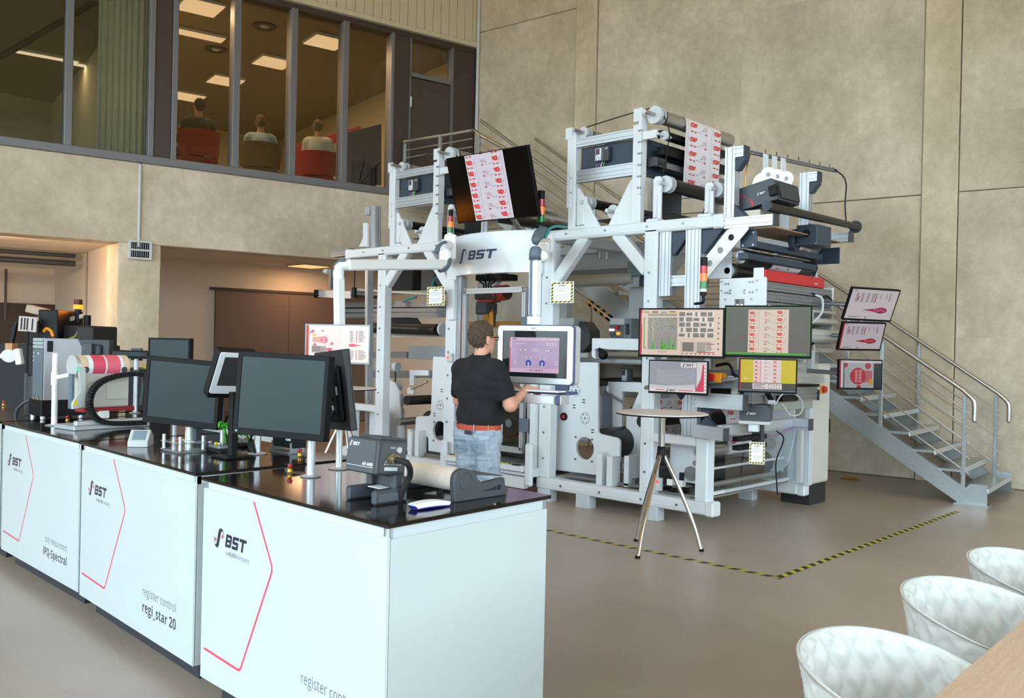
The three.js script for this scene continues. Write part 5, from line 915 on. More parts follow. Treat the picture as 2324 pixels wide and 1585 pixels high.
// low camera unit on its linear rail
{
  const t = module(press, 'linear_rail', 'low aluminium rail at the right end of the press, with a black cable chain');
  const P = ZP(-7.0);
  const fa = P.hit(1571, 978), fb = P.hit(1640, 988);
  part(t, 'front_arm', profile(V(fa.s, fa.y, -7.05), V(fb.s, fb.y, -7.05), 0.08, 0.11), M.alu); part(t, 'end_cap', cbox(0.014, 0.115, 0.085, 0.003).translate(fb.s + 0.007, fb.y, -7.05), M.graphite);
  const x = fb.s - 0.08, y = fb.y, zE = -8.45;
  part(t, 'rail', profile(V(x, y + 0.03, -7.1), V(x, y + 0.03, zE), 0.07, 0.09), M.alu); part(t, 'rail_end', profile(V(x - 0.05, y + 0.03, zE), V(x + 0.2, y + 0.03, zE), 0.08, 0.11), M.alu); part(t, 'end_cap', cbox(0.014, 0.115, 0.085, 0.003).translate(x + 0.207, y + 0.03, zE), M.graphite);
  part(t, 'corner_post', profile(V(fa.s + 0.02, 0.825, -7.2), V(fa.s + 0.02, 1.35, -7.2), 0.05, 0.05, V(0, 0, 1)), M.alu);
  const ma = P.hit(1575, 908), mb = P.hit(1684, 915);
  part(t, 'upper_arm', profile(V(ma.s, ma.y, -7.05), V(mb.s, mb.y, -7.05), 0.08, 0.13), M.alu); part(t, 'end_cap', cbox(0.014, 0.135, 0.085, 0.003).translate(mb.s + 0.007, mb.y, -7.05), M.graphite);
  part(t, 'upper_rail', profile(V(mb.s - 0.06, mb.y + 0.03, -7.1), V(mb.s - 0.06, mb.y + 0.03, -8.5), 0.07, 0.08), M.aluDark);
  for (const s of [1, -1]) part(t, 'gusset', plate([[fa.s + 0.02, mb.y - 0.07], [fa.s + 0.16, mb.y - 0.07], [fa.s + 0.02, mb.y - 0.2]].map(([a, b]) => [a, s > 0 ? b : fb.y + 0.06 + (mb.y - 0.07 - b)]).sort(() => 0), 0.05, [], 0.002).translate(0, 0, -7.16), M.slate);
  const nL = 26; for (let i = 0; i < nL; i++) { const u = i / (nL - 1), z = u < 0.5 ? -7.25 - u * 1.0 : -7.25 - (1 - u) * 1.0, yy = u < 0.5 ? y - 0.05 : y - 0.13; part(t, 'chain_link', box(x + 0.04, x + 0.11, yy - 0.022, yy + 0.022, z - 0.02, z + 0.014, 0.004), M.black); }
  part(t, 'chain_bracket', box(x + 0.02, x + 0.12, y - 0.17, y + 0.06, -7.68, -7.62, 0.004), M.graphite);
  part(t, 'cable', tube([V(x + 0.07, y - 0.02, -7.7), V(x + 0.08, y - 0.06, -7.95), V(x + 0.08, y - 0.02, -8.2), V(x + 0.07, y + 0.0, -8.4)], 0.008, 16, 5), M.purple);
  part(t, 'sensor_cable', tube([V(x + 0.08, y - 0.02, -8.0), V(x + 0.1, y - 0.1, -8.1), V(x + 0.09, y - 0.3, -7.98), V(x + 0.1, y - 0.5, -7.98), V(x + 0.1, y - 0.62, -8.0)], 0.007, 24, 5), M.black);
  settle(t);
  const [c, G] = cameraBox('camera_unit', 'low graphite camera housing with the white emblem on the linear rail', V(x + 0.19, y + 0.19, -7.35), 0.26, 0.15, 0.22, [0, 0.35, 0.0], false, false);
  part(c, 'logo_plate', G(pic(0.16, 0.04).translate(0.0, -0.01, 0.0012)), printMat(T.logoLight, 0.45)); part(c, 'base', G(cbox(0.27, 0.03, 0.24, 0.004).translate(0, -0.09, -0.11)), M.paleGrey);
  part(c, 'carriage', [G(cbox(0.09, 0.07, 0.1, 0.004).translate(-0.01, -0.14, -0.08))], M.silver);
  part(c, 'handset', G(cbox(0.07, 0.035, 0.14, 0.005).rotateX(0.5).rotateY(0.5).translate(0.12, 0.13, -0.05)), M.paleGrey); part(c, 'handset_face', G(pic(0.06, 0.12).rotateX(-Math.PI / 2 + 0.5).rotateY(0.5).translate(0.12, 0.1488, -0.0416)), M.black); settle(c);
}
// rollers and film low at the right end, behind a clear guard
{
  const t = module(press, 'rewind_unit', 'low rollers with film behind clear guards at the right end'), x = -4.5;
  for (const [xx, y, r, m] of [[-4.55, 0.66, 0.07, M.rollSteel], [-4.62, 0.45, 0.12, M.rollBlack], [-4.5, 0.34, 0.03, M.rollSteel], [-4.7, 0.95, 0.09, M.rollBlack]]) { part(t, 'roller', rollerG(xx, y, -7.4, -8.75, r, 30), m); part(t, 'hub', cyl(V(xx, y, -7.35), V(xx, y, -7.41), r * 0.6, 20), M.rollSteel); }
  part(t, 'side_cheek', plate([[-4.8, 0.35], [-4.55, 0.3], [-4.35, 0.45], [-4.28, 0.8], [-4.3, 1.1], [-4.8, 1.1]], 0.02, [], 0.002, 0.06).translate(0, 0, -8.8), M.white);
  part(t, 'tie_rod', [bar(V(-4.4, 0.52, -7.3), V(-4.4, 0.52, -8.8), 0.02, 0.02)], M.whitePlastic); part(t, 'tie_rod', bar(V(-4.36, 0.3, -7.3), V(-4.36, 0.3, -8.8), 0.03, 0.03), M.whitePlastic);
  part(t, 'floor_tray', box(-4.85, -4.4, 0.24, 0.26, -8.8, -7.3, 0.003), M.galv);
  part(t, 'clear_guard', box(-4.255, -4.25, 0.3, 0.85, -8.75, -7.35), M.polycarb);
  part(t, 'white_back', box(-4.62, -4.6, 0.85, 1.2, -8.8, -8.1), M.white);
  settle(t);
  single('printed_film', webSheet([[-4.66, 1.15], [-4.52, 0.98], ...arc(-4.55, 0.66, 0.074, 40, -40, 8)], -7.8, -8.4, -1, 5.5), printMat(T.web, 0.4), 'printed film low behind the clear guard at the right end', 'film');
}
// tall grey supply cabinet on its black plinth behind the right end
{
  const a = atY(1803, 1158, 0), b = atY(1826, 1137, 0.0), t = thing('control_cabinet', 'tall narrow grey control cabinet on a black plinth at the right end', 'cabinet');
  const x1 = -4.25, x0 = -4.6, z1 = -9.1, z0 = -9.5;
  part(t, 'plinth', box(x0 + 0.01, x1 - 0.01, 0, 0.22, z0 + 0.01, z1 - 0.01, 0.004), std(0x2d2c2c, 0.6)); part(t, 'body', box(x0, x1, 0.222, 1.5, z0, z1, 0.006), std(0xc8c5bb, 0.5)); part(t, 'door', box(x1, x1 + 0.012, 0.24, 1.48, z0 + 0.012, z1 - 0.012, 0.004), std(0xcfccc2, 0.5));
  const sw = part(t, 'main_switch', box(x1 + 0.012, x1 + 0.024, 1.18, 1.27, -9.34, -9.25, 0.004), M.orange); part(sw, 'switch_knob', cyl(V(x1 + 0.02, 1.225, -9.3), V(x1 + 0.055, 1.225, -9.3), 0.035, 18), M.red);
  part(t, 'latch', box(x1 + 0.0, x1 + 0.02, 0.75, 0.9, z0 - 0.012, z0 + 0.006, 0.004), M.black); settle(t);
}
// tool controllers on the tower panels
function controller(label, c) {
  const t = thing('web_controller', label, 'controller', 'small keypad controllers');
  part(t, 'case', box(c.x - 0.075, c.x + 0.1, c.y - 0.075, c.y + 0.075, c.z - 0.06, c.z, 0.006), M.graphite); part(t, 'keypad', pic(0.105, 0.13).translate(c.x - 0.015, c.y, c.z + 0.001), printMat(T.hmi, 0.4));
  part(t, 'fan_grille', [0, 1, 2].map((i) => box(c.x + 0.06 + i * 0.012, c.x + 0.066 + i * 0.012, c.y + 0.04, c.y + 0.06, c.z - 0.001, c.z + 0.002)), M.paleGrey).userData.kind = 'stuff';
  [[-0.05, M.purple], [-0.02, M.purple], [0.01, M.whitePlastic], [0.04, M.green]].forEach(([dx, m]) => part(t, 'cable', tube([V(c.x + dx, c.y - 0.07, c.z - 0.03), V(c.x + dx - 0.01, c.y - 0.12, c.z - 0.015), V(c.x + dx * 0.3 + 0.03, c.y - 0.17, c.z - 0.03)], 0.005, 10, 5), m));
  return settle(t);
}
controller('grey keypad controller on the dark panel of the right tower', V(-5.61, 3.555, ZF - 0.03));
controller('grey keypad controller on the dark panel of the left tower', V(-8.51, 3.555, ZF - 0.03));
// red-capped connection box on the right side plate
{ const h = ZP(-7.32).hit(1281, 946), t = thing('rocker_switch', 'round black switch with a red rocker on the right side plate', 'switch'); part(t, 'ring', cyl(V(h.s, h.y, -7.32), V(h.s, h.y, -7.3), 0.042, 24), M.black); part(t, 'rocker', box(h.s - 0.02, h.s + 0.02, h.y - 0.018, h.y + 0.018, -7.302, -7.294, 0.003), M.red); settle(t); }
// pneumatic regulators and a reader box low in the right frame
for (const [px, py, lb] of [[1519, 1088, 'left one of two regulators low in the right frame'], [1543, 1091, 'right one of two regulators low in the right frame']]) {
  const h = ZP(-7.2).hit(px, py), t = thing('air_regulator', lb + ', black knob on white block', 'regulator', 'air regulators'); part(t, 'block', box(h.s - 0.03, h.s + 0.03, h.y - 0.06, h.y, -7.26, -7.2, 0.004), M.whitePlastic); part(t, 'knob', cyl(V(h.s, h.y, -7.23), V(h.s, h.y + 0.07, -7.23), 0.024, 16), M.black); settle(t);
}
{ const h = ZP(-7.15).hit(1492, 1100), t = thing('reader_box', 'small grey box with a red display low in the right frame', 'sensor box'); part(t, 'case', box(h.s - 0.03, h.s + 0.03, h.y - 0.06, h.y + 0.06, -7.2, -7.15, 0.004), M.paleGrey); part(t, 'display', box(h.s - 0.018, h.s + 0.014, h.y + 0.015, h.y + 0.035, -7.151, -7.148), glow('#ff4050', 0.5, 0x881122)); settle(t);
  const c = thing('cable_bundle', 'tangle of black cables on the base of the right frame', 'cable'); for (let i = 0; i < 6; i++) part(c, 'cable', tube(Array.from({ length: 6 }, (_, k) => { const q = ZP(-7.25).hit(1495 + k * 11 + rr(-3, 3), 1118 + 10 * Math.sin(k * 1.3 + i) + rr(-3, 5)); return V(q.s, Math.max(0.28, q.y), -7.25 - rr(0, 0.12)); }), 0.011, 24, 5), M.black); settle(c); }
// interior of the right half: overhead beam, clear roller, operator box, roller arm
{
  const z = -8.3, t = module(press, 'web_bridge', 'white bridge beam across the right half behind the notices');
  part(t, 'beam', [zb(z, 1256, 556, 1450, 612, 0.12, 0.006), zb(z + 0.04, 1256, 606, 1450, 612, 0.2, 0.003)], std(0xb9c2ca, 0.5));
  part(t, 'rail', profile(pz(z, 1270, 622), pz(z, 1440, 612), 0.06, 0.06), M.aluDark);
  part(t, 'clear_roller', cyl(pz(z + 0.1, 1280, 640), pz(z + 0.1, 1440, 632), 0.07, 24), std(0xb3ada3, 0.3));
  for (const [px, py] of [[1362, 570], [1377, 570]]) part(t, 'spindle', cyl(pz(z + 0.1, px, py), pz(z + 0.1, px, py + 0).add(V(0, -0.09, 0)), 0.014, 10), M.silver);
  part(t, 'clamp', [zb(z + 0.15, 1423, 595, 1436, 625, 0.08, 0.004), zb(z + 0.18, 1432, 602, 1452, 626, 0.06, 0.003)], std(0x8fa9b0, 0.3, 0.6)); part(t, 'clamp_plate', zb(z + 0.12, 1452, 607, 1466, 650, 0.05, 0.003), M.slate); part(t, 'stub_profile', profile(pz(z + 0.1, 1426, 641), pz(z + 0.1, 1454, 640), 0.06, 0.11), M.alu);
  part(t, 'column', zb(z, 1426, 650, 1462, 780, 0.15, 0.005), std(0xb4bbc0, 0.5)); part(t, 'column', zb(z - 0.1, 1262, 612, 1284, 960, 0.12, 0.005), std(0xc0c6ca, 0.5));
  settle(t);
  const o = thing('operator_box', 'grey operator box with red and orange buttons inside the right half', 'control box');
  part(o, 'case', zb(-8.0, 1383, 722, 1416, 769, 0.2, 0.008), M.paleGrey); part(o, 'panel', zb(-7.995, 1384.5, 737, 1414.5, 767, 0.01, 0.002), std(0x55606a, 0.5)); part(o, 'side_cover', zb(-7.99, 1416.5, 723, 1432, 770, 0.2, 0.006), std(0x77818a, 0.5));
  const k = (name, px, py, r, m) => { const p = pz(-7.985, px, py); part(o, name, cyl(p, p.clone().add(V(0, 0, 0.03)), r, 16), m); };
  k('stop_button', 1402, 744, 0.024, M.red); k('lit_button', 1405, 757.5, 0.018, glow('#ff8a20', 0.7, 0x884400)); for (const [px, py] of [[1387.5, 749], [1393, 749]]) k('lit_key', px, py, 0.012, glow('#eaf0ff', 0.6, 0x888888)); for (const [px, py] of [[1387.5, 743], [1393, 743], [1387.5, 755], [1393, 755], [1387.5, 760], [1393, 760]]) k('key', px, py, 0.01, M.aluDark); for (const py of [739, 748, 756]) k('side_knob', 1425, py, 0.02, M.graphite); settle(o);
  const a = module(press, 'roller_arm', 'white roller arm with a black ball grip inside the right half');
  const ol = pl2(-7.5, [[1343, 768], [1452, 769], [1456, 796], [1380, 794], [1372, 792], [1350, 792], [1352, 816], [1342, 810]]);
  part(a, 'arm', plate(ol, 0.18, [], 0.006, 0.015).translate(0, 0, -7.68), M.white); const b = pz(-7.5, 1369, 806); part(a, 'ball_grip', sph(b, 0.05, 20, 14), M.black); part(a, 'grip_stem', cyl(b, b.clone().add(V(-0.06, 0.06, -0.02)), 0.03, 12), M.black);
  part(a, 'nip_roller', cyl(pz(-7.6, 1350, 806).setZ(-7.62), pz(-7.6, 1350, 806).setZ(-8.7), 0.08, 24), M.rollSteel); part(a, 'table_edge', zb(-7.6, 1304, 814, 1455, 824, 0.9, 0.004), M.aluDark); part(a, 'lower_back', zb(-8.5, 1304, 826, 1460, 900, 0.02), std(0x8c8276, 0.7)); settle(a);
  const kp = thing('keypad_unit', 'small keypad unit behind the right side plate', 'controller'); const kq = pz(-7.9, 1419, 852); part(kp, 'case', box(kq.x - 0.055, kq.x + 0.07, kq.y - 0.07, kq.y + 0.07, -7.95, -7.9, 0.004), M.graphite); part(kp, 'keypad', pic(0.09, 0.13).translate(kq.x - 0.005, kq.y, -7.899), printMat(T.hmi, 0.4)); part(kp, 'mount_beam', profile(V(kq.x + 0.02, kq.y - 0.11, -7.93), V(kq.x + 0.02, kq.y - 0.11, -8.7), 0.05, 0.05), M.alu); settle(kp);
  const gb = module(press, 'gearbox', 'dark angular gearbox and pale box behind the console'); part(gb, 'gear_case', plate(pl2(-8.2, [[1300, 730], [1322, 730], [1338, 750], [1338, 782], [1320, 802], [1300, 800]]), 0.2, [], 0.006).translate(0, 0, -8.4), M.graphite); part(gb, 'pale_box', zb(-8.1, 1262, 722, 1302, 740, 0.2, 0.006), M.paleGrey); part(gb, 'switch_gear', zb(-8.0, 1296, 801, 1334, 820, 0.3, 0.004), M.paleGrey); part(gb, 'stand', zb(-8.25, 1300, 800, 1338, 1000, 0.15, 0.005), M.whiteDim); settle(gb);
  single('film_blank', zb(-8.05, 1358, 880, 1400, 990, 0.002), std(0x8e9cad, 0.35), 'blue-grey sheet of film behind the right side plate', 'film');
  const w = webSheet([[-5.4, 1.1], [-5.31, 0.75], [-5.35, 0.52]], -7.8, -8.4, -1, 5.5); single('printed_film', w, printMat(T.web, 0.4), 'printed film inside the right frame behind the inner plate', 'film');
  const rod = module(press, 'web_spreader', 'bright steel rod running down across the right frame opening'); part(rod, 'rod', cyl(pz(-7.55, 1372, 889), pz(-7.45, 1432, 925), 0.014, 12), M.rollSteel); part(rod, 'clamp', [zb(-7.55, 1360, 876, 1378, 896, 0.05, 0.006)], M.silver); settle(rod);
}
// interior of the left half: dark web path, aluminium backs, rollers
{
  const z = -8.0, t = module(press, 'web_path_unit', 'dark rollers and aluminium backs inside the left half');
  for (const [py, h, m] of [[664, 0.05, M.aluDark], [692, 0.1, M.aluDark], [704, 0.09, M.aluDark], [714, 0.08, M.aluDark], [757, 0.1, M.alu]]) part(t, 'back_profile', profile(pz(z, 782, py + 1.5), pz(z, 1014, py), 0.05, h), m);
  part(t, 'rail', cyl(pz(z + 0.1, 808, 658), pz(z + 0.1, 975, 669), 0.02, 10), M.silver);
  part(t, 'dark_cover', zb(z - 0.06, 884, 612, 936, 662, 0.3, 0.008), M.blackSoft); part(t, 'drive_cover', zb(z + 0.02, 955, 612, 985, 664, 0.2, 0.008), M.graphite); part(t, 'drive_cover', bar(pz(z + 0.08, 994, 626), pz(z + 0.08, 1012, 658), 0.08, 0.12, 0.006), M.graphite);
  part(t, 'roller', cyl(pz(z + 0.1, 838, 744), pz(z + 0.1, 993, 749), 0.075, 26), M.rollBlack); part(t, 'roller_disc', cyl(pz(z + 0.1, 1002, 748), pz(z + 0.1, 1006, 748), 0.08, 26), M.whiteDim);
  part(t, 'dark_web', plate(pl2(z - 0.02, [[884, 720], [948, 722], [962, 742], [884, 742]]), 0.004).translate(0, 0, z - 0.02), M.blackSoft);
  part(t, 'guard_plate', zb(z + 0.2, 927, 786, 1014, 816, 0.02, 0.004), std(0x8d9499, 0.5)); part(t, 'lower_profile', profile(pz(z, 790, 806), pz(z, 925, 806), 0.05, 0.09), M.aluDark);
  part(t, 'table_edge', profile(pz(z - 0.1, 850, 850), pz(z - 0.1, 1000, 850), 0.05, 0.1), M.aluDark);
  const w = pz(z + 0.25, 900, 833); part(t, 'guide_wheel', [cyl(w.clone().add(V(0.03, 0, 0)), w.clone().add(V(-0.03, 0, 0.01)), 0.065, 24)], M.whiteDim); part(t, 'wheel_axle', cyl(w, w.clone().add(V(-0.2, 0, 0.02)), 0.02, 10), M.rollSteel);
  part(t, 'belt', tube([w.clone().add(V(0.0, -0.06, 0.02)), w.clone().add(V(0.02, -0.5, 0.02)), w.clone().add(V(0.1, -0.8, 0))], 0.01, 8, 5), M.rubber);
  part(t, 'air_hose', tube([pz(z + 0.15, 999, 628), pz(z + 0.2, 986, 634), pz(z + 0.2, 980, 650)], 0.014, 12, 6), M.teal); part(t, 'air_hose', tube([pz(z + 0.2, 944, 675), pz(z + 0.2, 930, 678), pz(z + 0.22, 916, 684)], 0.016, 12, 6), M.teal);
  part(t, 'curved_cheek', plate(pl2(z + 0.5, [[884, 862], [896, 870], [906, 890], [908, 950], [918, 962], [918, 1000], [878, 1000], [878, 866]]), 0.03, [], 0.003, 0.02).translate(0, 0, z + 0.47), M.white);
  part(t, 'arm_plate', plate(pl2(z + 0.4, [[929, 840], [972, 841], [972, 853], [939, 853], [939, 875], [929, 875]]), 0.03, [], 0.003, 0.008).translate(0, 0, z + 0.37), M.white);
  part(t, 'ball_joint', zb(z + 0.45, 923, 880, 937, 896, 0.05, 0.008), M.whitePlastic); part(t, 'joint_rod', cyl(pz(z + 0.45, 934, 884), pz(z + 0.4, 970, 866), 0.014, 10), M.rollSteel);
  for (const [px, py, r] of [[912, 910, 0.09], [914, 938, 0.07], [910, 876, 0.06]]) part(t, 'guide_disc', cyl(pz(z + 0.3, px, py), pz(z + 0.3, px, py).add(V(-0.02, 0, 0.06)), r, 24), M.whiteDim);
  part(t, 'side_profile', profile(pz(z + 0.6, 838, 1000).setY(0.25), pz(z + 0.6, 838, 600).setY(2.7), 0.05, 0.1, V(0, 0, 1)), M.alu);
  part(t, 'left_post', profile(pz(-7.2, 853, 560).setY(2.84), pz(-7.2, 853, 469), 0.1, 0.09, V(0, 0, 1)), M.alu); part(t, 'left_head', profile(pz(-7.2, 833, 480), pz(-7.2, 845, 479), 0.09, 0.1), M.alu);
  part(t, 'left_beam', profile(pz(-7.17, 757, 577), pz(-7.17, 797, 572), 0.09, 0.1), M.aluDark);
  part(t, 'left_plate', plate(pl2(-7.1, [[813, 560], [822, 540], [822, 506], [832, 506], [832, 560]]), 0.03, [], 0.002, [0, 0, 0.02, 0.02, 0]).translate(0, 0, -7.14), M.white);
  settle(t);
  // side arm that stands out to the left with a cable weight
  const s = module(press, 'side_outrigger', 'aluminium outrigger standing out left of the press with a black cable weight');
  part(s, 'beam', profile(pz(-7.6, 722, 667), pz(-7.6, 800, 670), 0.07, 0.1), M.alu); part(s, 'end_cap', zb(-7.56, 712, 658, 722, 676, 0.08, 0.004), M.black); part(s, 'riser', profile(pz(-7.6, 752, 656), pz(-7.6, 753, 612), 0.05, 0.06, V(0, 0, 1)), M.aluDark); part(s, 'knob', cyl(pz(-7.6, 746, 617), pz(-7.6, 737, 616), 0.035, 16), M.paleGrey); part(s, 'cable', cyl(pz(-7.5, 805, 610), pz(-7.5, 804, 654), 0.009, 6), M.black); part(s, 'cable_weight', cyl(pz(-7.5, 804, 653), pz(-7.5, 804, 676), 0.035, 16), M.black); settle(s);
  const r = module(press, 'roll_shaft', 'film roll with red print seen through the gate'); const q = pz(-7.9, 1168, 960); part(r, 'roll', cyl(V(q.x, q.y, -7.8), V(q.x, q.y, -8.6), 0.17, 30), M.rollBlack); part(r, 'core', cyl(V(q.x, q.y, -7.79), V(q.x, q.y, -7.84), 0.05, 18), M.silver); part(r, 'bottom_roller', cyl(pz(-7.9, 1100, 1005), pz(-7.9, 1190, 1005), 0.11, 24), M.rollBlack); part(r, 'stand', box(q.x - 0.3, q.x + 0.3, 0, 0.3, -8.6, -7.8, 0.005), M.graphite); settle(r);
  single('printed_film', webSheet([[q.x + 0.12, q.y + 0.55], ...arc(q.x, q.y, 0.176, 80, 215, 12)], -7.82, -8.5, -1, 5.5), printMat(T.web, 0.4), 'printed film running down onto the roll behind the gate', 'film');
}
// yellow lamp housing and cameras behind the lower monitors
{
  const t = thing('stop_box', 'orange box with a red stop button between the lower monitors', 'control box'), P = -7.0; part(t, 'case', zb(P, 1607, 846, 1636, 869, 0.1, 0.006), M.orange); const q = pz(P, 1615, 857); part(t, 'stop_button', [cyl(q, q.clone().add(V(0, 0, 0.04)), 0.035, 22)], M.red); part(t, 'bracket', profile(pz(P - 0.1, 1606, 874), pz(P - 0.1, 1675, 874), 0.06, 0.06), M.aluDark); settle(t);
  const c = thing('vision_sensor', 'white sensor head with a dark lens beside the yellow screen', 'sensor'); const s = pz(-7.25, 1667, 864); part(c, 'head', cyl(s.clone().add(V(-0.01, 0, 0.06)), s.clone().add(V(0.02, 0, -0.12)), 0.042, 22), M.whitePlastic); part(c, 'lens', cyl(s.clone().add(V(-0.011, 0, 0.058)), s.clone().add(V(-0.012, 0, 0.068)), 0.024, 18), M.black); part(c, 'column', cyl(s.clone().add(V(0, -0.04, -0.02)), s.clone().add(V(0, -0.16, -0.02)), 0.04, 18), M.whitePlastic); settle(c);
  const d = module(press, 'valve_bank', 'dark valve bank with cables behind the lower monitors'); part(d, 'rail', profile(pz(-7.3, 1590, 845), pz(-7.3, 1690, 846), 0.05, 0.05), M.aluDark); part(d, 'bank', zb(-7.35, 1606, 870, 1672, 900, 0.2, 0.006), M.blackSoft); for (let i = 0; i < 4; i++) part(d, 'valve', zb(-7.34, 1610 + i * 15, 866, 1620 + i * 15, 880, 0.04, 0.003), i % 2 ? M.gold : M.whitePlastic); part(d, 'cable', tube([pz(-7.3, 1626, 830), pz(-7.25, 1650, 826), pz(-7.25, 1660, 836), pz(-7.25, 1663, 850), pz(-7.2, 1674, 856)], 0.014, 20, 6), M.black); part(d, 'warm_beam', zb(-7.5, 1600, 838, 1680, 848, 0.1), std(0xd9b48a, 0.6)); settle(d);
}

settle(press);
// ================================================================ OPERATOR CONSOLE AND SWING ARMS
// a swing arm: bracket on the press, jointed elbow, horizontal beam, elbow, drop tube
const ovalBar = (a, b, w, h) => bar(a, b, w, h, 0.014);
{
  const t = thing('swing_arm', 'white swing arm carrying the bright monitor on the left of the press', 'support arm');
  const D = 8.15, a = atD(786, 602, D), b = atD(1000, 601, D + 0.9), d = atD(771, 772, D - 0.02), j = atD(1012, 585, D + 0.98);
  part(t, 'beam', ovalBar(a, b, 0.095, 0.1), M.whitePlastic);
  part(t, 'elbow', tube([a.clone().lerp(b, 0.02), atD(772, 604, D), atD(768, 620, D), atD(769, 632, D)], 0.05, 16, 12), M.whitePlastic);
  part(t, 'elbow_cap', tube([atD(779, 594, D - 0.01), atD(767, 600, D - 0.01), atD(762, 612, D - 0.01)], 0.03, 12, 10), M.slateSoft);
  part(t, 'drop_tube', bar(atD(769, 630, D), d, 0.08, 0.085, 0.012, V(0, 0, 1)), M.whitePlastic);
  part(t, 'elbow', tube([b, atD(1010, 598, D + 0.95), j.clone().add(V(0, 0.02, 0))], 0.052, 14, 12), M.whitePlastic);
  part(t, 'elbow_cap', tube([atD(1000, 612, D + 0.9), atD(1012, 606, D + 0.92), atD(1019, 590, D + 0.95)], 0.034, 12, 10), M.slateSoft);
  part(t, 'swivel', cyl(j.clone().add(V(0, -0.03, 0)), j.clone().add(V(0, 0.06, 0)), 0.07, 20), M.whitePlastic);
  part(t, 'joint', tube([j.clone().add(V(0, 0.05, 0)), atD(1008, 566, D + 1.05), atD(1016, 556, D + 1.2)], 0.052, 14, 12), M.whitePlastic);
  part(t, 'joint_cap', tube([atD(992, 568, D + 1.0), atD(1000, 558, D + 1.04), atD(1010, 553, D + 1.1)], 0.03, 10, 10), M.slateSoft);
  part(t, 'wall_bracket', bar(atD(1022, 560, D + 1.25), V(-7.66, 2.66, ZF + 0.13), 0.12, 0.26, 0.012), M.whitePlastic);
  settle(t);
}
const CD = 6.85;                              // depth of the console
const conP = yawPose([1116, 737], [1299, 740], [1297, 877], [1137, 867], CD, 14);
{
  const t = thing('operator_console', 'operator console with a violet screen and silver rounded frame on a hanging tube', 'control panel'), { w, h, m } = conP, G = (g) => g.applyMatrix4(m);
  const rim = (x0, x1, y0, y1, d, r, z, holes) => plate(rectO(x0, x1, y0, y1), d, holes, 0.004, r).translate(0, 0, z);
  part(t, 'housing', G(rim(-w / 2, w / 2, -h / 2, h / 2, 0.09, 0.035, -0.13)), M.paleGrey); part(t, 'edge_strip', G(rim(-w / 2 - 0.004, w / 2 + 0.004, -h / 2 - 0.004, h / 2 + 0.004, 0.02, 0.036, -0.04)), std(0x4a5580, 0.5));
  const hl = [[[-w / 2 + 0.045, -h / 2 + 0.05], [-w / 2 + 0.045, h / 2 - 0.045], [w / 2 - 0.05, h / 2 - 0.045], [w / 2 - 0.05, -h / 2 + 0.05]]];
  part(t, 'frame', G(rim(-w / 2 + 0.002, w / 2 - 0.002, -h / 2 + 0.002, h / 2 - 0.002, 0.022, 0.033, -0.02, hl)), M.silver);
  part(t, 'glass_front', G(cbox(w - 0.09, h - 0.09, 0.004).translate(-0.002, 0.002, -0.012)), phys(0x20262a, { roughness: 0.08 }));
  part(t, 'display', G(pic(w * 0.66, h * 0.6).translate(-0.008, -0.004, -0.0088)), screenMat(T.console, 0.85));
  part(t, 'logo_plate', G(pic(0.085, 0.022).translate(0.0, h / 2 - 0.023, 0.003)), printMat(T.logoDark, 0.4));
  // keyboard shelf hung below the panel
  const kx = 0.02, ky = -h / 2 - 0.05, K = (g) => g.applyMatrix4(m);
  part(t, 'shelf', K(rim(-w * 0.46, w * 0.46, -0.15, 0.02, 0.02, 0.02, 0).rotateX(Math.PI / 2).translate(kx, ky + 0.0, 0.02)), std(0x4d5780, 0.5));
  part(t, 'keyboard', K(cbox(w * 0.84, 0.012, 0.13, 0.003).translate(kx, ky + 0.006, 0.1)), M.whitePlastic);
  part(t, 'shelf_front', K(cbox(w * 0.78, 0.065, 0.014, 0.004).translate(kx - 0.02, ky - 0.055, 0.155)), M.silver); part(t, 'shelf_corner', K(cbox(0.035, 0.07, 0.04, 0.01).translate(kx + w * 0.4, ky - 0.055, 0.145)), std(0x46506e, 0.5)); part(t, 'shelf_side', K(cbox(0.012, 0.065, 0.14, 0.003).translate(kx + w * 0.43, ky - 0.055, 0.075)), M.silver);
  part(t, 'shelf_hinge', K(cbox(0.1, 0.04, 0.05, 0.004).translate(w * 0.36, -h / 2 - 0.02, -0.02)), std(0x3c4668, 0.5));
  // hanging tube with its grey stripe, collar, cap
  const c0 = atD(1213, 728, CD + 0.06), c1 = atD(1215, 590, CD + 0.06);
  part(t, 'collar', cyl(c0.clone().add(V(0, -0.03, 0)), c0.clone().add(V(0, 0.03, 0)), 0.058, 24), M.whitePlastic);
  part(t, 'hanging_tube', bar(c0.clone().add(V(0, 0.03, 0)), c1, 0.085, 0.075, 0.014, V(0, 0, 1)), M.whitePlastic);
  const nrm = camF0.clone().negate(), st = bar(c0.clone().add(V(0, 0.03, 0)), c1, 0.03, 0.012, 0.003, V(0, 0, 1)).translate(-0.008, 0, 0.034); part(t, 'tube_stripe', st, std(0x6a7a98, 0.5));
  part(t, 'elbow_cap', lathe([[0.001, 0.085], [0.03, 0.08], [0.045, 0.06], [0.05, 0.02], [0.05, -0.02], [0.001, -0.02]], 20).translate(c1.x, c1.y + 0.02, c1.z), M.slateSoft);
  settle(t);
  const s = thing('swing_arm', 'white jointed arm from the press to the console tube under the signal tower', 'support arm');
  const e = atD(1234, 566, CD + 0.3), k = atD(1240, 552, 8.6), q = V(-6.25, 2.66, ZF + 0.13);
  part(s, 'elbow', tube([c1.clone().add(V(0.03, 0.03, -0.05)), atD(1226, 572, CD + 0.15), e], 0.05, 14, 12), M.whitePlastic);
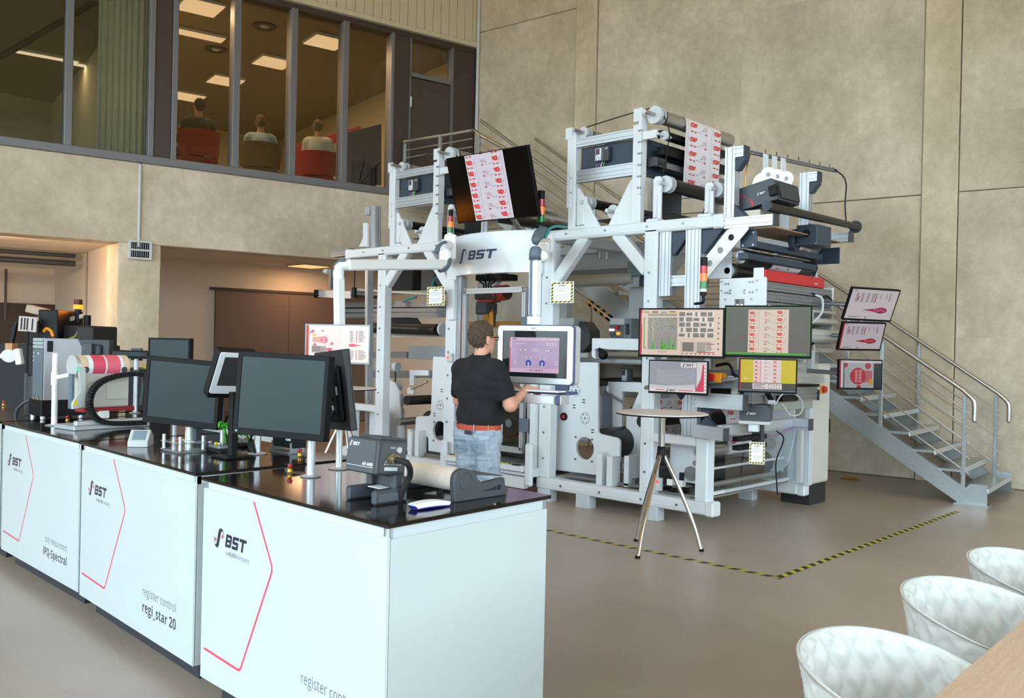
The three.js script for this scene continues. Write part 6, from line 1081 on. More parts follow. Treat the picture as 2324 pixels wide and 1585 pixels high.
  part(s, 'beam', ovalBar(e, k, 0.09, 0.1), M.whitePlastic); part(s, 'swivel', cyl(k.clone().add(V(0, -0.09, 0)), k.clone().add(V(0, 0.07, 0)), 0.07, 20), M.whitePlastic);
  part(s, 'wall_bracket', bar(k, q, 0.11, 0.22, 0.012), M.whitePlastic); part(s, 'joint_cap', tube([atD(1218, 545, 8.3), atD(1224, 530, 8.4), atD(1236, 526, 8.6)], 0.05, 12, 10), M.slateSoft);
  part(s, 'cable', tube([atD(1236, 545, 8.4), atD(1245, 522, 8.5), atD(1262, 514, 8.8), atD(1285, 516, 9.1)], 0.014, 16, 6), M.teal);
  settle(s);
}
// ================================================================ STAIRS ALONG THE CONCRETE WALL
{
  const t = thing('staircase', 'galvanised steel staircase with tube handrails along the concrete wall', 'staircase');
  // wall-parallel planes: near stringer and far stringer
  const nFar = 0.18, near0 = atY(2180, 1144, 0), P = WR, nNear = near0.clone().sub(P.o).dot(P.n);
  const hit = (px, py) => P.hit(px, py, nNear), hf = (px, py) => P.hit(px, py, nFar);
  const b0 = hit(2190, 1110), b1 = hit(1886, 885), slope = (b1.y - b0.y) / (b1.s - b0.s), th = 0.32, yl = ySill - 0.05, sMid = hit(1690, 760).s, yMid = b0.y + (sMid - b0.s) * slope, sM2 = sMid - 1.3, sTop = sM2 + (yl - yMid) / slope;
  const L = (s) => (s > sMid ? b0.y + (s - b0.s) * slope : s > sM2 ? yMid : yMid + (s - sM2) * slope);
  const flights = [[b0.s, sMid, true], [sM2, sTop, false]];
  for (const n of [nNear, nFar]) for (const [sa, sb, low] of flights) {
    const o = low ? [[sa + 0.22, 0], [sa + 0.22, 0.23], [sa + 0.05, 0.23], [sa, L(sa)], [sb, L(sb)], [sb, L(sb) - th], [sa - 0.05, 0]] : [[sa + 0.01, yMid], [sb, yl], [sb, yl - th], [sa, yMid - th], [sa + 0.01, yMid - th]];
    part(t, 'stringer', P.put(plate(o, 0.012, [], 0.001).translate(0, 0, n - 0.006)), M.galv);
    for (const d of [0, -th]) part(t, 'stringer_flange', bar(P.at(sa, low && d ? 0.03 : L(sa + (low ? 0 : -0.01)) + d, n - 0.03), P.at(sb, (low ? yMid : yl) + d, n - 0.03), 0.07, 0.012), M.galv);
    if (low) { part(t, 'base_plate', P.box(sa - 0.1, sa + 0.24, 0, 0.015, n - 0.1, n + 0.06), M.galv); part(t, 'stiffener', bar(P.at(sa - 0.03, 0.02, n + 0.008), P.at(sa + 0.07, 0.2, n + 0.008), 0.012, 0.012), M.galv); }
  }
  part(t, 'middle_landing', P.box(sM2, sMid, yMid - 0.18, yMid, nFar, nNear, 0.004), M.galv); for (const n of [nFar + 0.06, nNear - 0.06]) part(t, 'landing_leg', P.box(sM2 + 0.1, sM2 + 0.2, 0, yMid - 0.18, n - 0.05, n + 0.05, 0.004), M.galv);
  const rise = yl / 22;
  for (let i = 1; i < 22; i++) { const y = i * rise, s = y < yMid - 0.02 ? b0.s + 0.06 + (y - 0.2) / slope : sM2 + (y - yMid) / slope; if (Math.abs(y - yMid) < 0.1) continue; part(t, 'tread', P.box(s - 0.14, s + 0.14, y - 0.03, y, nFar + 0.01, nNear - 0.01, 0.003), M.galv); part(t, 'tread_nosing', P.box(s + 0.135, s + 0.15, y - 0.05, y + 0.004, nFar + 0.01, nNear - 0.01, 0.002), M.silver); }
  const sideRail = (n, posts, H0, e) => {
    for (const s of posts) part(t, 'post', P.box(s - 0.02, s + 0.02, L(s) - 0.02, L(s) + H0, n - 0.02, n + 0.02, 0.004), M.galv);
    const ends = [[posts[0] + 0.06, sMid], [sMid, sM2], [sM2, sTop]];
    for (const [p, q] of ends) for (let k = 1; k <= 5; k++) { const dy = k * H0 / 6 + 0.02; part(t, 'rail', cyl(P.at(p, L(p + 1e-4) + dy, n), P.at(q, L(q + 1e-4) + dy, n), 0.009, 8), M.steel); }
    const hr = (s, d) => P.at(s, L(s) + H0 + d, n + 0.02), g = [hr(e - 0.1, 0.06), hr(e, 0.03), P.at(e + 0.02, L(e) + H0 - 0.05, n + 0.02), P.at(e + 0.02, L(e) + H0 - 0.2, n + 0.02)];
    part(t, 'handrail', [cyl(hr(sMid + 1e-3, 0.06), g[0], 0.026, 14), tube(g, 0.026, 20, 12)], M.steel); part(t, 'handrail', cyl(hr(sMid, 0.06), hr(sM2, 0.06), 0.026, 14), M.steel); part(t, 'handrail', cyl(hr(sM2, 0.06), hr(sTop, 0.06), 0.026, 14), M.steel);
  };
  const p1 = hit(2187, 1000).s, p2 = hit(1998, 900).s, q1 = hf(2262, 900).s, q2 = hf(2087, 800).s, hTop = hit(2193, 903).y - L(hit(2193, 903).s);
  sideRail(nNear - 0.02, [p1, p2, p2 - (p1 - p2), sMid - 0.1, sM2 + 0.05, sM2 - 1.0], hTop, hit(2208, 890).s);
  sideRail(nFar + 0.02, [q1, q2, q2 - (q1 - q2), sMid - 0.1, sM2 - 1.0], hTop, hf(2288, 880).s);
  // landing by the door with its railing
  part(t, 'landing', P.box(-0.02, sTop + 0.1, yl - 0.2, yl, 0.02, nNear, 0.005), M.galv);
  const rl = [[917, 322, 917, 372], [1000, 300, 1000, 350], [1083, 295, 1083, 370]];
  const R0 = atD(917, 322, 15.4), R1 = atD(1072, 296, 14.6), R2 = atD(1083, 303, 14.4), R3 = atD(1148, 338, 13.6);
  part(t, 'handrail', [cyl(R0, R1, 0.028, 12), tube([R1, atD(1078, 297, 14.5), R2], 0.028, 8, 10), cyl(R2, R3, 0.028, 12)], M.steel);
  for (const [px, py, D] of [[919, 326, 15.4], [999, 308, 14.95], [1083, 304, 14.4], [1087, 306, 14.3]]) { const p = atD(px, py, D); part(t, 'post', box(p.x - 0.025, p.x + 0.025, yl, p.y, p.z - 0.025, p.z + 0.025, 0.004), M.galv); }
  for (const dy of [17, 34]) part(t, 'rail', [cyl(atD(919, 325 + dy, 15.4), atD(1072, 296 + dy * 1.1, 14.6), 0.012, 8), cyl(atD(1083, 303 + dy * 1.1, 14.4), atD(1148, 338 + dy * 1.2, 13.6), 0.012, 8)], M.steel);
  part(t, 'landing_leg', [P.box(sTop, sTop + 0.1, 0, yl - 0.2, nNear - 0.12, nNear - 0.02, 0.004)], M.galv);
  settle(t);
  // orange and black wrapped edge guard seen through the press
  const g = thing('edge_guard', 'orange and black striped guard on a slanting bar behind the press', 'guard'), a = atD(1334, 684, 10.6), b = atD(1386, 724, 10.4);
  for (let i = 0; i < 8; i++) part(g, i % 2 ? 'black_band' : 'orange_band', cyl(a.clone().lerp(b, i / 8), a.clone().lerp(b, (i + 1) / 8), 0.038, 14), i % 2 ? M.black : M.orange);
  part(g, 'bar', cyl(atD(1302, 658, 10.7), atD(1400, 735, 10.3), 0.012, 8), M.steel); settle(g);
}
// hazard tape on the floor, one roll laid round a corner
{
  const c = atY(1765, 1312, 0), l = atY(1250, 1207, 0).add(V(-3.2, 0, 0)), r = atY(2172, 1162, 0), w = 0.055;
  const strip = (a, b) => { const d = b.clone().sub(a), L = d.length(); d.normalize(); const s = V(-d.z, 0, d.x).multiplyScalar(w / 2), g = quad(a.clone().add(s), b.clone().add(s), b.clone().sub(s), a.clone().sub(s)); const uv = g.attributes.uv; for (let i = 0; i < uv.count; i++) uv.setX(i, uv.getX(i) * L / 0.26); return g.translate(0, 0.0012, 0); };
  const flip = (g) => { const n = g.attributes.normal; if (n.getY(0) < 0) { for (const k of ['position', 'uv']) { const a = g.attributes[k], s = a.itemSize, arr = a.array; for (let i = 0; i < arr.length; i += 3 * s) for (let j = 0; j < s; j++) [arr[i + s + j], arr[i + 2 * s + j]] = [arr[i + 2 * s + j], arr[i + s + j]]; } for (let i = 0; i < n.count; i++) n.setXYZ(i, 0, 1, 0); } return g; };
  const t = thing('floor_tape', 'yellow and black hazard tape laid round the press on the floor', 'floor tape'); part(t, 'tape_length', flip(strip(l, c.clone().add(V(0.03, 0, 0)))), printMat(T.tape, 0.5)); part(t, 'tape_length', flip(strip(c, r)), printMat(T.tape, 0.5)); settle(t);
}
// three orange floor anchors under the stairs
for (let i = 0; i < 3; i++) { const p = atY(1918 + i * 11, 1086 + i * 1.5, 0); single('floor_anchor', [lathe([[0.001, 0.03], [0.02, 0.028], [0.05, 0.008], [0.055, 0], [0.001, 0]], 14).translate(p.x, 0, p.z)], M.gold, `${['left', 'middle', 'right'][i]} one of three small orange floor marks under the stairs`, 'floor marker', 'orange floor marks'); }
// ================================================================ BAR TABLES AND CHAIRS
function barTable(label, c, yTop, R, feet, legTop) {
  const t = thing('bar_table', label, 'table', 'round white bar tables');
  part(t, 'table_top', lathe([[0.001, 0.012], [R - 0.006, 0.012], [R, 0.006], [R, 0.001], [0.001, 0.001]], 64).translate(c.x, yTop - 0.012, c.z), M.tableTop); part(t, 'edge_band', lathe([[R - 0.03, 0], [R + 0.001, 0], [R + 0.001, -0.008], [R - 0.03, -0.008], [R - 0.03, 0]], 64).translate(c.x, yTop - 0.012, c.z), M.black);
  part(t, 'top_plate', cyl(V(c.x, yTop - 0.035, c.z), V(c.x, yTop - 0.02, c.z), 0.05, 20), M.black); part(t, 'column', cyl(V(c.x, legTop, c.z), V(c.x, yTop - 0.03, c.z), 0.028, 24), M.chrome);
  part(t, 'leg_socket', lathe([[0.001, 0.05], [0.032, 0.05], [0.034, 0.01], [0.045, -0.06], [0.03, -0.07], [0.001, -0.07]], 20).translate(c.x, legTop, c.z), M.black);
  for (const f of feet) { const d = f.clone().sub(V(c.x, 0, c.z)); part(t, 'leg', tube([V(c.x + d.x * 0.08, legTop - 0.03, c.z + d.z * 0.08), V(c.x + d.x * 0.42, legTop * 0.66, c.z + d.z * 0.42), V(c.x + d.x * 0.78, legTop * 0.3, c.z + d.z * 0.78), V(c.x + d.x * 0.98, 0.02, c.z + d.z * 0.98)], 0.0165, 28, 14), M.chrome); part(t, 'foot_cap', cyl(V(f.x, 0, f.z), V(f.x, 0.02, f.z), 0.02, 14), M.black); }
  return settle(t);
}
{
  const F = [atY(1447, 1268, 0), atY(1592, 1252, 0), atY(1444, 1229, 0)], m = F[0].clone().add(F[1]).add(F[2]).multiplyScalar(1 / 3);
  const top = atY(1503, 936, 1.1); const c = V(top.x, 0, top.z); const f4 = c.clone().multiplyScalar(2).sub(F[0]); f4.y = 0;
  barTable('round white bar table on four chrome legs in front of the four monitors', c, 1.1, 0.375, [F[0], F[1], F[2]], 0.77);
  const c2 = atY(782, 880, 1.1); barTable('round white bar table mostly hidden behind the black monitor backs', V(c2.x, 0, c2.z), 1.1, 0.36, [0.3, 1.9, 3.4, 5.0].map((a) => V(c2.x + 0.33 * Math.cos(a), 0, c2.z + 0.33 * Math.sin(a))), 0.77);
}
// white shell chair with a quilted diamond relief, on a four-leg frame
function shellChair(label, pos, turn) {
  const t = thing('shell_chair', label, 'chair', 'white shell chairs at the wooden table');
  const nU = 126, nV = 42, P = [], shape = (u, v) => {          // u round the rim from front-left to front-right, v from seat centre to rim
    const a = (u - 0.5) * 2 * Math.PI * 0.86, back = Math.cos(a * 0.5) ** 2, rimH = 0.80 - 0.17 * (1 - Math.cos(a * 0.62)) ** 1.1 - (Math.abs(a) > 2.0 ? (Math.abs(a) - 2.0) * 0.3 : 0);
    const rx = 0.325 + 0.02 * back, rz = 0.31, k = Math.min(1, v / 0.42), w = Math.max(0, (v - 0.42) / 0.58), flare = 0.78 + 0.22 * w ** 0.8;
    const r = v < 0.42 ? Math.sin(k * Math.PI / 2) * 0.78 : flare, y = 0.45 + (v < 0.42 ? 0.02 * k * k : 0.02 + (rimH - 0.47) * w ** 0.9);
    return V(Math.sin(a) * rx * r, y, -Math.cos(a) * rz * r);
  };
  const quilt = (u, v) => { const A = u * 18, B = v * 7, f = (q) => Math.abs(((q % 1) + 1) % 1 - 0.5) * 2; const e = Math.min(1 - f(A + B * 0.5), 1 - f(A - B * 0.5)); return v > 0.3 && v < 0.97 ? 0.019 * Math.min(1, e * 1.7) : 0.002; };
  const inner = [], outer = [], e = 1e-3, N = (u, v) => { const a = shape(Math.min(1, u + e), v).sub(shape(Math.max(0, u - e), v)), b = shape(u, Math.min(1, v + e)).sub(shape(u, Math.max(0.001, v - e))); return a.cross(b).normalize(); };
  const W2 = nU + 1; for (let j = 0; j <= nV; j++) for (let i = 0; i <= nU; i++) { const u = i / nU, v = 0.02 + 0.98 * j / nV, p = shape(u, v), n = N(u, v); const s = n.dot(V(-p.x, 0.3, -p.z)) > 0 ? 1 : -1; n.multiplyScalar(s); const q = quilt(u, v); inner.push(p.clone().addScaledVector(n, q)); outer.push(p.clone().addScaledVector(n, -0.009 + q * 0.6)); }
  const idx = []; const grid = (off, rev) => { for (let j = 0; j < nV; j++) for (let i = 0; i < nU; i++) { const a = off + j * W2 + i, b = a + 1, c = a + W2, d = c + 1; rev ? idx.push(a, b, c, b, d, c) : idx.push(a, c, b, b, c, d); } };
  grid(0, true); grid(inner.length, false);
  const rim = (l) => { for (let k = 0; k + 1 < l.length; k++) { const a = l[k], b = l[k + 1], o = inner.length; idx.push(a, b, a + o, b, b + o, a + o); } };
  rim(Array.from({ length: W2 }, (_, i) => nV * W2 + i).reverse()); rim(Array.from({ length: nV + 1 }, (_, j) => j * W2)); rim(Array.from({ length: nV + 1 }, (_, j) => j * W2 + nU).reverse());
  const g = new THREE.BufferGeometry(); g.setAttribute('position', new THREE.Float32BufferAttribute([...inner, ...outer].flatMap((p) => p.toArray()), 3)); g.setIndex(idx); g.computeVertexNormals();
  part(t, 'shell', g, M.chair);
  part(t, 'under_frame', [bar(V(-0.16, 0.43, -0.13), V(0.16, 0.43, -0.13), 0.03, 0.02), bar(V(-0.16, 0.43, 0.13), V(0.16, 0.43, 0.13), 0.03, 0.02), bar(V(-0.15, 0.43, -0.13), V(-0.15, 0.43, 0.13), 0.03, 0.02), bar(V(0.15, 0.43, -0.13), V(0.15, 0.43, 0.13), 0.03, 0.02)], M.whiteDim);
  for (const [x, z] of [[-1, -1], [1, -1], [-1, 1], [1, 1]]) part(t, 'leg', cyl(V(x * 0.23, 0, z * 0.21), V(x * 0.15, 0.43, z * 0.13), 0.01, 12, 0.013), M.whiteDim);
  t.position.copy(pos); t.rotation.y = turn; return t;
}
const chair0 = shellChair('white shell chair nearest the camera, cut by the bottom edge', V(0, 0, 0), 0);
{
  // the long table runs away to the right; three chairs stand with their backs to the hall
  const ta = atY(2324, 1405, 0.75), tb = atY(2112, 1585, 0.75), d = ta.clone().sub(tb).normalize(), side = V(-d.z, 0, d.x), near = tb.clone().addScaledVector(d, -1.2), far = ta.clone().addScaledVector(d, 1.6);
  const out = side.dot(camR0) > 0 ? side : side.clone().negate(), ang = Math.atan2(-d.z, d.x);
  const place = [[1855, 1448, 0.79], [2075, 1326, 0.79], [2218, 1256, 0.79]].map(([px, py, y]) => atY(px, py, y));
  const lb = ['white shell chair nearest the camera, cut by the bottom edge', 'middle one of the three white shell chairs', 'farthest white shell chair, at the right edge'];
  const turn = Math.atan2(out.x, out.z);
  place.forEach((p, i) => { const c = i ? chair0.clone() : chair0; if (i) { c.name = numbered('shell_chair'); scene.add(c); } c.userData = { label: lb[i], category: 'chair', group: 'white shell chairs at the wooden table' }; c.position.set(p.x + out.x * 0.29, 0, p.z + out.z * 0.29); c.rotation.y = turn + (i === 0 ? 0.05 : 0); });
  const t = thing('wooden_table', 'pale wooden table across the bottom right corner', 'table'), mid = near.clone().lerp(far, 0.5).addScaledVector(out, 0.45), L = near.distanceTo(far);
  const put = (g) => g.applyMatrix4(new THREE.Matrix4().makeRotationY(ang).setPosition(mid.x, 0, mid.z));
  part(t, 'table_top', put(box(-L / 2, L / 2, 0.72, 0.75, -0.45, 0.45, 0.004)), M.table);
  for (const [x, z] of [[-1, -1], [1, -1], [-1, 1], [1, 1]]) part(t, 'leg', put(box(x * (L / 2 - 0.12) - 0.03, x * (L / 2 - 0.12) + 0.03, 0, 0.72, z * 0.36 - 0.03, z * 0.36 + 0.03, 0.004)), M.whiteDim);
  part(t, 'apron', put(box(-L / 2 + 0.1, L / 2 - 0.1, 0.66, 0.718, -0.34, -0.32)), M.whiteDim); settle(t);
}
// ================================================================ ON THE COUNTERS
const top = (px, py, h = 1.0) => atY(px, py, h);
const offPose = { off: true, k: 0, t: 0.045 };
// nearest counter: monitor on a silver pole
function pole(t, b, h, r = 0.019, rB = 0.047) { part(t, 'base_disc', lathe([[0.001, 0.012], [rB * 0.5, 0.012], [rB, 0.005], [rB, 0], [0.001, 0]], 32).translate(b.x, b.y, b.z), M.silver); part(t, 'pole', cyl(b, b.clone().add(V(0, h, 0)), r, 24), M.silver); part(t, 'collar', cyl(b.clone().add(V(0, h - 0.008, 0)), b.clone().add(V(0, h, 0)), r + 0.001, 24), M.black); }
{
  const b = top(705, 1082), D = b.clone().sub(EYE).dot(camF0), ps = quadPose([542, 797], [748, 809], [528, 984], D - 0.1, 1.28, -1, 0);
  const t = screen('monitor', 'switched-off monitor on a silver pole on the nearest counter', ps, null, { ...offPose, bez: [0.022, 0.02, 0.022, 0.03], hump: true });
  pole(t, b, 0.2); part(t, 'pole_top', bar(b.clone().add(V(0, 0.19, 0)), ps.c.clone().addScaledVector(V(ps.m.elements[8], ps.m.elements[9], ps.m.elements[10]), -0.06), 0.05, 0.05, 0.004), M.graphite);
  part(t, 'corner_mark', pic(0.012, 0.008).translate(-ps.w / 2 + 0.02, -ps.h / 2 + 0.015, 0.0025).applyMatrix4(ps.m), std(0x7f9db0, 0.4)); settle(t);
  // the second one on the same island is turned away and shows its back
  const c = atD(767, 885, 4.42), u = camR0.clone().multiplyScalar(-0.5).addScaledVector(camF0, 0.87).normalize(), v = V(0, 1, 0).addScaledVector(camR0, -0.12).addScaledVector(u, 0).normalize(); u.addScaledVector(v, -u.dot(v)).normalize(); const n = u.clone().cross(v);
  const pm = { w: 0.44, h: 0.385, c, m: new THREE.Matrix4().makeBasis(u, v, n).setPosition(c) };
  const q = screen('monitor', 'black monitor seen from behind with its cable sockets, beside the nearest screen', pm, null, { ...offPose, bez: [0.018, 0.018, 0.018, 0.024], t: 0.03, hump: false, vesa: false, casing: std(0x222225, 0.55) });
  const G = (g) => g.applyMatrix4(pm.m);
  part(q, 'back_cover', G(plate(rectO(-0.17, 0.15, -0.15, 0.12), 0.03, [], 0.014, 0.02).translate(0, 0, -0.062)), M.monitorBlack); part(q, 'socket_bay', G(cbox(0.05, 0.2, 0.012, 0.003).translate(-0.12, -0.01, -0.066)), M.black);
  part(q, 'blue_socket', G(cbox(0.016, 0.036, 0.012, 0.002).translate(-0.12, 0.03, -0.074)), M.blue); part(q, 'socket_shell', G(cbox(0.022, 0.05, 0.008, 0.002).translate(-0.12, 0.03, -0.072)), M.silver); part(q, 'power_socket', G(cbox(0.012, 0.024, 0.012, 0.002).translate(-0.12, -0.08, -0.072)), M.silver); part(q, 'rating_label', G(pic(0.03, 0.04).rotateY(Math.PI).translate(-0.16, 0.0, -0.0625)), M.paleGrey);
  for (let i = 0; i < 4; i++) part(q, 'vent_slot', G(cbox(0.06, 0.004, 0.003).translate(0.02, 0.15 - i * 0.011, -0.034)), M.black);
  part(q, 'cable', tube([V(-0.12, -0.03, -0.07), V(-0.11, -0.1, -0.12), V(-0.02, -0.16, -0.14), V(0.06, -0.18, -0.1)].map((p) => p.applyMatrix4(pm.m)), 0.007, 20, 6), M.black); part(q, 'cable', tube([V(-0.12, -0.1, -0.07), V(-0.08, -0.16, -0.1), V(0.06, -0.19, -0.09)].map((p) => p.applyMatrix4(pm.m)), 0.006, 16, 6), M.black);
  const foot = V(c.x, 1.0, c.z); pole(q, V(foot.x + 0.02, 1.0, Math.max(foot.z, -2.82)), 0.2, 0.016, 0.05); settle(q);
}
// scanner head: grey box on a bridge-shaped foot, black cable
{
  const t = thing('scanner_head', 'grey scanner head on a forked foot with a thick black cable', 'scanner'), ft = top(850, 1149), aY = ZP(ft.z).hit(848, 1079).y, a = V(ft.x - 0.002, aY, ft.z), W0 = 0.185, Dp = 0.15, Hh = 0.135;
  const m = new THREE.Matrix4().makeRotationFromEuler(new THREE.Euler(-0.1, 0, 0)).setPosition(a.x, a.y, a.z), G = (g) => g.applyMatrix4(m);
  part(t, 'head', [G(cbox(W0, Hh, Dp, 0.007).translate(-W0 / 2, Hh / 2, -Dp / 2)), G(cbox(W0 * 0.3, 0.012, Dp * 0.9, 0.005).translate(-W0 * 0.16, Hh + 0.004, -Dp / 2)), G(cbox(W0 * 0.45, 0.014, Dp * 0.7, 0.006).translate(-W0 * 0.62, Hh + 0.004, -Dp * 0.55))], M.device);
  part(t, 'front_plate', G(cbox(W0 - 0.008, Hh - 0.01, 0.004, 0.001).translate(-W0 / 2, Hh / 2, 0.003)), std(0x474c52, 0.5, 0.2));
  part(t, 'front_print', G(pic(W0 - 0.012, Hh - 0.014).translate(-W0 / 2, Hh / 2, 0.0056)), printMat(drawn(512, 360, (x, w, h) => { x.fillStyle = '#474c52'; x.fillRect(0, 0, w, h); logo(x, 24, 34, 40, '#e6e8ea', null); x.fillStyle = '#e6e8ea'; x.fillRect(12, h - 62, w - 30, 5); x.font = 'bold italic 52px sans-serif'; x.textAlign = 'right'; x.fillText('AR 4400', w - 24, h - 74); }), 0.5));
  const e = part(t, 'end_plate', G(cbox(0.004, Hh - 0.02, Dp - 0.03, 0.001).translate(0.003, Hh / 2, -Dp / 2)), std(0x474c52, 0.5, 0.2));
  part(e, 'end_print', G(pic(Dp - 0.036, Hh - 0.026).rotateY(Math.PI / 2).translate(0.0056, Hh / 2, -Dp / 2)), printMat(drawn(400, 380, (x, w, h) => { x.fillStyle = '#474c52'; x.fillRect(0, 0, w, h); x.strokeStyle = x.fillStyle = '#d4d8da'; x.lineWidth = 7; for (let i = 0; i < 3; i++) { const X = 60 + i * 105; x.beginPath(); x.moveTo(X + 40, 210); x.lineTo(X + 80, 280); x.lineTo(X, 280); x.closePath(); x.stroke(); x.fillRect(X + 37, 236, 7, 26); } x.fillRect(70, 312, 230, 48); for (let i = 0; i < 4; i++) x.fillRect(150 + i * 22, 40, 10, 24); }), 0.5));
  const g0 = V(0.006, Hh * 0.5, -Dp * 0.42).applyMatrix4(m), g1 = V(0.045, Hh * 0.48, -Dp * 0.42).applyMatrix4(m);
  part(t, 'cable_gland', [cyl(g0, g1, 0.018, 16), cyl(g0, g0.clone().lerp(g1, 0.5), 0.022, 6)], M.brass); part(t, 'round_plug', cyl(V(0.004, Hh * 0.74, -Dp * 0.66).applyMatrix4(m), V(0.014, Hh * 0.74, -Dp * 0.66).applyMatrix4(m), 0.012, 14), M.silver);
  const cb = top(906, 1140); part(t, 'cable', tube([g1, g1.clone().add(V(0.05, -0.01, -0.01)), V(cb.x + 0.05, 1.11, cb.z - 0.01), V(cb.x + 0.02, 1.05, cb.z), V(cb.x, 1.0, cb.z)], 0.012, 32, 12), M.rubber); part(t, 'cable_grommet', cyl(V(cb.x, 1.0, cb.z), V(cb.x, 1.006, cb.z), 0.018, 14), M.black);
  const f = top(850, 1149), fx = f.x, fz = f.z;
  for (const d of [0, 0.162]) part(t, 'foot', box(fx - d - 0.028, fx - d, 1.0, 1.055, fz - 0.165, fz, 0.008), M.device);
  part(t, 'foot_bridge', [box(fx - 0.165, fx - 0.025, 1.02, 1.05, fz - 0.165, fz - 0.12, 0.006), box(fx - 0.19, fx, 1.03, 1.1, fz - 0.165, fz - 0.13, 0.01)], M.device);
  for (const d of [0.006, 0.156]) part(t, 'neck', box(fx - d - 0.03, fx - d, 1.05, 1.14, fz - 0.15, fz - 0.1, 0.006), M.device);
  part(t, 'foot_recess', box(fx, fx + 0.0015, 1.01, 1.04, fz - 0.15, fz - 0.02), std(0x5a6067, 0.4, 0.2));
  part(t, 'white_slip', box(fx - 0.135, fx - 0.06, 1.05, 1.053, fz - 0.12, fz - 0.07), M.whitePlastic);
  settle(t);
  // cream roller between cast cheeks
  const r = thing('roller_stand', 'cream roller between grey cast cheeks beside the scanner head', 'roller stand'), k = top(1036, 1141), xc = k.x, P = XP(xc), cx = P.hit(1058, 1093), R = 0.046;
  const ck = [[1033, 1141], [1030, 1100], [1032, 1078], [1046, 1065], [1062, 1064], [1076, 1073], [1084, 1088], [1096, 1096], [1108, 1094], [1146, 1084], [1150, 1126]].map(([a, b]) => { const h = P.hit(a, b); return [h.s, Math.max(h.y, 1.0)]; }); ck[0][1] = 1.0; ck[10][1] = 1.0;
  const hole = [[1092, 1117], [1104, 1110], [1139, 1097], [1138, 1113]].map(([a, b]) => { const h = P.hit(a, b); return [h.s, h.y]; });
  for (const dx of [0, -0.37]) { const g = plate(ck, 0.028, [hole], 0.004, [0.005, 0.03, 0.03, 0.03, 0.03, 0.02, 0.02, 0.03, 0.03, 0.008, 0.004]); part(r, 'cheek', P.put(g.translate(0, 0, dx - 0.028)), M.device); if (!dx) part(r, 'bearing_ring', P.put(new THREE.TorusGeometry(0.034, 0.0018, 6, 40).translate(cx.s, cx.y, 0.001)), M.device); }
  const a0 = P.at(cx.s, cx.y, -0.029), a1 = P.at(cx.s, cx.y, -0.342); part(r, 'roller', cyl(a0, a1, R, 48), M.beigeRoll);
  for (let i = 0; i < 9; i++) { const z = -0.045 - i * 0.033; part(r, 'score_ring', cyl(P.at(cx.s, cx.y, z), P.at(cx.s, cx.y, z - 0.0012), R + 0.0006, 48), std(0xdfd0c0, 0.6)); }
  part(r, 'base_bar', P.put(cbox(0.02, 0.03, 0.31, 0.004).translate(ck[10][0] - 0.04, 1.02, -0.185)), M.device); part(r, 'cover_plate', P.put(cbox(ck[10][0] - cx.s - 0.03, 0.004, 0.31).rotateZ(-0.12).translate((ck[10][0] + cx.s) / 2 + 0.02, cx.y + 0.01, -0.185)), M.device); settle(r);
  // handheld reader
  const h = thing('handheld_reader', 'white curved handheld reader with a blue underside at the counter edge', 'reader'), c = top(975, 1153), e1 = top(936, 1157), e2 = top(1014, 1146), d = e2.clone().sub(e1), L = d.length(), ang = Math.atan2(-d.z, d.x);
  const sl = (y0, y1, w) => { const s = new THREE.Shape(); s.moveTo(-L / 2, y0 + 0.006); s.quadraticCurveTo(0, y1 + 0.012, L / 2, y0 + 0.002); s.lineTo(L / 2 - 0.006, y0 - 0.006); s.quadraticCurveTo(0, y0 - 0.0, -L / 2 + 0.01, y0 - 0.004); s.closePath(); return new THREE.ExtrudeGeometry(s, { depth: w - 0.008, bevelEnabled: true, bevelSize: 0.003, bevelThickness: 0.004, bevelSegments: 2, curveSegments: 16 }).translate(0, 0, -w / 2 + 0.004).rotateY(ang).translate(c.x, 1.0, c.z); };
  part(h, 'upper_shell', sl(0.0135, 0.022, 0.05), M.whitePlastic); part(h, 'lower_shell', sl(0.0085, 0.008, 0.046), std(0x26308a, 0.4)); part(h, 'button', cbox(0.014, 0.003, 0.012, 0.001).rotateY(ang).translate(c.x - d.x * 0.32, 1.0245, c.z - d.z * 0.32), M.ink); settle(h);
}
function stopKnob(label, px, py, plateOn, h = 1.0) {
  const b = top(px, py, h), t = thing('emergency_stop', label, 'knob', 'red and gold knobs on the counter tops'), L = (p, m, n) => part(t, n, lathe(p, 24).translate(b.x, h, b.z), m);
  L([[0.001, 0.002], [0.014, 0.002], [0.014, 0], [0.001, 0]].map(([x, y]) => [x, y]), M.silver, 'washer'); L([[0.001, 0.028], [0.008, 0.028], [0.0085, 0.02], [0.013, 0.016], [0.013, 0.006], [0.01, 0.003], [0.001, 0.003]], M.gold, 'gold_collar'); L([[0.001, 0.046], [0.01, 0.045], [0.012, 0.041], [0.012, 0.03], [0.009, 0.028], [0.001, 0.028]], std(0xb02a3c, 0.25, 0.4), 'red_cap');
  if (plateOn) part(t, 'slot_plate', lathe([[0.001, 0.002], [0.045, 0.002], [0.046, 0], [0.001, 0]], 32).scale(1.3, 1, 0.7).translate(b.x + 0.02, h, b.z - 0.035), std(0x4a4038, 0.4, 0.3));
  return settle(t);
}
stopKnob('red and gold knob left of the silver pole on the nearest counter', 658, 1075, true);
stopKnob('red and gold knob near the far edge of the second counter', 680, 1038, true);
stopKnob('red and gold knob beside the white pole on the third counter', 153, 958, false);
stopKnob('red and gold knob at the far left of the third counter', 8, 922, false);
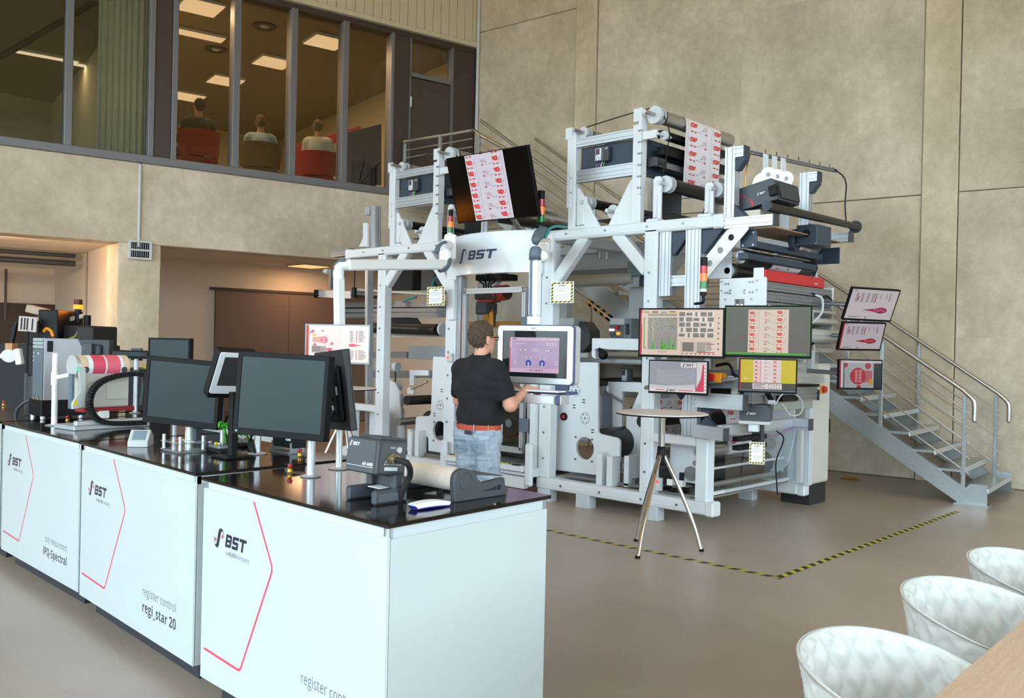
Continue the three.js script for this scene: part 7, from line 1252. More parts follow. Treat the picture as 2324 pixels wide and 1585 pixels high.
// ---- second counter
{
  const ps = quadPose([334, 807], [503, 823], [323, 957], 4.95, 1.3, -1, 0), t = screen('monitor', 'switched-off monitor behind the small wedge display on the second counter', ps, null, { ...offPose, bez: [0.024, 0.024, 0.024, 0.034] });
  const n = V(ps.m.elements[8], ps.m.elements[9], ps.m.elements[10]), b = ps.c.clone().addScaledVector(n, -0.08).setY(1.0); pole(t, b, ps.c.y - 1.0, 0.018, 0.05); settle(t);
  // upright terminal with a silver front
  const tp = quadPose([500, 798], [590, 803], [472, 893], 4.75, 0.92, 1, 0), G = (g) => g.applyMatrix4(tp.m), k = thing('terminal', 'terminal with a silver front and dark display behind the nearest screen', 'terminal');
  part(k, 'housing', G(plate(rectO(-tp.w / 2, tp.w / 2, -tp.h / 2 - 0.03, tp.h / 2), 0.06, [], 0.006, 0.02).translate(0, 0, -0.062)), M.black);
  part(k, 'front', G(plate(rectO(-tp.w / 2 + 0.004, tp.w / 2 - 0.004, -tp.h / 2, tp.h / 2 - 0.004), 0.006, [rectO(-tp.w / 2 + 0.035, tp.w / 2 - 0.035, -tp.h / 2 + 0.045, tp.h / 2 - 0.03).reverse()], 0.001, 0.016).translate(0, 0, -0.003)), std(0xdcdfe2, 0.35));
  part(k, 'display', G(pic(tp.w - 0.07, tp.h - 0.075).translate(0, 0.008, -0.0015)), phys(0x3a3a3c, { roughness: 0.35 }));
  const pb = tp.c.clone().setY(1.0); pb.z = Math.max(pb.z, -2.9); part(k, 'post', box(pb.x - 0.02, pb.x + 0.02, 1.0, tp.c.y - tp.h * 0.4, pb.z - 0.02, pb.z + 0.02, 0.004), M.black); part(k, 'foot', box(pb.x - 0.08, pb.x + 0.08, 1.0, 1.012, pb.z - 0.08, pb.z + 0.08, 0.003), M.black); settle(k);
  // small wedge display
  const w = thing('wedge_display', 'small pale grey wedge display at the front of the second counter', 'display unit'), a = top(284, 1012), c = top(312, 1016), e = top(350, 1000), ux = c.clone().sub(a).normalize(), L = 0.11, dz = V(-ux.z, 0, ux.x).multiplyScalar(-1), wv = e.clone().sub(c).normalize();
  const mW = new THREE.Matrix4().makeBasis(wv, V(0, 1, 0), new THREE.Vector3().crossVectors(wv, V(0, 1, 0))).setPosition(c.x, 1.0, c.z), Q = (g) => g.applyMatrix4(mW), len = 0.13;
  part(w, 'housing', Q(plate([[0, 0], [len, 0], [len, 0.055], [len * 0.55, 0.095], [0, 0.03]], L, [], 0.003, 0.006).translate(0, 0, -L / 2)), M.paleGrey);
  const sl = Math.atan2(0.065, len * 0.55); part(w, 'display', Q(pic(0.07, 0.07).rotateX(-Math.PI / 2).rotateZ(sl).translate(len * 0.275, 0.0655, 0)), phys(0x7d93a0, { roughness: 0.2 })); settle(w);
  // glass test fixture: clear plates on steel pillars
  const f = thing('glass_fixture', 'glass plates on steel pillars with white strips on the second counter', 'test fixture'), p = [top(362, 1030), top(440, 1036), top(470, 1020), top(392, 1012)];
  const cxy = p[0].clone().add(p[1]).add(p[2]).add(p[3]).multiplyScalar(0.25), fx = 0.11, fz = 0.08;
  part(f, 'base_plate', box(cxy.x - fx, cxy.x + fx, 1.004, 1.014, cxy.z - fz, cxy.z + fz, 0.002), phys(0xe8eff0, { transmission: 0.85, roughness: 0.05, thickness: 0 }));
  part(f, 'base_tray', box(cxy.x - fx + 0.01, cxy.x + fx - 0.01, 1.0, 1.004, cxy.z - fz + 0.01, cxy.z + fz - 0.01), M.aluDark); part(f, 'top_plate', box(cxy.x - fx, cxy.x + fx, 1.05, 1.058, cxy.z - fz, cxy.z + fz, 0.002), phys(0xeaf0f0, { transmission: 0.85, roughness: 0.05, thickness: 0 }));
  part(f, 'white_strip', box(cxy.x - fx + 0.02, cxy.x + fx - 0.02, 1.058, 1.06, cxy.z - 0.02, cxy.z + 0.01), M.whitePlastic); part(f, 'red_strip', box(cxy.x - 0.05, cxy.x + 0.03, 1.06, 1.062, cxy.z + 0.015, cxy.z + 0.03), M.red);
  for (const [x, z] of [[-1, -1], [1, -1], [-1, 1], [1, 1]]) part(f, 'pillar', cyl(V(cxy.x + x * 0.095, 1.014, cxy.z + z * 0.066), V(cxy.x + x * 0.095, 1.09, cxy.z + z * 0.066), 0.009, 14), M.silver);
  for (const x of [-0.04, 0.05]) part(f, 'post', [box(cxy.x + x - 0.014, cxy.x + x + 0.014, 1.06, 1.13, cxy.z - 0.06, cxy.z - 0.035, 0.003)], x < 0 ? M.beigeRoll : M.slate); settle(f);
  // two black magnet bases with knobs
  [[498, 1026, 'black sensor base with yellow knob between the two dark monitors'], [545, 1012, 'black sensor base with gold knob in front of the pole with black cables']].forEach(([px, py, lb]) => {
    const b = top(px, py), s = thing('magnet_sensor', lb, 'sensor', 'black sensor bases on the second counter');
    part(s, 'foot', plate(rectO(-0.1, 0.1, -0.05, 0.05), 0.02, [], 0.003, 0.01).rotateX(-Math.PI / 2).translate(b.x, 1.0, b.z), M.black); part(s, 'riser', box(b.x - 0.07, b.x + 0.05, 1.02, 1.04, b.z - 0.035, b.z + 0.03, 0.004), M.aluDark);
    for (const [dx, m] of [[0.02, M.yellow], [0.055, M.silver], [-0.05, M.silver]]) part(s, 'knob', lathe([[0.001, 0.02], [0.01, 0.019], [0.012, 0.012], [0.006, 0.006], [0.006, 0], [0.001, 0]], 16).translate(b.x + dx, 1.038, b.z + 0.03), m);
    part(s, 'stem', [cyl(V(b.x - 0.01, 1.04, b.z - 0.02), V(b.x - 0.01, 1.12, b.z - 0.02), 0.012, 12)], M.silver); part(s, 'cable', tube([V(b.x - 0.01, 1.12, b.z - 0.02), V(b.x + 0.0, 1.2, b.z - 0.05), V(b.x + 0.06, 1.22, b.z - 0.06), V(b.x + 0.1, 1.1, b.z - 0.07)], 0.007, 20, 6), M.black); settle(s);
  });
  const g = thing('green_cable', 'bright green cable looping between the monitors on the second counter', 'cable'); const gb = top(512, 1018); part(g, 'cable', tube([gb.clone().add(V(-0.02, 0.008, 0)), gb.clone().add(V(-0.03, 0.1, -0.01)), atD(498, 970, 4.75), atD(503, 959, 4.8), atD(530, 982, 4.8), atD(560, 988, 4.8), top(566, 1020).add(V(0, 0.008, 0))], 0.0075, 60, 8), M.green); part(g, 'cable', tube([gb.clone().add(V(0.02, 0.008, 0)), atD(512, 985, 4.78), atD(505, 966, 4.82), atD(520, 966, 4.9), top(545, 1008).add(V(0, 0.008, 0))], 0.0075, 40, 8), M.green); settle(g);
  // pole with a bunch of cables
  const q = thing('cable_pole', 'short silver pole wrapped in black cables beside the labelled black box', 'pole'), qb = top(584, 1031); pole(q, qb, 0.17, 0.019, 0.052); for (let i = 0; i < 6; i++) part(q, 'cable', tube([qb.clone().add(V(0.02 - i * 0.008, 0.01, 0.025)), qb.clone().add(V(0.0 - i * 0.008, 0.05, 0.03)), qb.clone().add(V(-0.035 + i * 0.006, 0.12, 0.024)), qb.clone().add(V(-0.05 + i * 0.008, 0.18, 0.01))], 0.006, 14, 6), M.black); settle(q);
  const bx = thing('black_box', 'black connector box with a white label on the second counter', 'device'), b0 = top(606, 1030), b1 = top(680, 1024);
  const xm = (b0.x + b1.x) / 2, zm = (b0.z + b1.z) / 2 - 0.03; part(bx, 'case', box(xm - 0.1, xm + 0.1, 1.03, 1.13, zm - 0.05, zm + 0.04, 0.004), M.black); part(bx, 'tray', [box(xm - 0.1, xm + 0.1, 1.0, 1.008, zm - 0.06, zm + 0.06, 0.002)], M.aluDark); for (const s of [-0.095, 0.09]) part(bx, 'bracket', box(xm + s, xm + s + 0.006, 1.0, 1.06, zm - 0.04, zm + 0.05), M.aluDark);
  part(bx, 'rating_label', pic(0.05, 0.03).translate(xm + 0.06, 1.085, zm + 0.0412), printMat(drawn(128, 80, (x, w, h) => { x.fillStyle = '#d8dadc'; x.fillRect(0, 0, w, h); smallPrint(x, 8, 10, 90, 60, 5); }), 0.5)); for (const [x, y] of [[-0.09, 1.05], [0.09, 1.05], [-0.09, 1.11], [0.09, 1.11]]) screw(bx, xm + x, y, zm + 0.04, 0.3); settle(bx);
}
// ---- third counter: tower unit, pole, drum demonstrator with a cable chain
{
  const t = thing('tower_unit', 'upright grey drive unit with two yellow warning marks on the third counter', 'drive unit'), a = top(52, 938), c = top(97, 952), e = top(158, 935);
  const x0 = c.x - 0.2, x1 = c.x, z1 = c.z, z0 = c.z - 0.27, y0 = 1.12, y1 = 1.6;
  part(t, 'base', box(x0 - 0.04, x1 + 0.02, 1.02, y0 + 0.02, z0 - 0.03, z1 + 0.02, 0.006), M.black); for (const [x, z] of [[x0, z1], [x1, z1], [x1, z0]]) part(t, 'foot', cyl(V(x, 1.0, z), V(x, 1.03, z), 0.018, 14), M.silver);
  part(t, 'body', XP(x1).put(plate([[-z1, y0], [-z0, y0], [-z0, y1 - 0.06], [-z0 - 0.03, y1], [-z1, y1]], 0.2, [], 0.003).translate(0, 0, -0.2)), std(0xa9aab0, 0.4, 0.3));
  part(t, 'front_panel', box(x0 + 0.004, x1 - 0.004, y0 - 0.04, y1 - 0.08, z1, z1 + 0.012, 0.004), std(0x5a666e, 0.5)); for (let i = 0; i < 3; i++) part(t, 'top_louver', box(x0 + 0.004, x1 - 0.004, y1 - 0.076 + i * 0.026, y1 - 0.054 + i * 0.026, z1, z1 + 0.014, 0.003), std(0x9aa8a6, 0.5));
  part(t, 'latch', box(x1, x1 + 0.01, y1 - 0.1, y1 - 0.02, z1 - 0.06, z1 - 0.02, 0.003), M.black); for (let i = 0; i < 3; i++) part(t, 'indicator', cyl(V(x0 + 0.03, y1 - 0.11 - i * 0.03, z1 + 0.01), V(x0 + 0.03, y1 - 0.11 - i * 0.03, z1 + 0.016), 0.008, 12), M.silver); part(t, 'badge', box(x0 + 0.11, x0 + 0.13, y1 - 0.12, y1 - 0.108, z1 + 0.011, z1 + 0.014), M.whitePlastic);
  for (const x of [0.04, 0.13]) part(t, 'warning_mark', new THREE.ConeGeometry(0.022, 0.04, 3).rotateY(0).scale(1, 1, 0.1).translate(x0 + x, y0 + 0.04, z1 + 0.013), M.orange);
  for (let i = 0; i < 8; i++) screw(t, x1 - 0.1, y1 - 0.08 - i * 0.05, z1 - 2, 0.001); 
  part(t, 'cable', tube([V(x0 - 0.01, 1.13, z1 - 0.05), V(x0 - 0.1, 1.12, z1), V(x0 - 0.17, 1.06, z1 + 0.05), V(x0 - 0.19, 1.0, z1 + 0.06)], 0.012, 20, 8), M.graphite); settle(t);
  const p = thing('arm_pole', 'white pole with a round foot and side arm on the third counter', 'pole'), pb = top(123, 966); part(p, 'base_disc', lathe([[0.001, 0.01], [0.03, 0.01], [0.058, 0.004], [0.058, 0], [0.001, 0]], 30).translate(pb.x, 1.0, pb.z), M.silver); part(p, 'pole', cyl(pb, pb.clone().add(V(0, 0.5, 0)), 0.02, 24), M.whitePlastic); part(p, 'sleeve', cyl(pb.clone().add(V(0, 0.28, 0)), pb.clone().add(V(0, 0.37, 0)), 0.026, 24), M.whitePlastic); const ae = atD(170, 849, pb.clone().sub(EYE).dot(camF0) - 0.05); part(p, 'side_arm', bar(pb.clone().add(V(0.01, 0.33, 0)), ae, 0.028, 0.028, 0.004), M.whitePlastic); part(p, 'arm_head', cyl(ae.clone().add(V(-0.01, 0.0, 0)), ae.clone().add(V(0.02, 0, 0)), 0.035, 18), M.paleGrey); settle(p);
  // drum demonstrator
  const d = thing('drum_demonstrator', 'drum demonstrator with a red printed drum and black cable chain', 'demonstrator'), b0 = top(172, 978), b1 = top(330, 968);
  const Dd = top(240, 975).clone().sub(EYE).dot(camF0), Q = new Plane(V(b0.x, 0, b0.z), b1.clone().sub(b0)), h = (px, py) => Q.hit(px, py), bx = (px0, py0, px1, py1, n0, n1, ch) => Q.box(h(px0, (py0 + py1) / 2).s, h(px1, (py0 + py1) / 2).s, h((px0 + px1) / 2, py1).y, h((px0 + px1) / 2, py0).y, n0, n1, ch);
  const drum = (px0, px1, r, n) => cyl(Q.at(h(px0, 835).s, h(240, 833).y, n), Q.at(h(px1, 838).s, h(240, 833).y, n), r, 32);
  part(d, 'base_plate', [Q.box(h(166, 980).s, h(338, 980).s, 1.0, 1.03, -0.25, 0.01, 0.004)], M.alu); part(d, 'rail', Q.box(h(175, 960).s, h(335, 960).s, 1.03, 1.06, -0.05, -0.01, 0.004), M.silver);
  part(d, 'drum', drum(186, 306, 0.075, -0.13), M.silver); part(d, 'paper_wrap', drum(212, 292, 0.0765, -0.13), M.whitePlastic);
  for (const [a, b, c2] of [[222, 250, 0xe0506a], [254, 284, 0xe86a7e]]) part(d, 'red_print', drum(a, b, 0.0775, -0.13), std(c2, 0.5)); part(d, 'tan_band', drum(196, 210, 0.0765, -0.13), std(0xe3c3a4, 0.6)); part(d, 'tan_band', drum(294, 304, 0.0765, -0.13), std(0xe3c3a4, 0.6));
  part(d, 'body', bx(200, 836, 306, 926, -0.2, -0.07, 0.008), std(0xb9b5ac, 0.5)); part(d, 'door', bx(254, 858, 303, 908, -0.07, -0.06, 0.004), std(0xc2beb4, 0.45)); part(d, 'side_frame', Q.put(plate([[186, 836], [202, 836], [202, 918], [196, 926], [172, 930], [172, 916], [190, 888]].map(([a, b]) => { const q = h(a, b); return [q.s, q.y]; }), 0.02, [], 0.002).translate(0, 0, -0.06)), std(0xbfc4c2, 0.45));
  for (const px of [205, 292]) part(d, 'knob', cyl(Q.at(h(px, 840).s, h(px, 840).y, -0.07), Q.at(h(px, 840).s, h(px, 840).y, -0.05), 0.02, 16), M.graphite);
  part(d, 'teal_lamp', bx(184, 835, 196, 845, -0.06, -0.045, 0.003), std(0x19c8a0, 0.4)); part(d, 'black_post', bx(172, 850, 180, 930, -0.1, -0.06, 0.003), M.slateSoft); part(d, 'yellow_mark', bx(174, 910, 182, 922, -0.039, -0.036), M.yellow); part(d, 'underframe', bx(205, 926, 320, 936, -0.2, -0.08, 0.003), M.redDeep); part(d, 'sensor', bx(238, 934, 262, 952, -0.12, -0.07, 0.006), M.whitePlastic);
  for (let i = 0; i < 4; i++) part(d, 'outlet', bx(262 + i * 9, 906, 267 + i * 9, 924, -0.14, -0.1, 0.002), M.aluDark);
  const ch = [[318, 850], [296, 849], [270, 852], [246, 858], [224, 868], [208, 884], [200, 904], [200, 924], [208, 942], [222, 954], [244, 960], [270, 961], [300, 960], [326, 959]].map(([a, b]) => { const q = h(a, b); return Q.at(q.s, q.y, 0.02); }), cv = new THREE.CatmullRomCurve3(ch), nC = 44;
  for (let i = 0; i < nC; i++) { const q0 = cv.getPointAt(i / nC), q1 = cv.getPointAt(Math.min(1, (i + 0.92) / nC)); part(d, 'chain_link', bar(q0, q1, 0.06, 0.03, 0.003), M.black); }
  part(d, 'hose', tube([Q.at(h(306, 850).s, h(306, 850).y, -0.1), Q.at(h(322, 846).s, h(322, 846).y, -0.05), Q.at(h(330, 870).s, h(330, 870).y, -0.04), Q.at(h(326, 920).s, h(326, 920).y, -0.04)], 0.014, 20, 7), M.graphite); settle(d);
  const pr = thing('printed_strip', 'upright strip printed with red and green squares beside the tower unit', 'print sample'), sp = top(160, 942); part(pr, 'strip', box(sp.x - 0.055, sp.x + 0.055, 1.0, 1.42, sp.z - 0.004, sp.z, 0.001), M.whitePlastic); for (let i = 0; i < 9; i++) for (const k of [0, 1]) part(pr, 'colour_field', box(sp.x - 0.05 + k * 0.055, sp.x - 0.005 + k * 0.055, 1.01 + i * 0.045, 1.045 + i * 0.045, sp.z, sp.z + 0.001), [M.red, std(0x6a8a3a, 0.6), std(0xc0a050, 0.6)][(i + k) % 3]); settle(pr);
  single('speaker_box', box(sp.x + 0.0, sp.x + 0.06, 1.0, 1.13, sp.z + 0.12, sp.z + 0.17, 0.006), M.slate, 'small dark upright box in front of the drum demonstrator', 'device');
  const rb = thing('small_robot', 'white jointed gripper arm at the left edge above the third counter', 'robot arm'), r0 = atD(22, 808, 7.0); part(rb, 'joint', cyl(r0.clone().add(V(-0.04, 0, 0)), r0.clone().add(V(0.05, 0, 0.02)), 0.05, 20), M.whitePlastic); part(rb, 'arm', bar(r0, atD(-40, 810, 6.9), 0.035, 0.035, 0.005), M.whitePlastic); part(rb, 'gripper', [bar(atD(40, 792, 7.0), atD(46, 828, 7.0), 0.05, 0.05, 0.006)], M.whitePlastic); part(rb, 'wrist', cyl(r0, atD(40, 805, 7.0), 0.025, 14), M.whitePlastic); part(rb, 'stand', cyl(atD(-40, 812, 6.9).setY(1.0), atD(-40, 812, 6.9), 0.04, 16), M.graphite); part(rb, 'wood_block', bar(atD(18, 788, 7.05), atD(34, 788, 7.05), 0.08, 0.06), std(0xb08050, 0.6)); part(rb, 'dark_mount', box(r0.x + 0.12, r0.x + 0.24, 1.0, 1.3, r0.z - 0.2, r0.z - 0.08, 0.005), M.graphite); settle(rb);
}
// ================================================================ PEOPLE: distance fields turned into one skin each
function nets(f, lo, hi, c, fine) {                         // naive surface nets
  const n = [0, 1, 2].map((i) => Math.ceil((hi[i] - lo[i]) / c) + 1), [nx, ny, nz] = n, F = new Float32Array(nx * ny * nz), id = new Int32Array(nx * ny * nz).fill(-1), P = [], I = [];
  const at = (i, j, k) => (k * ny + j) * nx + i;
  for (let k = 0; k < nz; k++) for (let j = 0; j < ny; j++) for (let i = 0; i < nx; i++) F[at(i, j, k)] = f(lo[0] + i * c, lo[1] + j * c, lo[2] + k * c);
  for (let k = 0; k + 1 < nz; k++) for (let j = 0; j + 1 < ny; j++) for (let i = 0; i + 1 < nx; i++) {
    const v = []; let m = 0; for (let q = 0; q < 8; q++) { const d = F[at(i + (q & 1), j + ((q >> 1) & 1), k + (q >> 2))]; v.push(d); if (d < 0) m |= 1 << q; }
    if (m === 0 || m === 255) continue;
    let x = 0, y = 0, z = 0, s = 0;
    for (let a = 0; a < 8; a++) for (const b of [1, 2, 4]) if (!(a & b)) { const d0 = v[a], d1 = v[a | b]; if ((d0 < 0) === (d1 < 0)) continue; const t = d0 / (d0 - d1); x += (a & 1) + (b === 1 ? t : 0); y += ((a >> 1) & 1) + (b === 2 ? t : 0); z += (a >> 2) + (b === 4 ? t : 0); s++; }
    id[at(i, j, k)] = P.length / 3; P.push(lo[0] + (i + x / s) * c, lo[1] + (j + y / s) * c, lo[2] + (k + z / s) * c);
  }
  const quad4 = (a, b, d, e, flip) => { if (a < 0 || b < 0 || d < 0 || e < 0) return; flip ? I.push(a, d, b, a, e, d) : I.push(a, b, d, a, d, e); };
  for (let k = 1; k + 1 < nz; k++) for (let j = 1; j + 1 < ny; j++) for (let i = 1; i + 1 < nx; i++) {
    const o = F[at(i, j, k)] < 0;
    if (o !== F[at(i + 1, j, k)] < 0) quad4(id[at(i, j - 1, k - 1)], id[at(i, j, k - 1)], id[at(i, j, k)], id[at(i, j - 1, k)], !o);
    if (o !== F[at(i, j + 1, k)] < 0) quad4(id[at(i - 1, j, k - 1)], id[at(i - 1, j, k)], id[at(i, j, k)], id[at(i, j, k - 1)], !o);
    if (o !== F[at(i, j, k + 1)] < 0) quad4(id[at(i - 1, j - 1, k)], id[at(i, j - 1, k)], id[at(i, j, k)], id[at(i - 1, j, k)], !o);
  }
  const g = new THREE.BufferGeometry(); g.setAttribute('position', new THREE.Float32BufferAttribute(P, 3)); g.setIndex(I);
  const N = new Float32Array(P.length), e = c * 0.5; for (let q = 0; q < P.length; q += 3) { const [x, y, z] = [P[q], P[q + 1], P[q + 2]]; const v = V(f(x + e, y, z) - f(x - e, y, z), f(x, y + e, z) - f(x, y - e, z), f(x, y, z + e) - f(x, y, z - e)).normalize(); N[q] = v.x; N[q + 1] = v.y; N[q + 2] = v.z; }
  g.setAttribute('normal', new THREE.BufferAttribute(N, 3)); return planarUV(g, 2);
}
const smin = (a, b, k) => { const h = Math.max(k - Math.abs(a - b), 0) / k; return Math.min(a, b) - h * h * k * 0.25; };
// bone [ax, ay, az, ra, bx, by, bz, rb, flatten across z]
function boneD(b, x, y, z) { const dx = b[4] - b[0], dy = b[5] - b[1], dz = b[6] - b[2], l = dx * dx + dy * dy + dz * dz, t = l ? Math.max(0, Math.min(1, ((x - b[0]) * dx + (y - b[1]) * dy + (z - b[2]) * dz) / l)) : 0; const k = b[8] ?? 1, ex = x - b[0] - dx * t, ey = y - b[1] - dy * t, ez = (z - b[2] - dz * t) * k; return (Math.sqrt(ex * ex + ey * ey + ez * ez) - (b[3] + (b[7] - b[3]) * t)) / Math.max(1, k * 0.85); }
const field = (bones, k) => (x, y, z) => { let d = 1e3; for (const b of bones) { const q = boneD(b, x, y, z); d = q - d > k ? d : smin(d, q, k); } return d; };
const boundsOf = (bones, m = 0.05) => { const lo = [9, 9, 9], hi = [-9, -9, -9]; for (const b of bones) for (const o of [0, 4]) for (let i = 0; i < 3; i++) { const r = b[o + 3]; lo[i] = Math.min(lo[i], b[o + i] - r - m); hi[i] = Math.max(hi[i], b[o + i] + r + m); } return [lo, hi]; };
const skin = (bones, k, c) => { const [lo, hi] = boundsOf(bones); return nets(field(bones, k), lo, hi, c); };
// the head round (0, y, z): skull, jaw, nose, brow, lips, ears, eye sockets
function headField(y, z, s = 1) {
  const E = (cx, cy, cz, rx, ry, rz) => (X, Y, Z) => { const a = (X - cx * s) / (rx * s), b = (Y - y - cy * s) / (ry * s), c = (Z - z - cz * s) / (rz * s), q = Math.sqrt(a * a + b * b + c * c); return (q - 1) * Math.min(rx, ry, rz) * s; };
  const S = [[E(0, 0.025, -0.01, 0.074, 0.092, 0.096), 0.03], [E(0, -0.055, 0.03, 0.056, 0.062, 0.062), 0.04], [E(0, -0.005, 0.1, 0.013, 0.03, 0.02), 0.02], [E(0, 0.03, 0.075, 0.05, 0.012, 0.018), 0.02], [E(0, -0.06, 0.088, 0.024, 0.011, 0.012), 0.012], [E(0, -0.098, 0.068, 0.022, 0.018, 0.02), 0.02], [E(0.078, -0.01, -0.01, 0.011, 0.034, 0.021), 0.008], [E(-0.078, -0.01, -0.01, 0.011, 0.034, 0.021), 0.008]];
  const cut = [E(0.032, 0.006, 0.094, 0.018, 0.011, 0.014), E(-0.032, 0.006, 0.094, 0.018, 0.011, 0.014)], eye = [E(0.032, 0.006, 0.08, 0.013, 0.012, 0.012), E(-0.032, 0.006, 0.08, 0.013, 0.012, 0.012)];
  return (X, Y, Z) => { let d = 1e3; for (const [e, k] of S) d = smin(d, e(X, Y, Z), k * s); for (const c of cut) d = Math.max(d, -c(X, Y, Z)); for (const e of eye) d = Math.min(d, e(X, Y, Z)); return d; };
}
function hairField(y, z, s = 1, back = 0.0) {
  const E = (X, Y, Z) => { const a = X / (0.085 * s), b = (Y - y - 0.03 * s) / (0.106 * s), c = (Z - z + 0.018 * s) / (0.106 * s); return (Math.sqrt(a * a + b * b + c * c) - 1) * 0.085 * s; };
  return (X, Y, Z) => { const n = 0.006 * n3(X * 34, Y * 16, Z * 34) + 0.004 * n3(X * 80, Y * 30, Z * 80); let d = E(X, Y, Z) + n; const face = (Z - z) - (0.045 * s + Math.max(0, (Y - y - 0.05 * s)) * 0.7), low = (y - 0.075 * s - back) - Y, side = Math.min((Z - z) - (-0.028 * s), y + 0.02 * s - Y); return Math.max(d, face, low, Math.min(side, 1)); };
}
// five fingers on a palm: wrist w, pointing d, back of the hand b (unit vectors), thumb side s
function handBones(w, d, b, s, curl = 0.4) {
  const at = (u, v, q) => w.clone().addScaledVector(d, u).addScaledVector(s, v).addScaledVector(b, q), B = [], add = (p, q, r0, r1) => B.push([p.x, p.y, p.z, r0, q.x, q.y, q.z, r1]);
  for (const v of [-0.027, -0.009, 0.009, 0.027]) add(at(0, v * 0.6, 0), at(0.075, v, 0.004), 0.014, 0.0115);
  const len = [0.062, 0.076, 0.08, 0.07];
  [-0.03, -0.01, 0.01, 0.03].forEach((v, i) => { let p = at(0.08, v, 0.003), a = 0.15; for (const [f, r] of [[0.45, 0.0095], [0.32, 0.0085], [0.23, 0.0075]]) { a += curl; const q = p.clone().addScaledVector(d, Math.cos(a) * len[i] * f).addScaledVector(b, -Math.sin(a) * len[i] * f); add(p, q, r, r - 0.0008); p = q; } });
  const t0 = at(0.015, 0.022, -0.004), t1 = at(0.05, 0.05, -0.014), t2 = at(0.082, 0.05, -0.022); add(t0, t1, 0.014, 0.0105); add(t1, t2, 0.0105, 0.0085);
  return B;
}
const toGeo = (list) => merge(list);
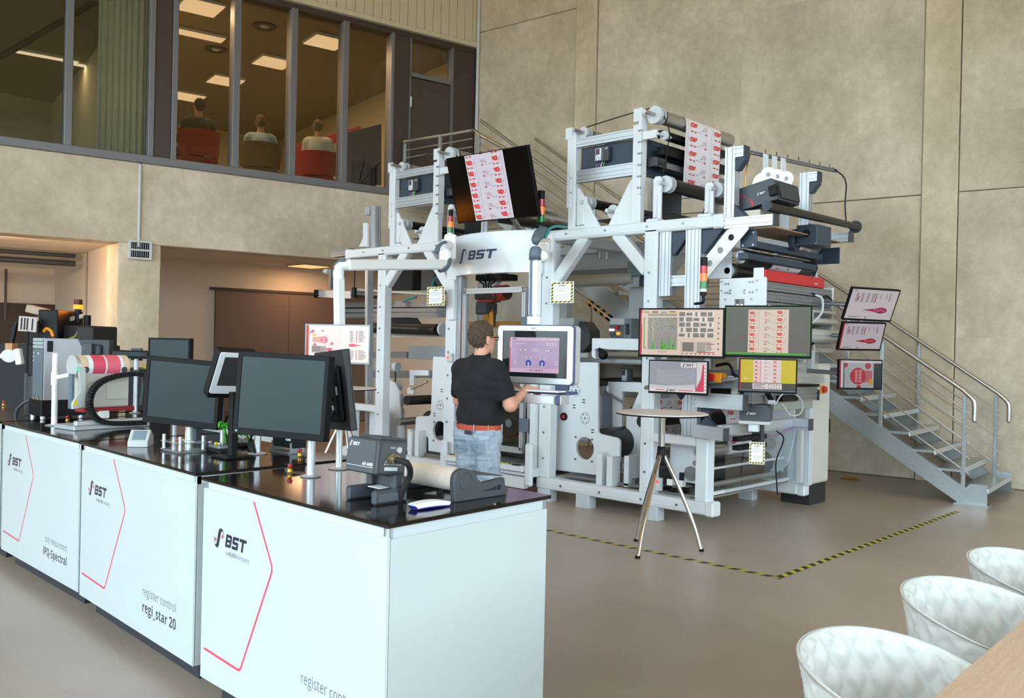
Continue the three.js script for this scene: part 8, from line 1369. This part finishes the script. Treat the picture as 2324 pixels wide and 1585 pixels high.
// ---- the operator at the console
{
  const t = thing('person', 'man in a black polo shirt and grey jeans with hands on the console keyboard', 'person');
  const fwd = camR0.clone().multiplyScalar(0.6).addScaledVector(camF0, 0.8).normalize(), rgt = new THREE.Vector3().crossVectors(fwd, V(0, 1, 0));
  const g0 = atD(1084, 1000, 6.68); const base = V(g0.x, 0, g0.z), m = new THREE.Matrix4().makeBasis(rgt.clone(), V(0, 1, 0), fwd.clone().negate()).setPosition(base), zf = -1;   // local z points backwards
  const Zb = (z) => z * zf;
  const w2 = V(0.235, 1.306, Zb(0.29)), w1 = V(-0.03, 1.31, Zb(0.36)), eR = V(0.262, 1.185, Zb(0.045)), eL = V(-0.27, 1.19, Zb(0.1));
  const torso = [[0, 0.98, 0, 0.135, 0, 1.12, Zb(0.02), 0.15, 1.15], [0, 1.12, Zb(0.02), 0.15, 0, 1.36, Zb(-0.01), 0.148, 1.2], [-0.12, 1.44, Zb(-0.01), 0.068, 0.12, 1.44, Zb(-0.01), 0.068], [-0.06, 1.3, 0, 0.12, 0.06, 1.3, 0, 0.12, 1.15], [-0.05, 1.08, Zb(0.03), 0.12, 0.05, 1.08, Zb(0.03), 0.12]];
  const legs = [[-0.085, 0.93, 0, 0.092, -0.105, 0.5, Zb(0.02), 0.062], [0.085, 0.93, 0, 0.092, 0.105, 0.5, Zb(0.02), 0.062], [-0.105, 0.5, Zb(0.02), 0.06, -0.115, 0.09, Zb(-0.01), 0.042], [0.105, 0.5, Zb(0.02), 0.06, 0.115, 0.09, Zb(-0.01), 0.042], [-0.06, 0.95, 0, 0.11, 0.06, 0.95, 0, 0.11, 1.1]];
  const arms = [[0.175, 1.43, Zb(0), 0.056, eR.x, eR.y, eR.z, 0.042], [eR.x, eR.y, eR.z, 0.042, w2.x, w2.y, w2.z, 0.027], [-0.175, 1.43, Zb(0), 0.056, eL.x, eL.y, eL.z, 0.042], [eL.x, eL.y, eL.z, 0.042, w1.x, w1.y, w1.z, 0.027]];
  const neck = [[0, 1.44, Zb(0), 0.06, 0, 1.58, Zb(0.03), 0.054]], feet = [[-0.115, 0.06, Zb(-0.05), 0.045, -0.13, 0.045, Zb(0.15), 0.036], [0.115, 0.06, Zb(-0.05), 0.045, 0.13, 0.045, Zb(0.15), 0.036]];
  const grow = (B, r) => B.map((b) => [b[0], b[1], b[2], b[3] + r, b[4], b[5], b[6], b[7] + r, b[8]]);
  // head turned a little further to the right, towards the screen
  const yH = 1.665, hT = new THREE.Matrix4().makeTranslation(0, 0, Zb(0.035)).multiply(new THREE.Matrix4().makeRotationY(-0.22 + Math.PI)), headM = (g) => g.applyMatrix4(hT);
  const hf = headField(yH, 0, 1.0), head = headM(nets(hf, [-0.12, yH - 0.15, -0.15], [0.12, yH + 0.15, 0.15], 0.004)), hairG = headM(nets(hairField(yH, 0), [-0.12, yH - 0.14, -0.16], [0.12, yH + 0.17, 0.13], 0.004));
  const dR = w2.clone().sub(eR).setY(0).normalize(), dL = V(0.35, -0.05, Zb(0.94)).normalize(), up = V(0, 1, 0);
  const hands = [...handBones(w2, dR.clone().add(V(0.12, -0.1, 0)).normalize(), up, V(-1, 0, 0), 0.3), ...handBones(w1, dL, up, V(1, 0, 0), 0.3)];
  const handG = skin(hands, 0.01, 0.004);
  const body = toGeo([skin([...grow(torso, -0.018), ...grow(legs, -0.012), ...arms, ...neck, ...grow(feet, -0.012)], 0.035, 0.012), head, handG]); body.applyMatrix4(m);
  part(t, 'body', body, M.skin);
  // shirt: torso and sleeves, folds from noise; cut at hem, neck and sleeve ends
  const sl = (e, sx) => { const a = V(sx * 0.165, 1.435, 0), q = a.clone().lerp(e, 0.86); return [a.x, a.y, a.z, 0.078, q.x, q.y, q.z, 0.066]; };
  const sh = [...grow(torso, 0.012), sl(eR, 1), sl(eL, -1), [0, 1.47, 0, 0.075, 0, 1.53, Zb(0.012), 0.066]], shF = field(sh, 0.05);
  const [lo, hi] = boundsOf(sh); const cutS = (x, y, z, e, sx) => { const a = V(sx * 0.165, 1.435, 0), d = e.clone().sub(a), L = d.length(); d.normalize(); return ((x - a.x) * d.x + (y - a.y) * d.y + (z - a.z) * d.z) - L * 0.8; };
  const shirt = nets((x, y, z) => { const d = shF(x, y, z) + 0.004 * n3(x * 7, y * 5, z * 7) + 0.003 * n3(x * 3 + y * 14, y * 6, z * 9), hem = 1.035 - 0.012 * Math.sin(x * 9) - y; const sideR = x > 0.17 && y < 1.36 ? cutS(x, y, z, eR, 1) : -1, sideL = x < -0.17 && y < 1.36 ? cutS(x, y, z, eL, -1) : -1; return Math.max(d, hem, y - 1.545, sideR, sideL); }, lo, hi, 0.009).applyMatrix4(m);
  part(t, 'polo_shirt', shirt, std(0x15161a, 0.9, 0, { bumpMap: rep(clothMap, 20, 20), bumpScale: 0.0006 }));
  part(t, 'collar', new THREE.TorusGeometry(0.067, 0.011, 8, 32).scale(1, 1, 1.8).rotateX(Math.PI / 2 + 0.25).translate(0, 1.535, Zb(0.012)).applyMatrix4(m), std(0x131418, 0.9));
  const jn = [...grow(legs, 0.014), [-0.05, 1.0, 0, 0.135, 0.05, 1.0, 0, 0.135, 1.1]], jF = field(jn, 0.045), [l2, h2] = boundsOf(jn);
  const jeans = nets((x, y, z) => Math.max(jF(x, y, z) + 0.005 * n3(x * 9, y * 12, z * 9) + 0.004 * n3(x * 4, y * 28, z * 5), y - 1.03, 0.055 - y), l2, h2, 0.009).applyMatrix4(m);
  part(t, 'jeans', jeans, std(0xffffff, 0.9, 0, { map: rep(denimMap, 1, 1) }));
  const ring = (y, rx, rz, hgt, th) => { const s = new THREE.Shape(); s.absellipse(0, 0, rx, rz, 0, Math.PI * 2); const hp = new THREE.Path(); hp.absellipse(0, 0, rx - th, rz - th, 0, Math.PI * 2, true); s.holes.push(hp); return new THREE.ExtrudeGeometry(s, { depth: hgt, bevelEnabled: false, curveSegments: 48 }).rotateX(Math.PI / 2).translate(0, y + hgt, 0); };
  part(t, 'belt', ring(1.0, 0.193, 0.142, 0.037, 0.012).applyMatrix4(m), std(0xb8482c, 0.5)); for (const a of [-2.2, -1.2, -0.6, 0.4]) part(t, 'belt_loop', cbox(0.012, 0.055, 0.006, 0.002).rotateY(-a + Math.PI / 2).translate(0.196 * Math.cos(a), 1.016, -0.145 * Math.sin(a) ).applyMatrix4(m), std(0x9aa6b2, 0.9));
  for (const sx of [-1, 1]) part(t, 'back_pocket', nets((x, y, z) => { const u = Math.abs(x - sx * 0.083); return Math.max(jF(x, y, z) + 0.005 * n3(x * 9, y * 12, z * 9) + 0.004 * n3(x * 4, y * 28, z * 5) - 0.0035, u - 0.062, y - 0.93, 0.815 + u * 0.35 - y, 0.03 - z); }, [sx * 0.083 - 0.08, 0.79, 0], [sx * 0.083 + 0.08, 0.95, 0.2], 0.005).applyMatrix4(m), std(0xdde2e8, 0.9, 0, { map: rep(denimMap, 1, 1) }));
  part(t, 'belt_patch', plate(rectO(-0.03, 0.03, -0.014, 0.014), 0.004, [], 0.001).translate(0.03, 0.985, 0.151).applyMatrix4(m), std(0x3a3038, 0.8));
  part(t, 'hair', hairG.applyMatrix4(m), std(0x4f3c2e, 0.85));
  const gl = (g) => g.applyMatrix4(new THREE.Matrix4().multiplyMatrices(m, hT)); const yg = yH + 0.008; part(t, 'glasses', [gl(new THREE.TorusGeometry(0.02, 0.0025, 6, 20).scale(1.15, 0.85, 1).translate(0.033, yg, 0.108)), gl(new THREE.TorusGeometry(0.02, 0.0025, 6, 20).scale(1.15, 0.85, 1).translate(-0.033, yg, 0.108)), gl(cyl(V(-0.012, yg + 0.004, 0.11), V(0.012, yg + 0.004, 0.11), 0.002, 6)), gl(cyl(V(0.056, yg + 0.004, 0.105), V(0.082, yg + 0.006, -0.01), 0.003, 6)), gl(cyl(V(-0.056, yg + 0.004, 0.105), V(-0.082, yg + 0.006, -0.01), 0.003, 6))], M.black);
  for (const f of feet) part(t, 'shoe', [skin([[f[0], 0.05, f[2], 0.05, f[4], 0.04, f[6], 0.04]], 0.02, 0.01).applyMatrix4(m)], M.graphite);
  settle(t);
}
// ---- three people seated upstairs, seen from behind
function sitter(label, px, py, D, turn, shirtHex, hairHex, chairHex, chairLabel, lean = 0) {
  const h = atD(px, py, D), fl = ySill - 0.02, base = V(h.x, fl, h.z), m = new THREE.Matrix4().makeRotationY(turn).setPosition(base), t = thing('person', label, 'person'), yH = h.y - fl;   // local +z is where the person looks
  const sh = yH - 0.24, T0 = [[0, 0.5, 0, 0.14, 0, sh - 0.1, -0.02, 0.15, 1.15], [-0.14, sh, 0, 0.07, 0.14, sh, 0, 0.07]], A = [[0.19, sh - 0.02, 0, 0.055, 0.25, sh - 0.28, 0.1, 0.045], [0.25, sh - 0.28, 0.1, 0.045, 0.1, sh - 0.25, 0.34, 0.034], [-0.19, sh - 0.02, 0, 0.055, -0.26, sh - 0.28, 0.08, 0.045], [-0.26, sh - 0.28, 0.08, 0.045, -0.1, sh - 0.22, 0.34, 0.034]], L = [[-0.1, 0.5, 0.02, 0.1, -0.12, 0.5, 0.44, 0.07], [0.1, 0.5, 0.02, 0.1, 0.12, 0.5, 0.44, 0.07], [-0.12, 0.5, 0.44, 0.065, -0.12, 0.06, 0.42, 0.045], [0.12, 0.5, 0.44, 0.065, 0.12, 0.06, 0.42, 0.045]];
  const hands = [...handBones(V(0.1, sh - 0.25, 0.34), V(-0.3, 0, 0.95).normalize(), V(0, 1, 0), V(-1, 0, 0)), ...handBones(V(-0.1, sh - 0.22, 0.34), V(0.3, 0, 0.95).normalize(), V(0, 1, 0), V(1, 0, 0))];
  part(t, 'body', toGeo([skin([...T0, ...A, ...L.map((b) => [...b.slice(0, 3), b[3] - 0.01, ...b.slice(4, 7), b[7] - 0.01]), [0, sh, 0, 0.06, 0, yH - 0.06, 0.02, 0.055]], 0.04, 0.02), nets(headField(yH, 0), [-0.12, yH - 0.15, -0.15], [0.12, yH + 0.15, 0.15], 0.008), skin(hands, 0.01, 0.006)]).applyMatrix4(m), M.skinFar);
  part(t, 'shirt', skin([...T0.map((b) => [...b.slice(0, 3), b[3] + 0.014, ...b.slice(4, 7), b[7] + 0.014, b[8]]), ...[0, 2].map((i) => { const b = A[i]; return [...b.slice(0, 3), b[3] + 0.016, ...b.slice(4, 7), b[7] + 0.014]; }), ...[1, 3].map((i) => { const b = A[i]; return [...b.slice(0, 3), b[3] + 0.012, b[0] + (b[4] - b[0]) * 0.7, b[1] + (b[5] - b[1]) * 0.7, b[2] + (b[6] - b[2]) * 0.7, b[7] + 0.014]; })], 0.05, 0.02).applyMatrix4(m), std(shirtHex, 0.9));
  part(t, 'trousers', skin(L.map((b) => [...b.slice(0, 3), b[3] + 0.008, ...b.slice(4, 7), b[7] + 0.01]), 0.04, 0.024).applyMatrix4(m), std(0x33363c, 0.9));
  part(t, 'hair', nets(hairField(yH, 0), [-0.12, yH - 0.14, -0.16], [0.12, yH + 0.17, 0.13], 0.008).applyMatrix4(m), std(hairHex, 0.9)); settle(t);
  const c = thing('lounge_chair', chairLabel, 'chair', 'lounge chairs in the upstairs office'), cm = std(chairHex, 0.85), q = (g) => g.applyMatrix4(m);
  part(c, 'seat', q(cbox(0.56, 0.1, 0.5, 0.03).translate(0, 0.3, 0.12)), cm); const bk = new THREE.CylinderGeometry(0.34, 0.31, 0.4, 28, 1, true, Math.PI * 0.62, Math.PI * 0.76).translate(0, 0.54, 0.1), bk2 = new THREE.CylinderGeometry(0.37, 0.34, 0.4, 28, 1, true, Math.PI * 0.62, Math.PI * 0.76).translate(0, 0.54, 0.1);
  part(c, 'backrest', [q(bk), q(bk2), q(plate(arc(0, 0, 0.37, 202, 338, 16).concat(arc(0, 0, 0.34, 338, 202, 16)), 0.01, [], 0.001).rotateX(-Math.PI / 2).translate(0, 0.735, 0.1))], new THREE.MeshStandardMaterial({ color: chairHex, roughness: 0.85, side: THREE.DoubleSide }));
  part(c, 'pedestal', q(cyl(V(0, 0.02, 0.1), V(0, 0.29, 0.1), 0.03, 14)), M.graphite); part(c, 'foot_disc', q(cyl(V(0, 0, 0.1), V(0, 0.02, 0.1), 0.24, 28)), M.graphite); settle(c);
}
const faceIn = Math.atan2(-WL.n.x, -WL.n.z);
sitter('person upstairs in a dark green top, seated in a red chair, seen from behind', 452, 243, 14.1, faceIn + 0.1, 0x2f3326, 0x2a2018, 0x9c2a1c, 'red lounge chair under the person in dark green upstairs');
sitter('person upstairs in a pale blue shirt, seated in a brown chair', 592, 280, 14.9, faceIn - 0.3, 0x9fb4bf, 0x6a5038, 0x6e5a34, 'olive brown lounge chair under the person in pale blue upstairs');
sitter('person upstairs in a white top, bending forward in a red chair', 722, 290, 15.5, faceIn - 0.6, 0xc8ccc4, 0x6e6048, 0xa02c26, 'red lounge chair under the person in white upstairs');
// ================================================================ OFFICE UPSTAIRS AND ROOMS BELOW
// ceiling panels: each glows and carries its own area light
function panelLight(px, py, yC, w, h, turn, name, label, group, k, hex = '#ffd2a4', nx = 0) {
  const c = atY(px, py, yC), t = thing(name, label, 'lamp', group), m = new THREE.Matrix4().makeRotationY(turn).setPosition(c.x, yC, c.z);
  part(t, 'housing', cbox(w + 0.03, 0.05, h + 0.03, 0.004).translate(0, 0.028, 0).applyMatrix4(m), M.paleGrey); part(t, 'diffuser', cbox(w, 0.012, h).translate(0, -0.002, 0).applyMatrix4(m), glow(hex, 0.42, 0x555044));
  const l = new THREE.RectAreaLight(hex, k, w, h); l.position.set(c.x, yC - 0.02, c.z); l.lookAt(c.x, yC - 4, c.z); l.rotation.z += 0; l.name = name; scene.add(l); return settle(t);
}
const tw = Math.atan2(WL.n.x, WL.n.z), yP = yHead - 0.08;
[[455, 18, 'nearest square'], [740, 97, 'rightmost square'], [620, 143, 'middle square'], [512, 185, 'square second from the back'], [427, 221, 'farthest square']].forEach(([px, py, w]) => panelLight(px, py, yP, 0.6, 0.6, tw, 'ceiling_panel_light', w + ' ceiling light in the upstairs office', 'square ceiling lights upstairs', 13));
panelLight(428, 76, yP, 0.26, 1.2, tw + Math.PI / 2, 'linear_light', 'short linear ceiling light in the upstairs office', 'linear ceiling lights upstairs', 9);
panelLight(108, 130, yP, 0.16, 1.05, tw + Math.PI / 2, 'linear_light', 'left one of two linear lights in the dark room upstairs', 'linear ceiling lights upstairs', 4, '#ffe2bc');
panelLight(214, 154, yP, 0.16, 0.9, tw + Math.PI / 2, 'linear_light', 'right one of two linear lights in the dark room upstairs', 'linear ceiling lights upstairs', 4, '#ffe2bc');
for (const [px, py, lb] of [[600, 60, 'round ceiling vent near the second pane of the office'], [490, 112, 'round ceiling vent near the first pane of the office']]) { const c = atY(px, py, yP + 0.05), t = thing('ceiling_vent', lb, 'vent', 'round ceiling vents'); part(t, 'outer_ring', lathe([[0.13, 0], [0.2, 0], [0.2, 0.03], [0.13, 0.02], [0.13, 0]], 30).translate(c.x, yP + 0.03, c.z), M.graphite); part(t, 'core', lathe([[0.001, -0.01], [0.06, 0], [0.09, 0.03], [0.001, 0.03]], 24).translate(c.x, yP + 0.03, c.z), M.paleGrey); settle(t); }
{ // pleated curtain behind the second pane
  const s0 = sAt(222, 200, -0.35), s1 = sAt(350, 200, -0.35), P = [], n = 120, idx = []; for (let i = 0; i <= n; i++) { const u = i / n, z = -0.4 + 0.022 * Math.sin(u * 58) + 0.012 * Math.sin(u * 17 + 1); for (const y of [ySill, yHead - 0.05]) P.push(...WL.at(s0 + (s1 - s0) * u, y, z).toArray()); if (i < n) idx.push(i * 2, i * 2 + 2, i * 2 + 1, i * 2 + 1, i * 2 + 2, i * 2 + 3); }
  const g = new THREE.BufferGeometry(); g.setAttribute('position', new THREE.Float32BufferAttribute(P, 3)); g.setIndex(idx); g.computeVertexNormals(); single('curtain', g, M.curtain, 'pale green pleated curtain behind the second office pane', 'curtain');
  // red sloping banner wall and the blue-grey board behind the last pane
  const b = thing('red_screen_wall', 'red slanting partition screen behind the seated person in white', 'screen'), o = [[668, 330], [818, 285], [822, 306], [745, 330], [745, 408], [668, 408]].map(([x, y]) => { const h = WL.hit(x, y, -2.2); return [h.s, Math.max(h.y, ySill)]; }); part(b, 'panel', WL.put(plate(o, 0.05, [], 0.006).translate(0, 0, -2.25)), std(0x9a2a22, 0.7)); part(b, 'foot', WL.box(o[5][0], o[4][0], ySill - 0.02, ySill + 0.03, -2.4, -2.1, 0.004), M.graphite); settle(b);
  const k = thing('grey_board', 'blue-grey board leaning behind the last office pane', 'board'), q = [[788, 300], [866, 281], [866, 420], [788, 420]].map(([x, y]) => { const h = WL.hit(x, y, -1.2); return [h.s, Math.max(h.y, ySill)]; }); part(k, 'panel', WL.put(plate(q, 0.05, [], 0.006).translate(0, 0, -1.25)), std(0x565868, 0.7)); part(k, 'lower_panel', WL.box(q[0][0] + 0.1, q[1][0] - 0.1, ySill, ySill + 0.75, -1.2, -1.19), std(0x3c4058, 0.7)); settle(k);
  // slanting pipe under the roof of the dark room
  single('ceiling_duct', cyl(WL.at(sAt(0, 130, -2), WL.hit(0, 130, -2).y, -2), WL.at(sAt(215, 5, -2), WL.hit(215, 5, -2).y, -2), 0.05, 12), M.black, 'thin black pipe slanting under the ceiling of the dark room upstairs', 'pipe');
}
// ---- below: lamps, brown sliding door, grille on the column, dark equipment
{
  const s0 = sAt(488, 800, -3.1), s1 = sAt(840, 800, -3.1), yT = WL.hit(600, 664, -3.1).y, d = struct('door_2', WL.box(s0, s1, 0.01, yT, -3.19, -3.12, 0.006), M.slidingDoor); part(d, 'door_seam', WL.box(sAt(655, 800, -3.1) - 0.004, sAt(655, 800, -3.1) + 0.004, 0.02, yT - 0.01, -3.121, -3.117), M.brown); part(d, 'door_rail', WL.box(s0 - 0.1, s1 + 0.3, yT, yT + 0.05, -3.19, -3.1), M.brownDoor);
  struct('lower_wall', WL.box(sAt(366, 700), sAt(366, 700) + 0.06, 0, yBeam + 0.05, -3.2, -0.6), M.plasterWarm);
  // lamp that washes the wall by the press
  const c = WL.at(sAt(700, 600, -2.4), yBeam + 0.06, -2.4), t = thing('wall_washer', 'warm ceiling lamp hidden behind the concrete band by the press', 'lamp'); part(t, 'housing', box(c.x - 0.3, c.x + 0.3, c.y, c.y + 0.06, c.z - 0.3, c.z + 0.3, 0.005), M.paleGrey); part(t, 'diffuser', box(c.x - 0.27, c.x + 0.27, c.y - 0.01, c.y, c.z - 0.27, c.z + 0.27), glow('#ffb878', 0.5)); const l = new THREE.RectAreaLight('#ffc894', 7, 0.54, 0.54); l.position.set(c.x, c.y - 0.02, c.z); l.lookAt(c.x, 0, c.z); l.name = 'wall_washer'; scene.add(l); settle(t);
  const c2 = WL.at(sAt(8, 536, -0.9), yBeam + 0.08, -0.9), t2 = thing('downlight', 'bright ceiling lamp at the left edge under the concrete band', 'lamp'); part(t2, 'housing', cyl(c2, c2.clone().add(V(0, 0.05, 0)), 0.12, 24), M.paleGrey); part(t2, 'diffuser', cyl(c2.clone().add(V(0, -0.012, 0)), c2, 0.1, 24), glow('#ffe6d0', 0.5)); const l2 = new THREE.PointLight('#ffd8b0', 3); l2.position.copy(c2).add(V(0, -0.06, 0)); l2.name = 'downlight'; scene.add(l2); settle(t2);
  const g0 = WL.hit(318, 568, 0.03), w = 0.16, h = 0.135, gr = thing('wall_grille', 'small grey wall box with two rows of dark louvers on the column', 'vent'); part(gr, 'frame', WL.put(plate(rectO(g0.s - w, g0.s + w, g0.y - h, g0.y + h), 0.07, [rectO(g0.s - w + 0.035, g0.s + w - 0.035, g0.y - h + 0.03, g0.y + h - 0.03).reverse()], 0.003, 0.02).translate(0, 0, -0.02)), M.paleGrey); part(gr, 'back', WL.box(g0.s - w + 0.02, g0.s + w - 0.02, g0.y - h + 0.02, g0.y + h - 0.02, -0.02, 0.01), M.hole);
  for (let r = 0; r < 2; r++) for (let i = 0; i < 8; i++) part(gr, 'louver', WL.box(g0.s - w + 0.05 + i * 0.029, g0.s - w + 0.058 + i * 0.029, g0.y - h + 0.04 + r * 0.105, g0.y - h + 0.125 + r * 0.105, 0.01, 0.045), M.aluDark); part(gr, 'middle_bar', WL.box(g0.s - w + 0.03, g0.s + w - 0.03, g0.y - 0.012, g0.y + 0.012, 0.01, 0.048), M.paleGrey); settle(gr);
  for (const [py, r] of [[592, 0.05], [574, 0.035]]) single('service_pipe', cyl(WL.at(-2, WL.hit(60, py, -3.5).y, -3.5), WL.at(sAt(300, 700) - 0.15, WL.hit(60, py, -3.5).y, -3.5), r, 14), M.graphite, py > 585 ? 'thicker dark pipe under the ceiling of the left room' : 'thinner dark pipe under the ceiling of the left room', 'pipe');
  single('red_pipe', cyl(WL.at(sAt(14, 600, -6.4), 2.9, -6.4), WL.at(sAt(14, 600, -6.4), 1.9, -6.4), 0.025, 10), std(0x6a5a58, 0.6), 'thin upright pipe on the back wall of the left room', 'pipe');
  struct('trim_1', WL.box(-7, sAt(150, 690, -6.4), 0, WL.hit(80, 690, -6.4).y, -6.49, -6.4), std(0x4a3a2e, 0.7));
}
{ // machine in the dark bay, with its print sample board and signal lamp
  const D = 10.3, A = (px, py, d = 0) => atD(px, py, D + d), t = thing('bay_machine', 'dark machine with pale swing arms in the left bay', 'machine');
  const bx = (px0, py0, px1, py1, dep = 0.3, d = 0) => { const a = A(px0, py0, d), b = A(px1, py1, d), c = a.clone().add(b).multiplyScalar(0.5), w = a.distanceTo(V(b.x, a.y, b.z)); return cbox(w, Math.abs(a.y - b.y), dep, 0.01).applyMatrix4(new THREE.Matrix4().makeBasis(camR0, V(0, 1, 0), camF0.clone().negate()).setPosition(c)); };
  part(t, 'dark_cabinet', bx(118, 705, 160, 770, 0.6), M.black); part(t, 'dark_cabinet', bx(95, 738, 235, 800, 0.7, 0.2), M.blackSoft); part(t, 'dark_cabinet', bx(203, 742, 238, 860, 0.6, -0.1), std(0x25231f, 0.7)); part(t, 'base', [bx(30, 780, 235, 960, 0.8, 0.1)], M.blackSoft);
  part(t, 'swing_arm', bar(A(64, 700), A(120, 714), 0.12, 0.09, 0.01), std(0xb39a84, 0.5)); part(t, 'link_arm', bar(A(82, 728), A(106, 714), 0.05, 0.04), std(0xd8c7a8, 0.4)); part(t, 'link_arm', bar(A(148, 728), A(196, 716), 0.05, 0.05, 0.006), std(0xb8a596, 0.4)); part(t, 'pivot', cyl(A(198, 716), A(198, 716).add(V(0, -0.16, 0)), 0.04, 14), M.black); part(t, 'pivot', cyl(A(106, 722), A(106, 722).add(V(0, -0.1, 0)), 0.03, 14), M.black);
  part(t, 'stand_frame', bar(A(36, 732), A(26, 780), 0.04, 0.04), M.black); part(t, 'red_box', bx(153, 790, 178, 806, 0.2, -2.2), M.redDeep); part(t, 'cable', tube([A(100, 752, -0.3), A(106, 746, -0.3), A(116, 752, -0.3), A(120, 762, -0.3)], 0.02, 14, 6), M.orange); part(t, 'cable', tube([A(160, 770, -0.3), A(172, 764, -0.3), A(178, 752, -0.3)], 0.02, 12, 6), std(0x66743a, 0.6)); settle(t);
  const s = thing('sample_board', 'pale sample board with black upright stripes in the left bay', 'board'); const mk = new THREE.Matrix4().makeBasis(camR0, V(0, 1, 0), camF0.clone().negate()).multiply(new THREE.Matrix4().makeRotationZ(-0.06)).setPosition(A(63, 736, -0.4)); part(s, 'board', cbox(0.2, 0.165, 0.015, 0.003).applyMatrix4(mk), std(0xbfb4b0, 0.6)); for (const x of [-0.065, -0.03, 0, 0.055]) part(s, 'stripe', cbox(0.014, 0.13, 0.004).translate(x, 0, 0.009).applyMatrix4(mk), M.black); part(s, 'stem', cyl(A(63, 752, -0.42), A(63, 752, -0.42).setY(1.2), 0.012, 8), M.black); part(s, 'stand', [cyl(A(63, 752, -0.42).setY(0), A(63, 752, -0.42).setY(1.2), 0.03, 10)], M.graphite); settle(s);
  const l = thing('signal_lamp', 'single amber signal lamp on the dark machine in the left bay', 'signal light'), p = A(177, 716); part(l, 'stem', cyl(p.clone().add(V(0, -0.08, 0)), p.clone().add(V(0, 0.07, 0)), 0.035, 14), M.black); part(l, 'amber_lens', cyl(p.clone().add(V(0, 0.07, 0)), p.clone().add(V(0, 0.12, 0)), 0.05, 16), glow('#ff8a1e', 0.9, 0x884400)); part(l, 'cap', cyl(p.clone().add(V(0, 0.12, 0)), p.clone().add(V(0, 0.18, 0)), 0.045, 16), std(0x5a1a14, 0.5)); const pl = new THREE.PointLight('#ff8a1e', 0.4); pl.position.copy(p).add(V(0, 0.095, 0)); pl.name = 'signal_lamp'; scene.add(pl); settle(l);
}
{ // back row of counters with monitors on it
  const mkCounter = (x0, x1, z0, z1, lb) => { const t = thing('back_counter', lb, 'counter', 'counters in the back row'); part(t, 'worktop', box(x0, x1, 0.985, 1.0, z0, z1, 0.003), M.counterTop); part(t, 'body', box(x0 + 0.02, x1 - 0.02, 0.1, 0.984, z0 + 0.02, z1 - 0.02, 0.004), M.counterWhite); part(t, 'plinth', box(x0 + 0.1, x1 - 0.1, 0, 0.1, z0 + 0.1, z1 - 0.1), M.plinth); return settle(t); };
  mkCounter(-8.9, -7.5, -3.98, -3.12, 'left counter of the back row, behind the tower unit'); mkCounter(-7.4, -5.95, -3.98, -3.08, 'right counter of the back row, behind the drum demonstrator');
  let t = screen('monitor', 'small dark monitor standing in front of the concrete column', yawPose([336, 766], [430, 769], [430, 828], [336, 826], 6.9, 25), null, { ...offPose, bez: [0.014, 0.014, 0.014, 0.018] }); let c = atD(383, 800, 6.95); pole(t, V(c.x, 1.0, c.z - 0.06), c.y - 1.0); settle(t);
  const bp = yawPose([180, 771], [257, 771], [257, 815], [178, 815], 7.65, 25); bp.m.multiply(new THREE.Matrix4().makeRotationY(Math.PI)); t = screen('monitor', 'dark monitor seen from behind, left of the concrete column', bp, null, { ...offPose, casing: std(0x2c3138, 0.5) }); c = atD(218, 795, 7.65); pole(t, V(c.x - 0.04, 1.0, c.z - 0.05), c.y - 1.0); settle(t);
  t = screen('monitor', 'low wide black screen lying behind the drum demonstrator', yawPose([250, 795], [336, 796], [336, 814], [250, 814], 7.35, 25), null, { ...offPose }); c = atD(293, 804, 7.35); pole(t, V(c.x, 1.0, c.z - 0.06), c.y - 1.0); settle(t);
  const k = thing('back_devices', 'dark devices with yellow marks on the back row counter', 'device'), a = atD(300, 822, 7.5); part(k, 'rack', box(a.x - 0.35, a.x + 0.3, 1.0, 1.35, a.z - 0.2, a.z - 0.1, 0.006), M.blackSoft); for (let i = 0; i < 2; i++) part(k, 'yellow_mark', box(a.x - 0.05 + i * 0.12, a.x - 0.02 + i * 0.12, 1.36, 1.39, a.z - 0.14, a.z - 0.12), M.yellow); part(k, 'rack_shelf', box(a.x - 0.35, a.x + 0.3, 1.35, 1.36, a.z - 0.22, a.z - 0.08), M.graphite); settle(k);
  const e = thing('flat_device', 'flat black device with a pale top behind the terminal', 'device'), b = atD(458, 808, 6.6); part(e, 'case', box(b.x - 0.18, b.x + 0.22, 1.36, 1.42, b.z - 0.2, b.z + 0.1, 0.006), M.black); part(e, 'pale_top', box(b.x - 0.16, b.x + 0.2, 1.42, 1.426, b.z - 0.18, b.z + 0.08, 0.002), M.paleGrey); part(e, 'stand', box(b.x - 0.1, b.x + 0.12, 1.0, 1.36, b.z - 0.12, b.z + 0.02, 0.006), M.graphite); settle(e);
}
renderer.render(scene, camera);
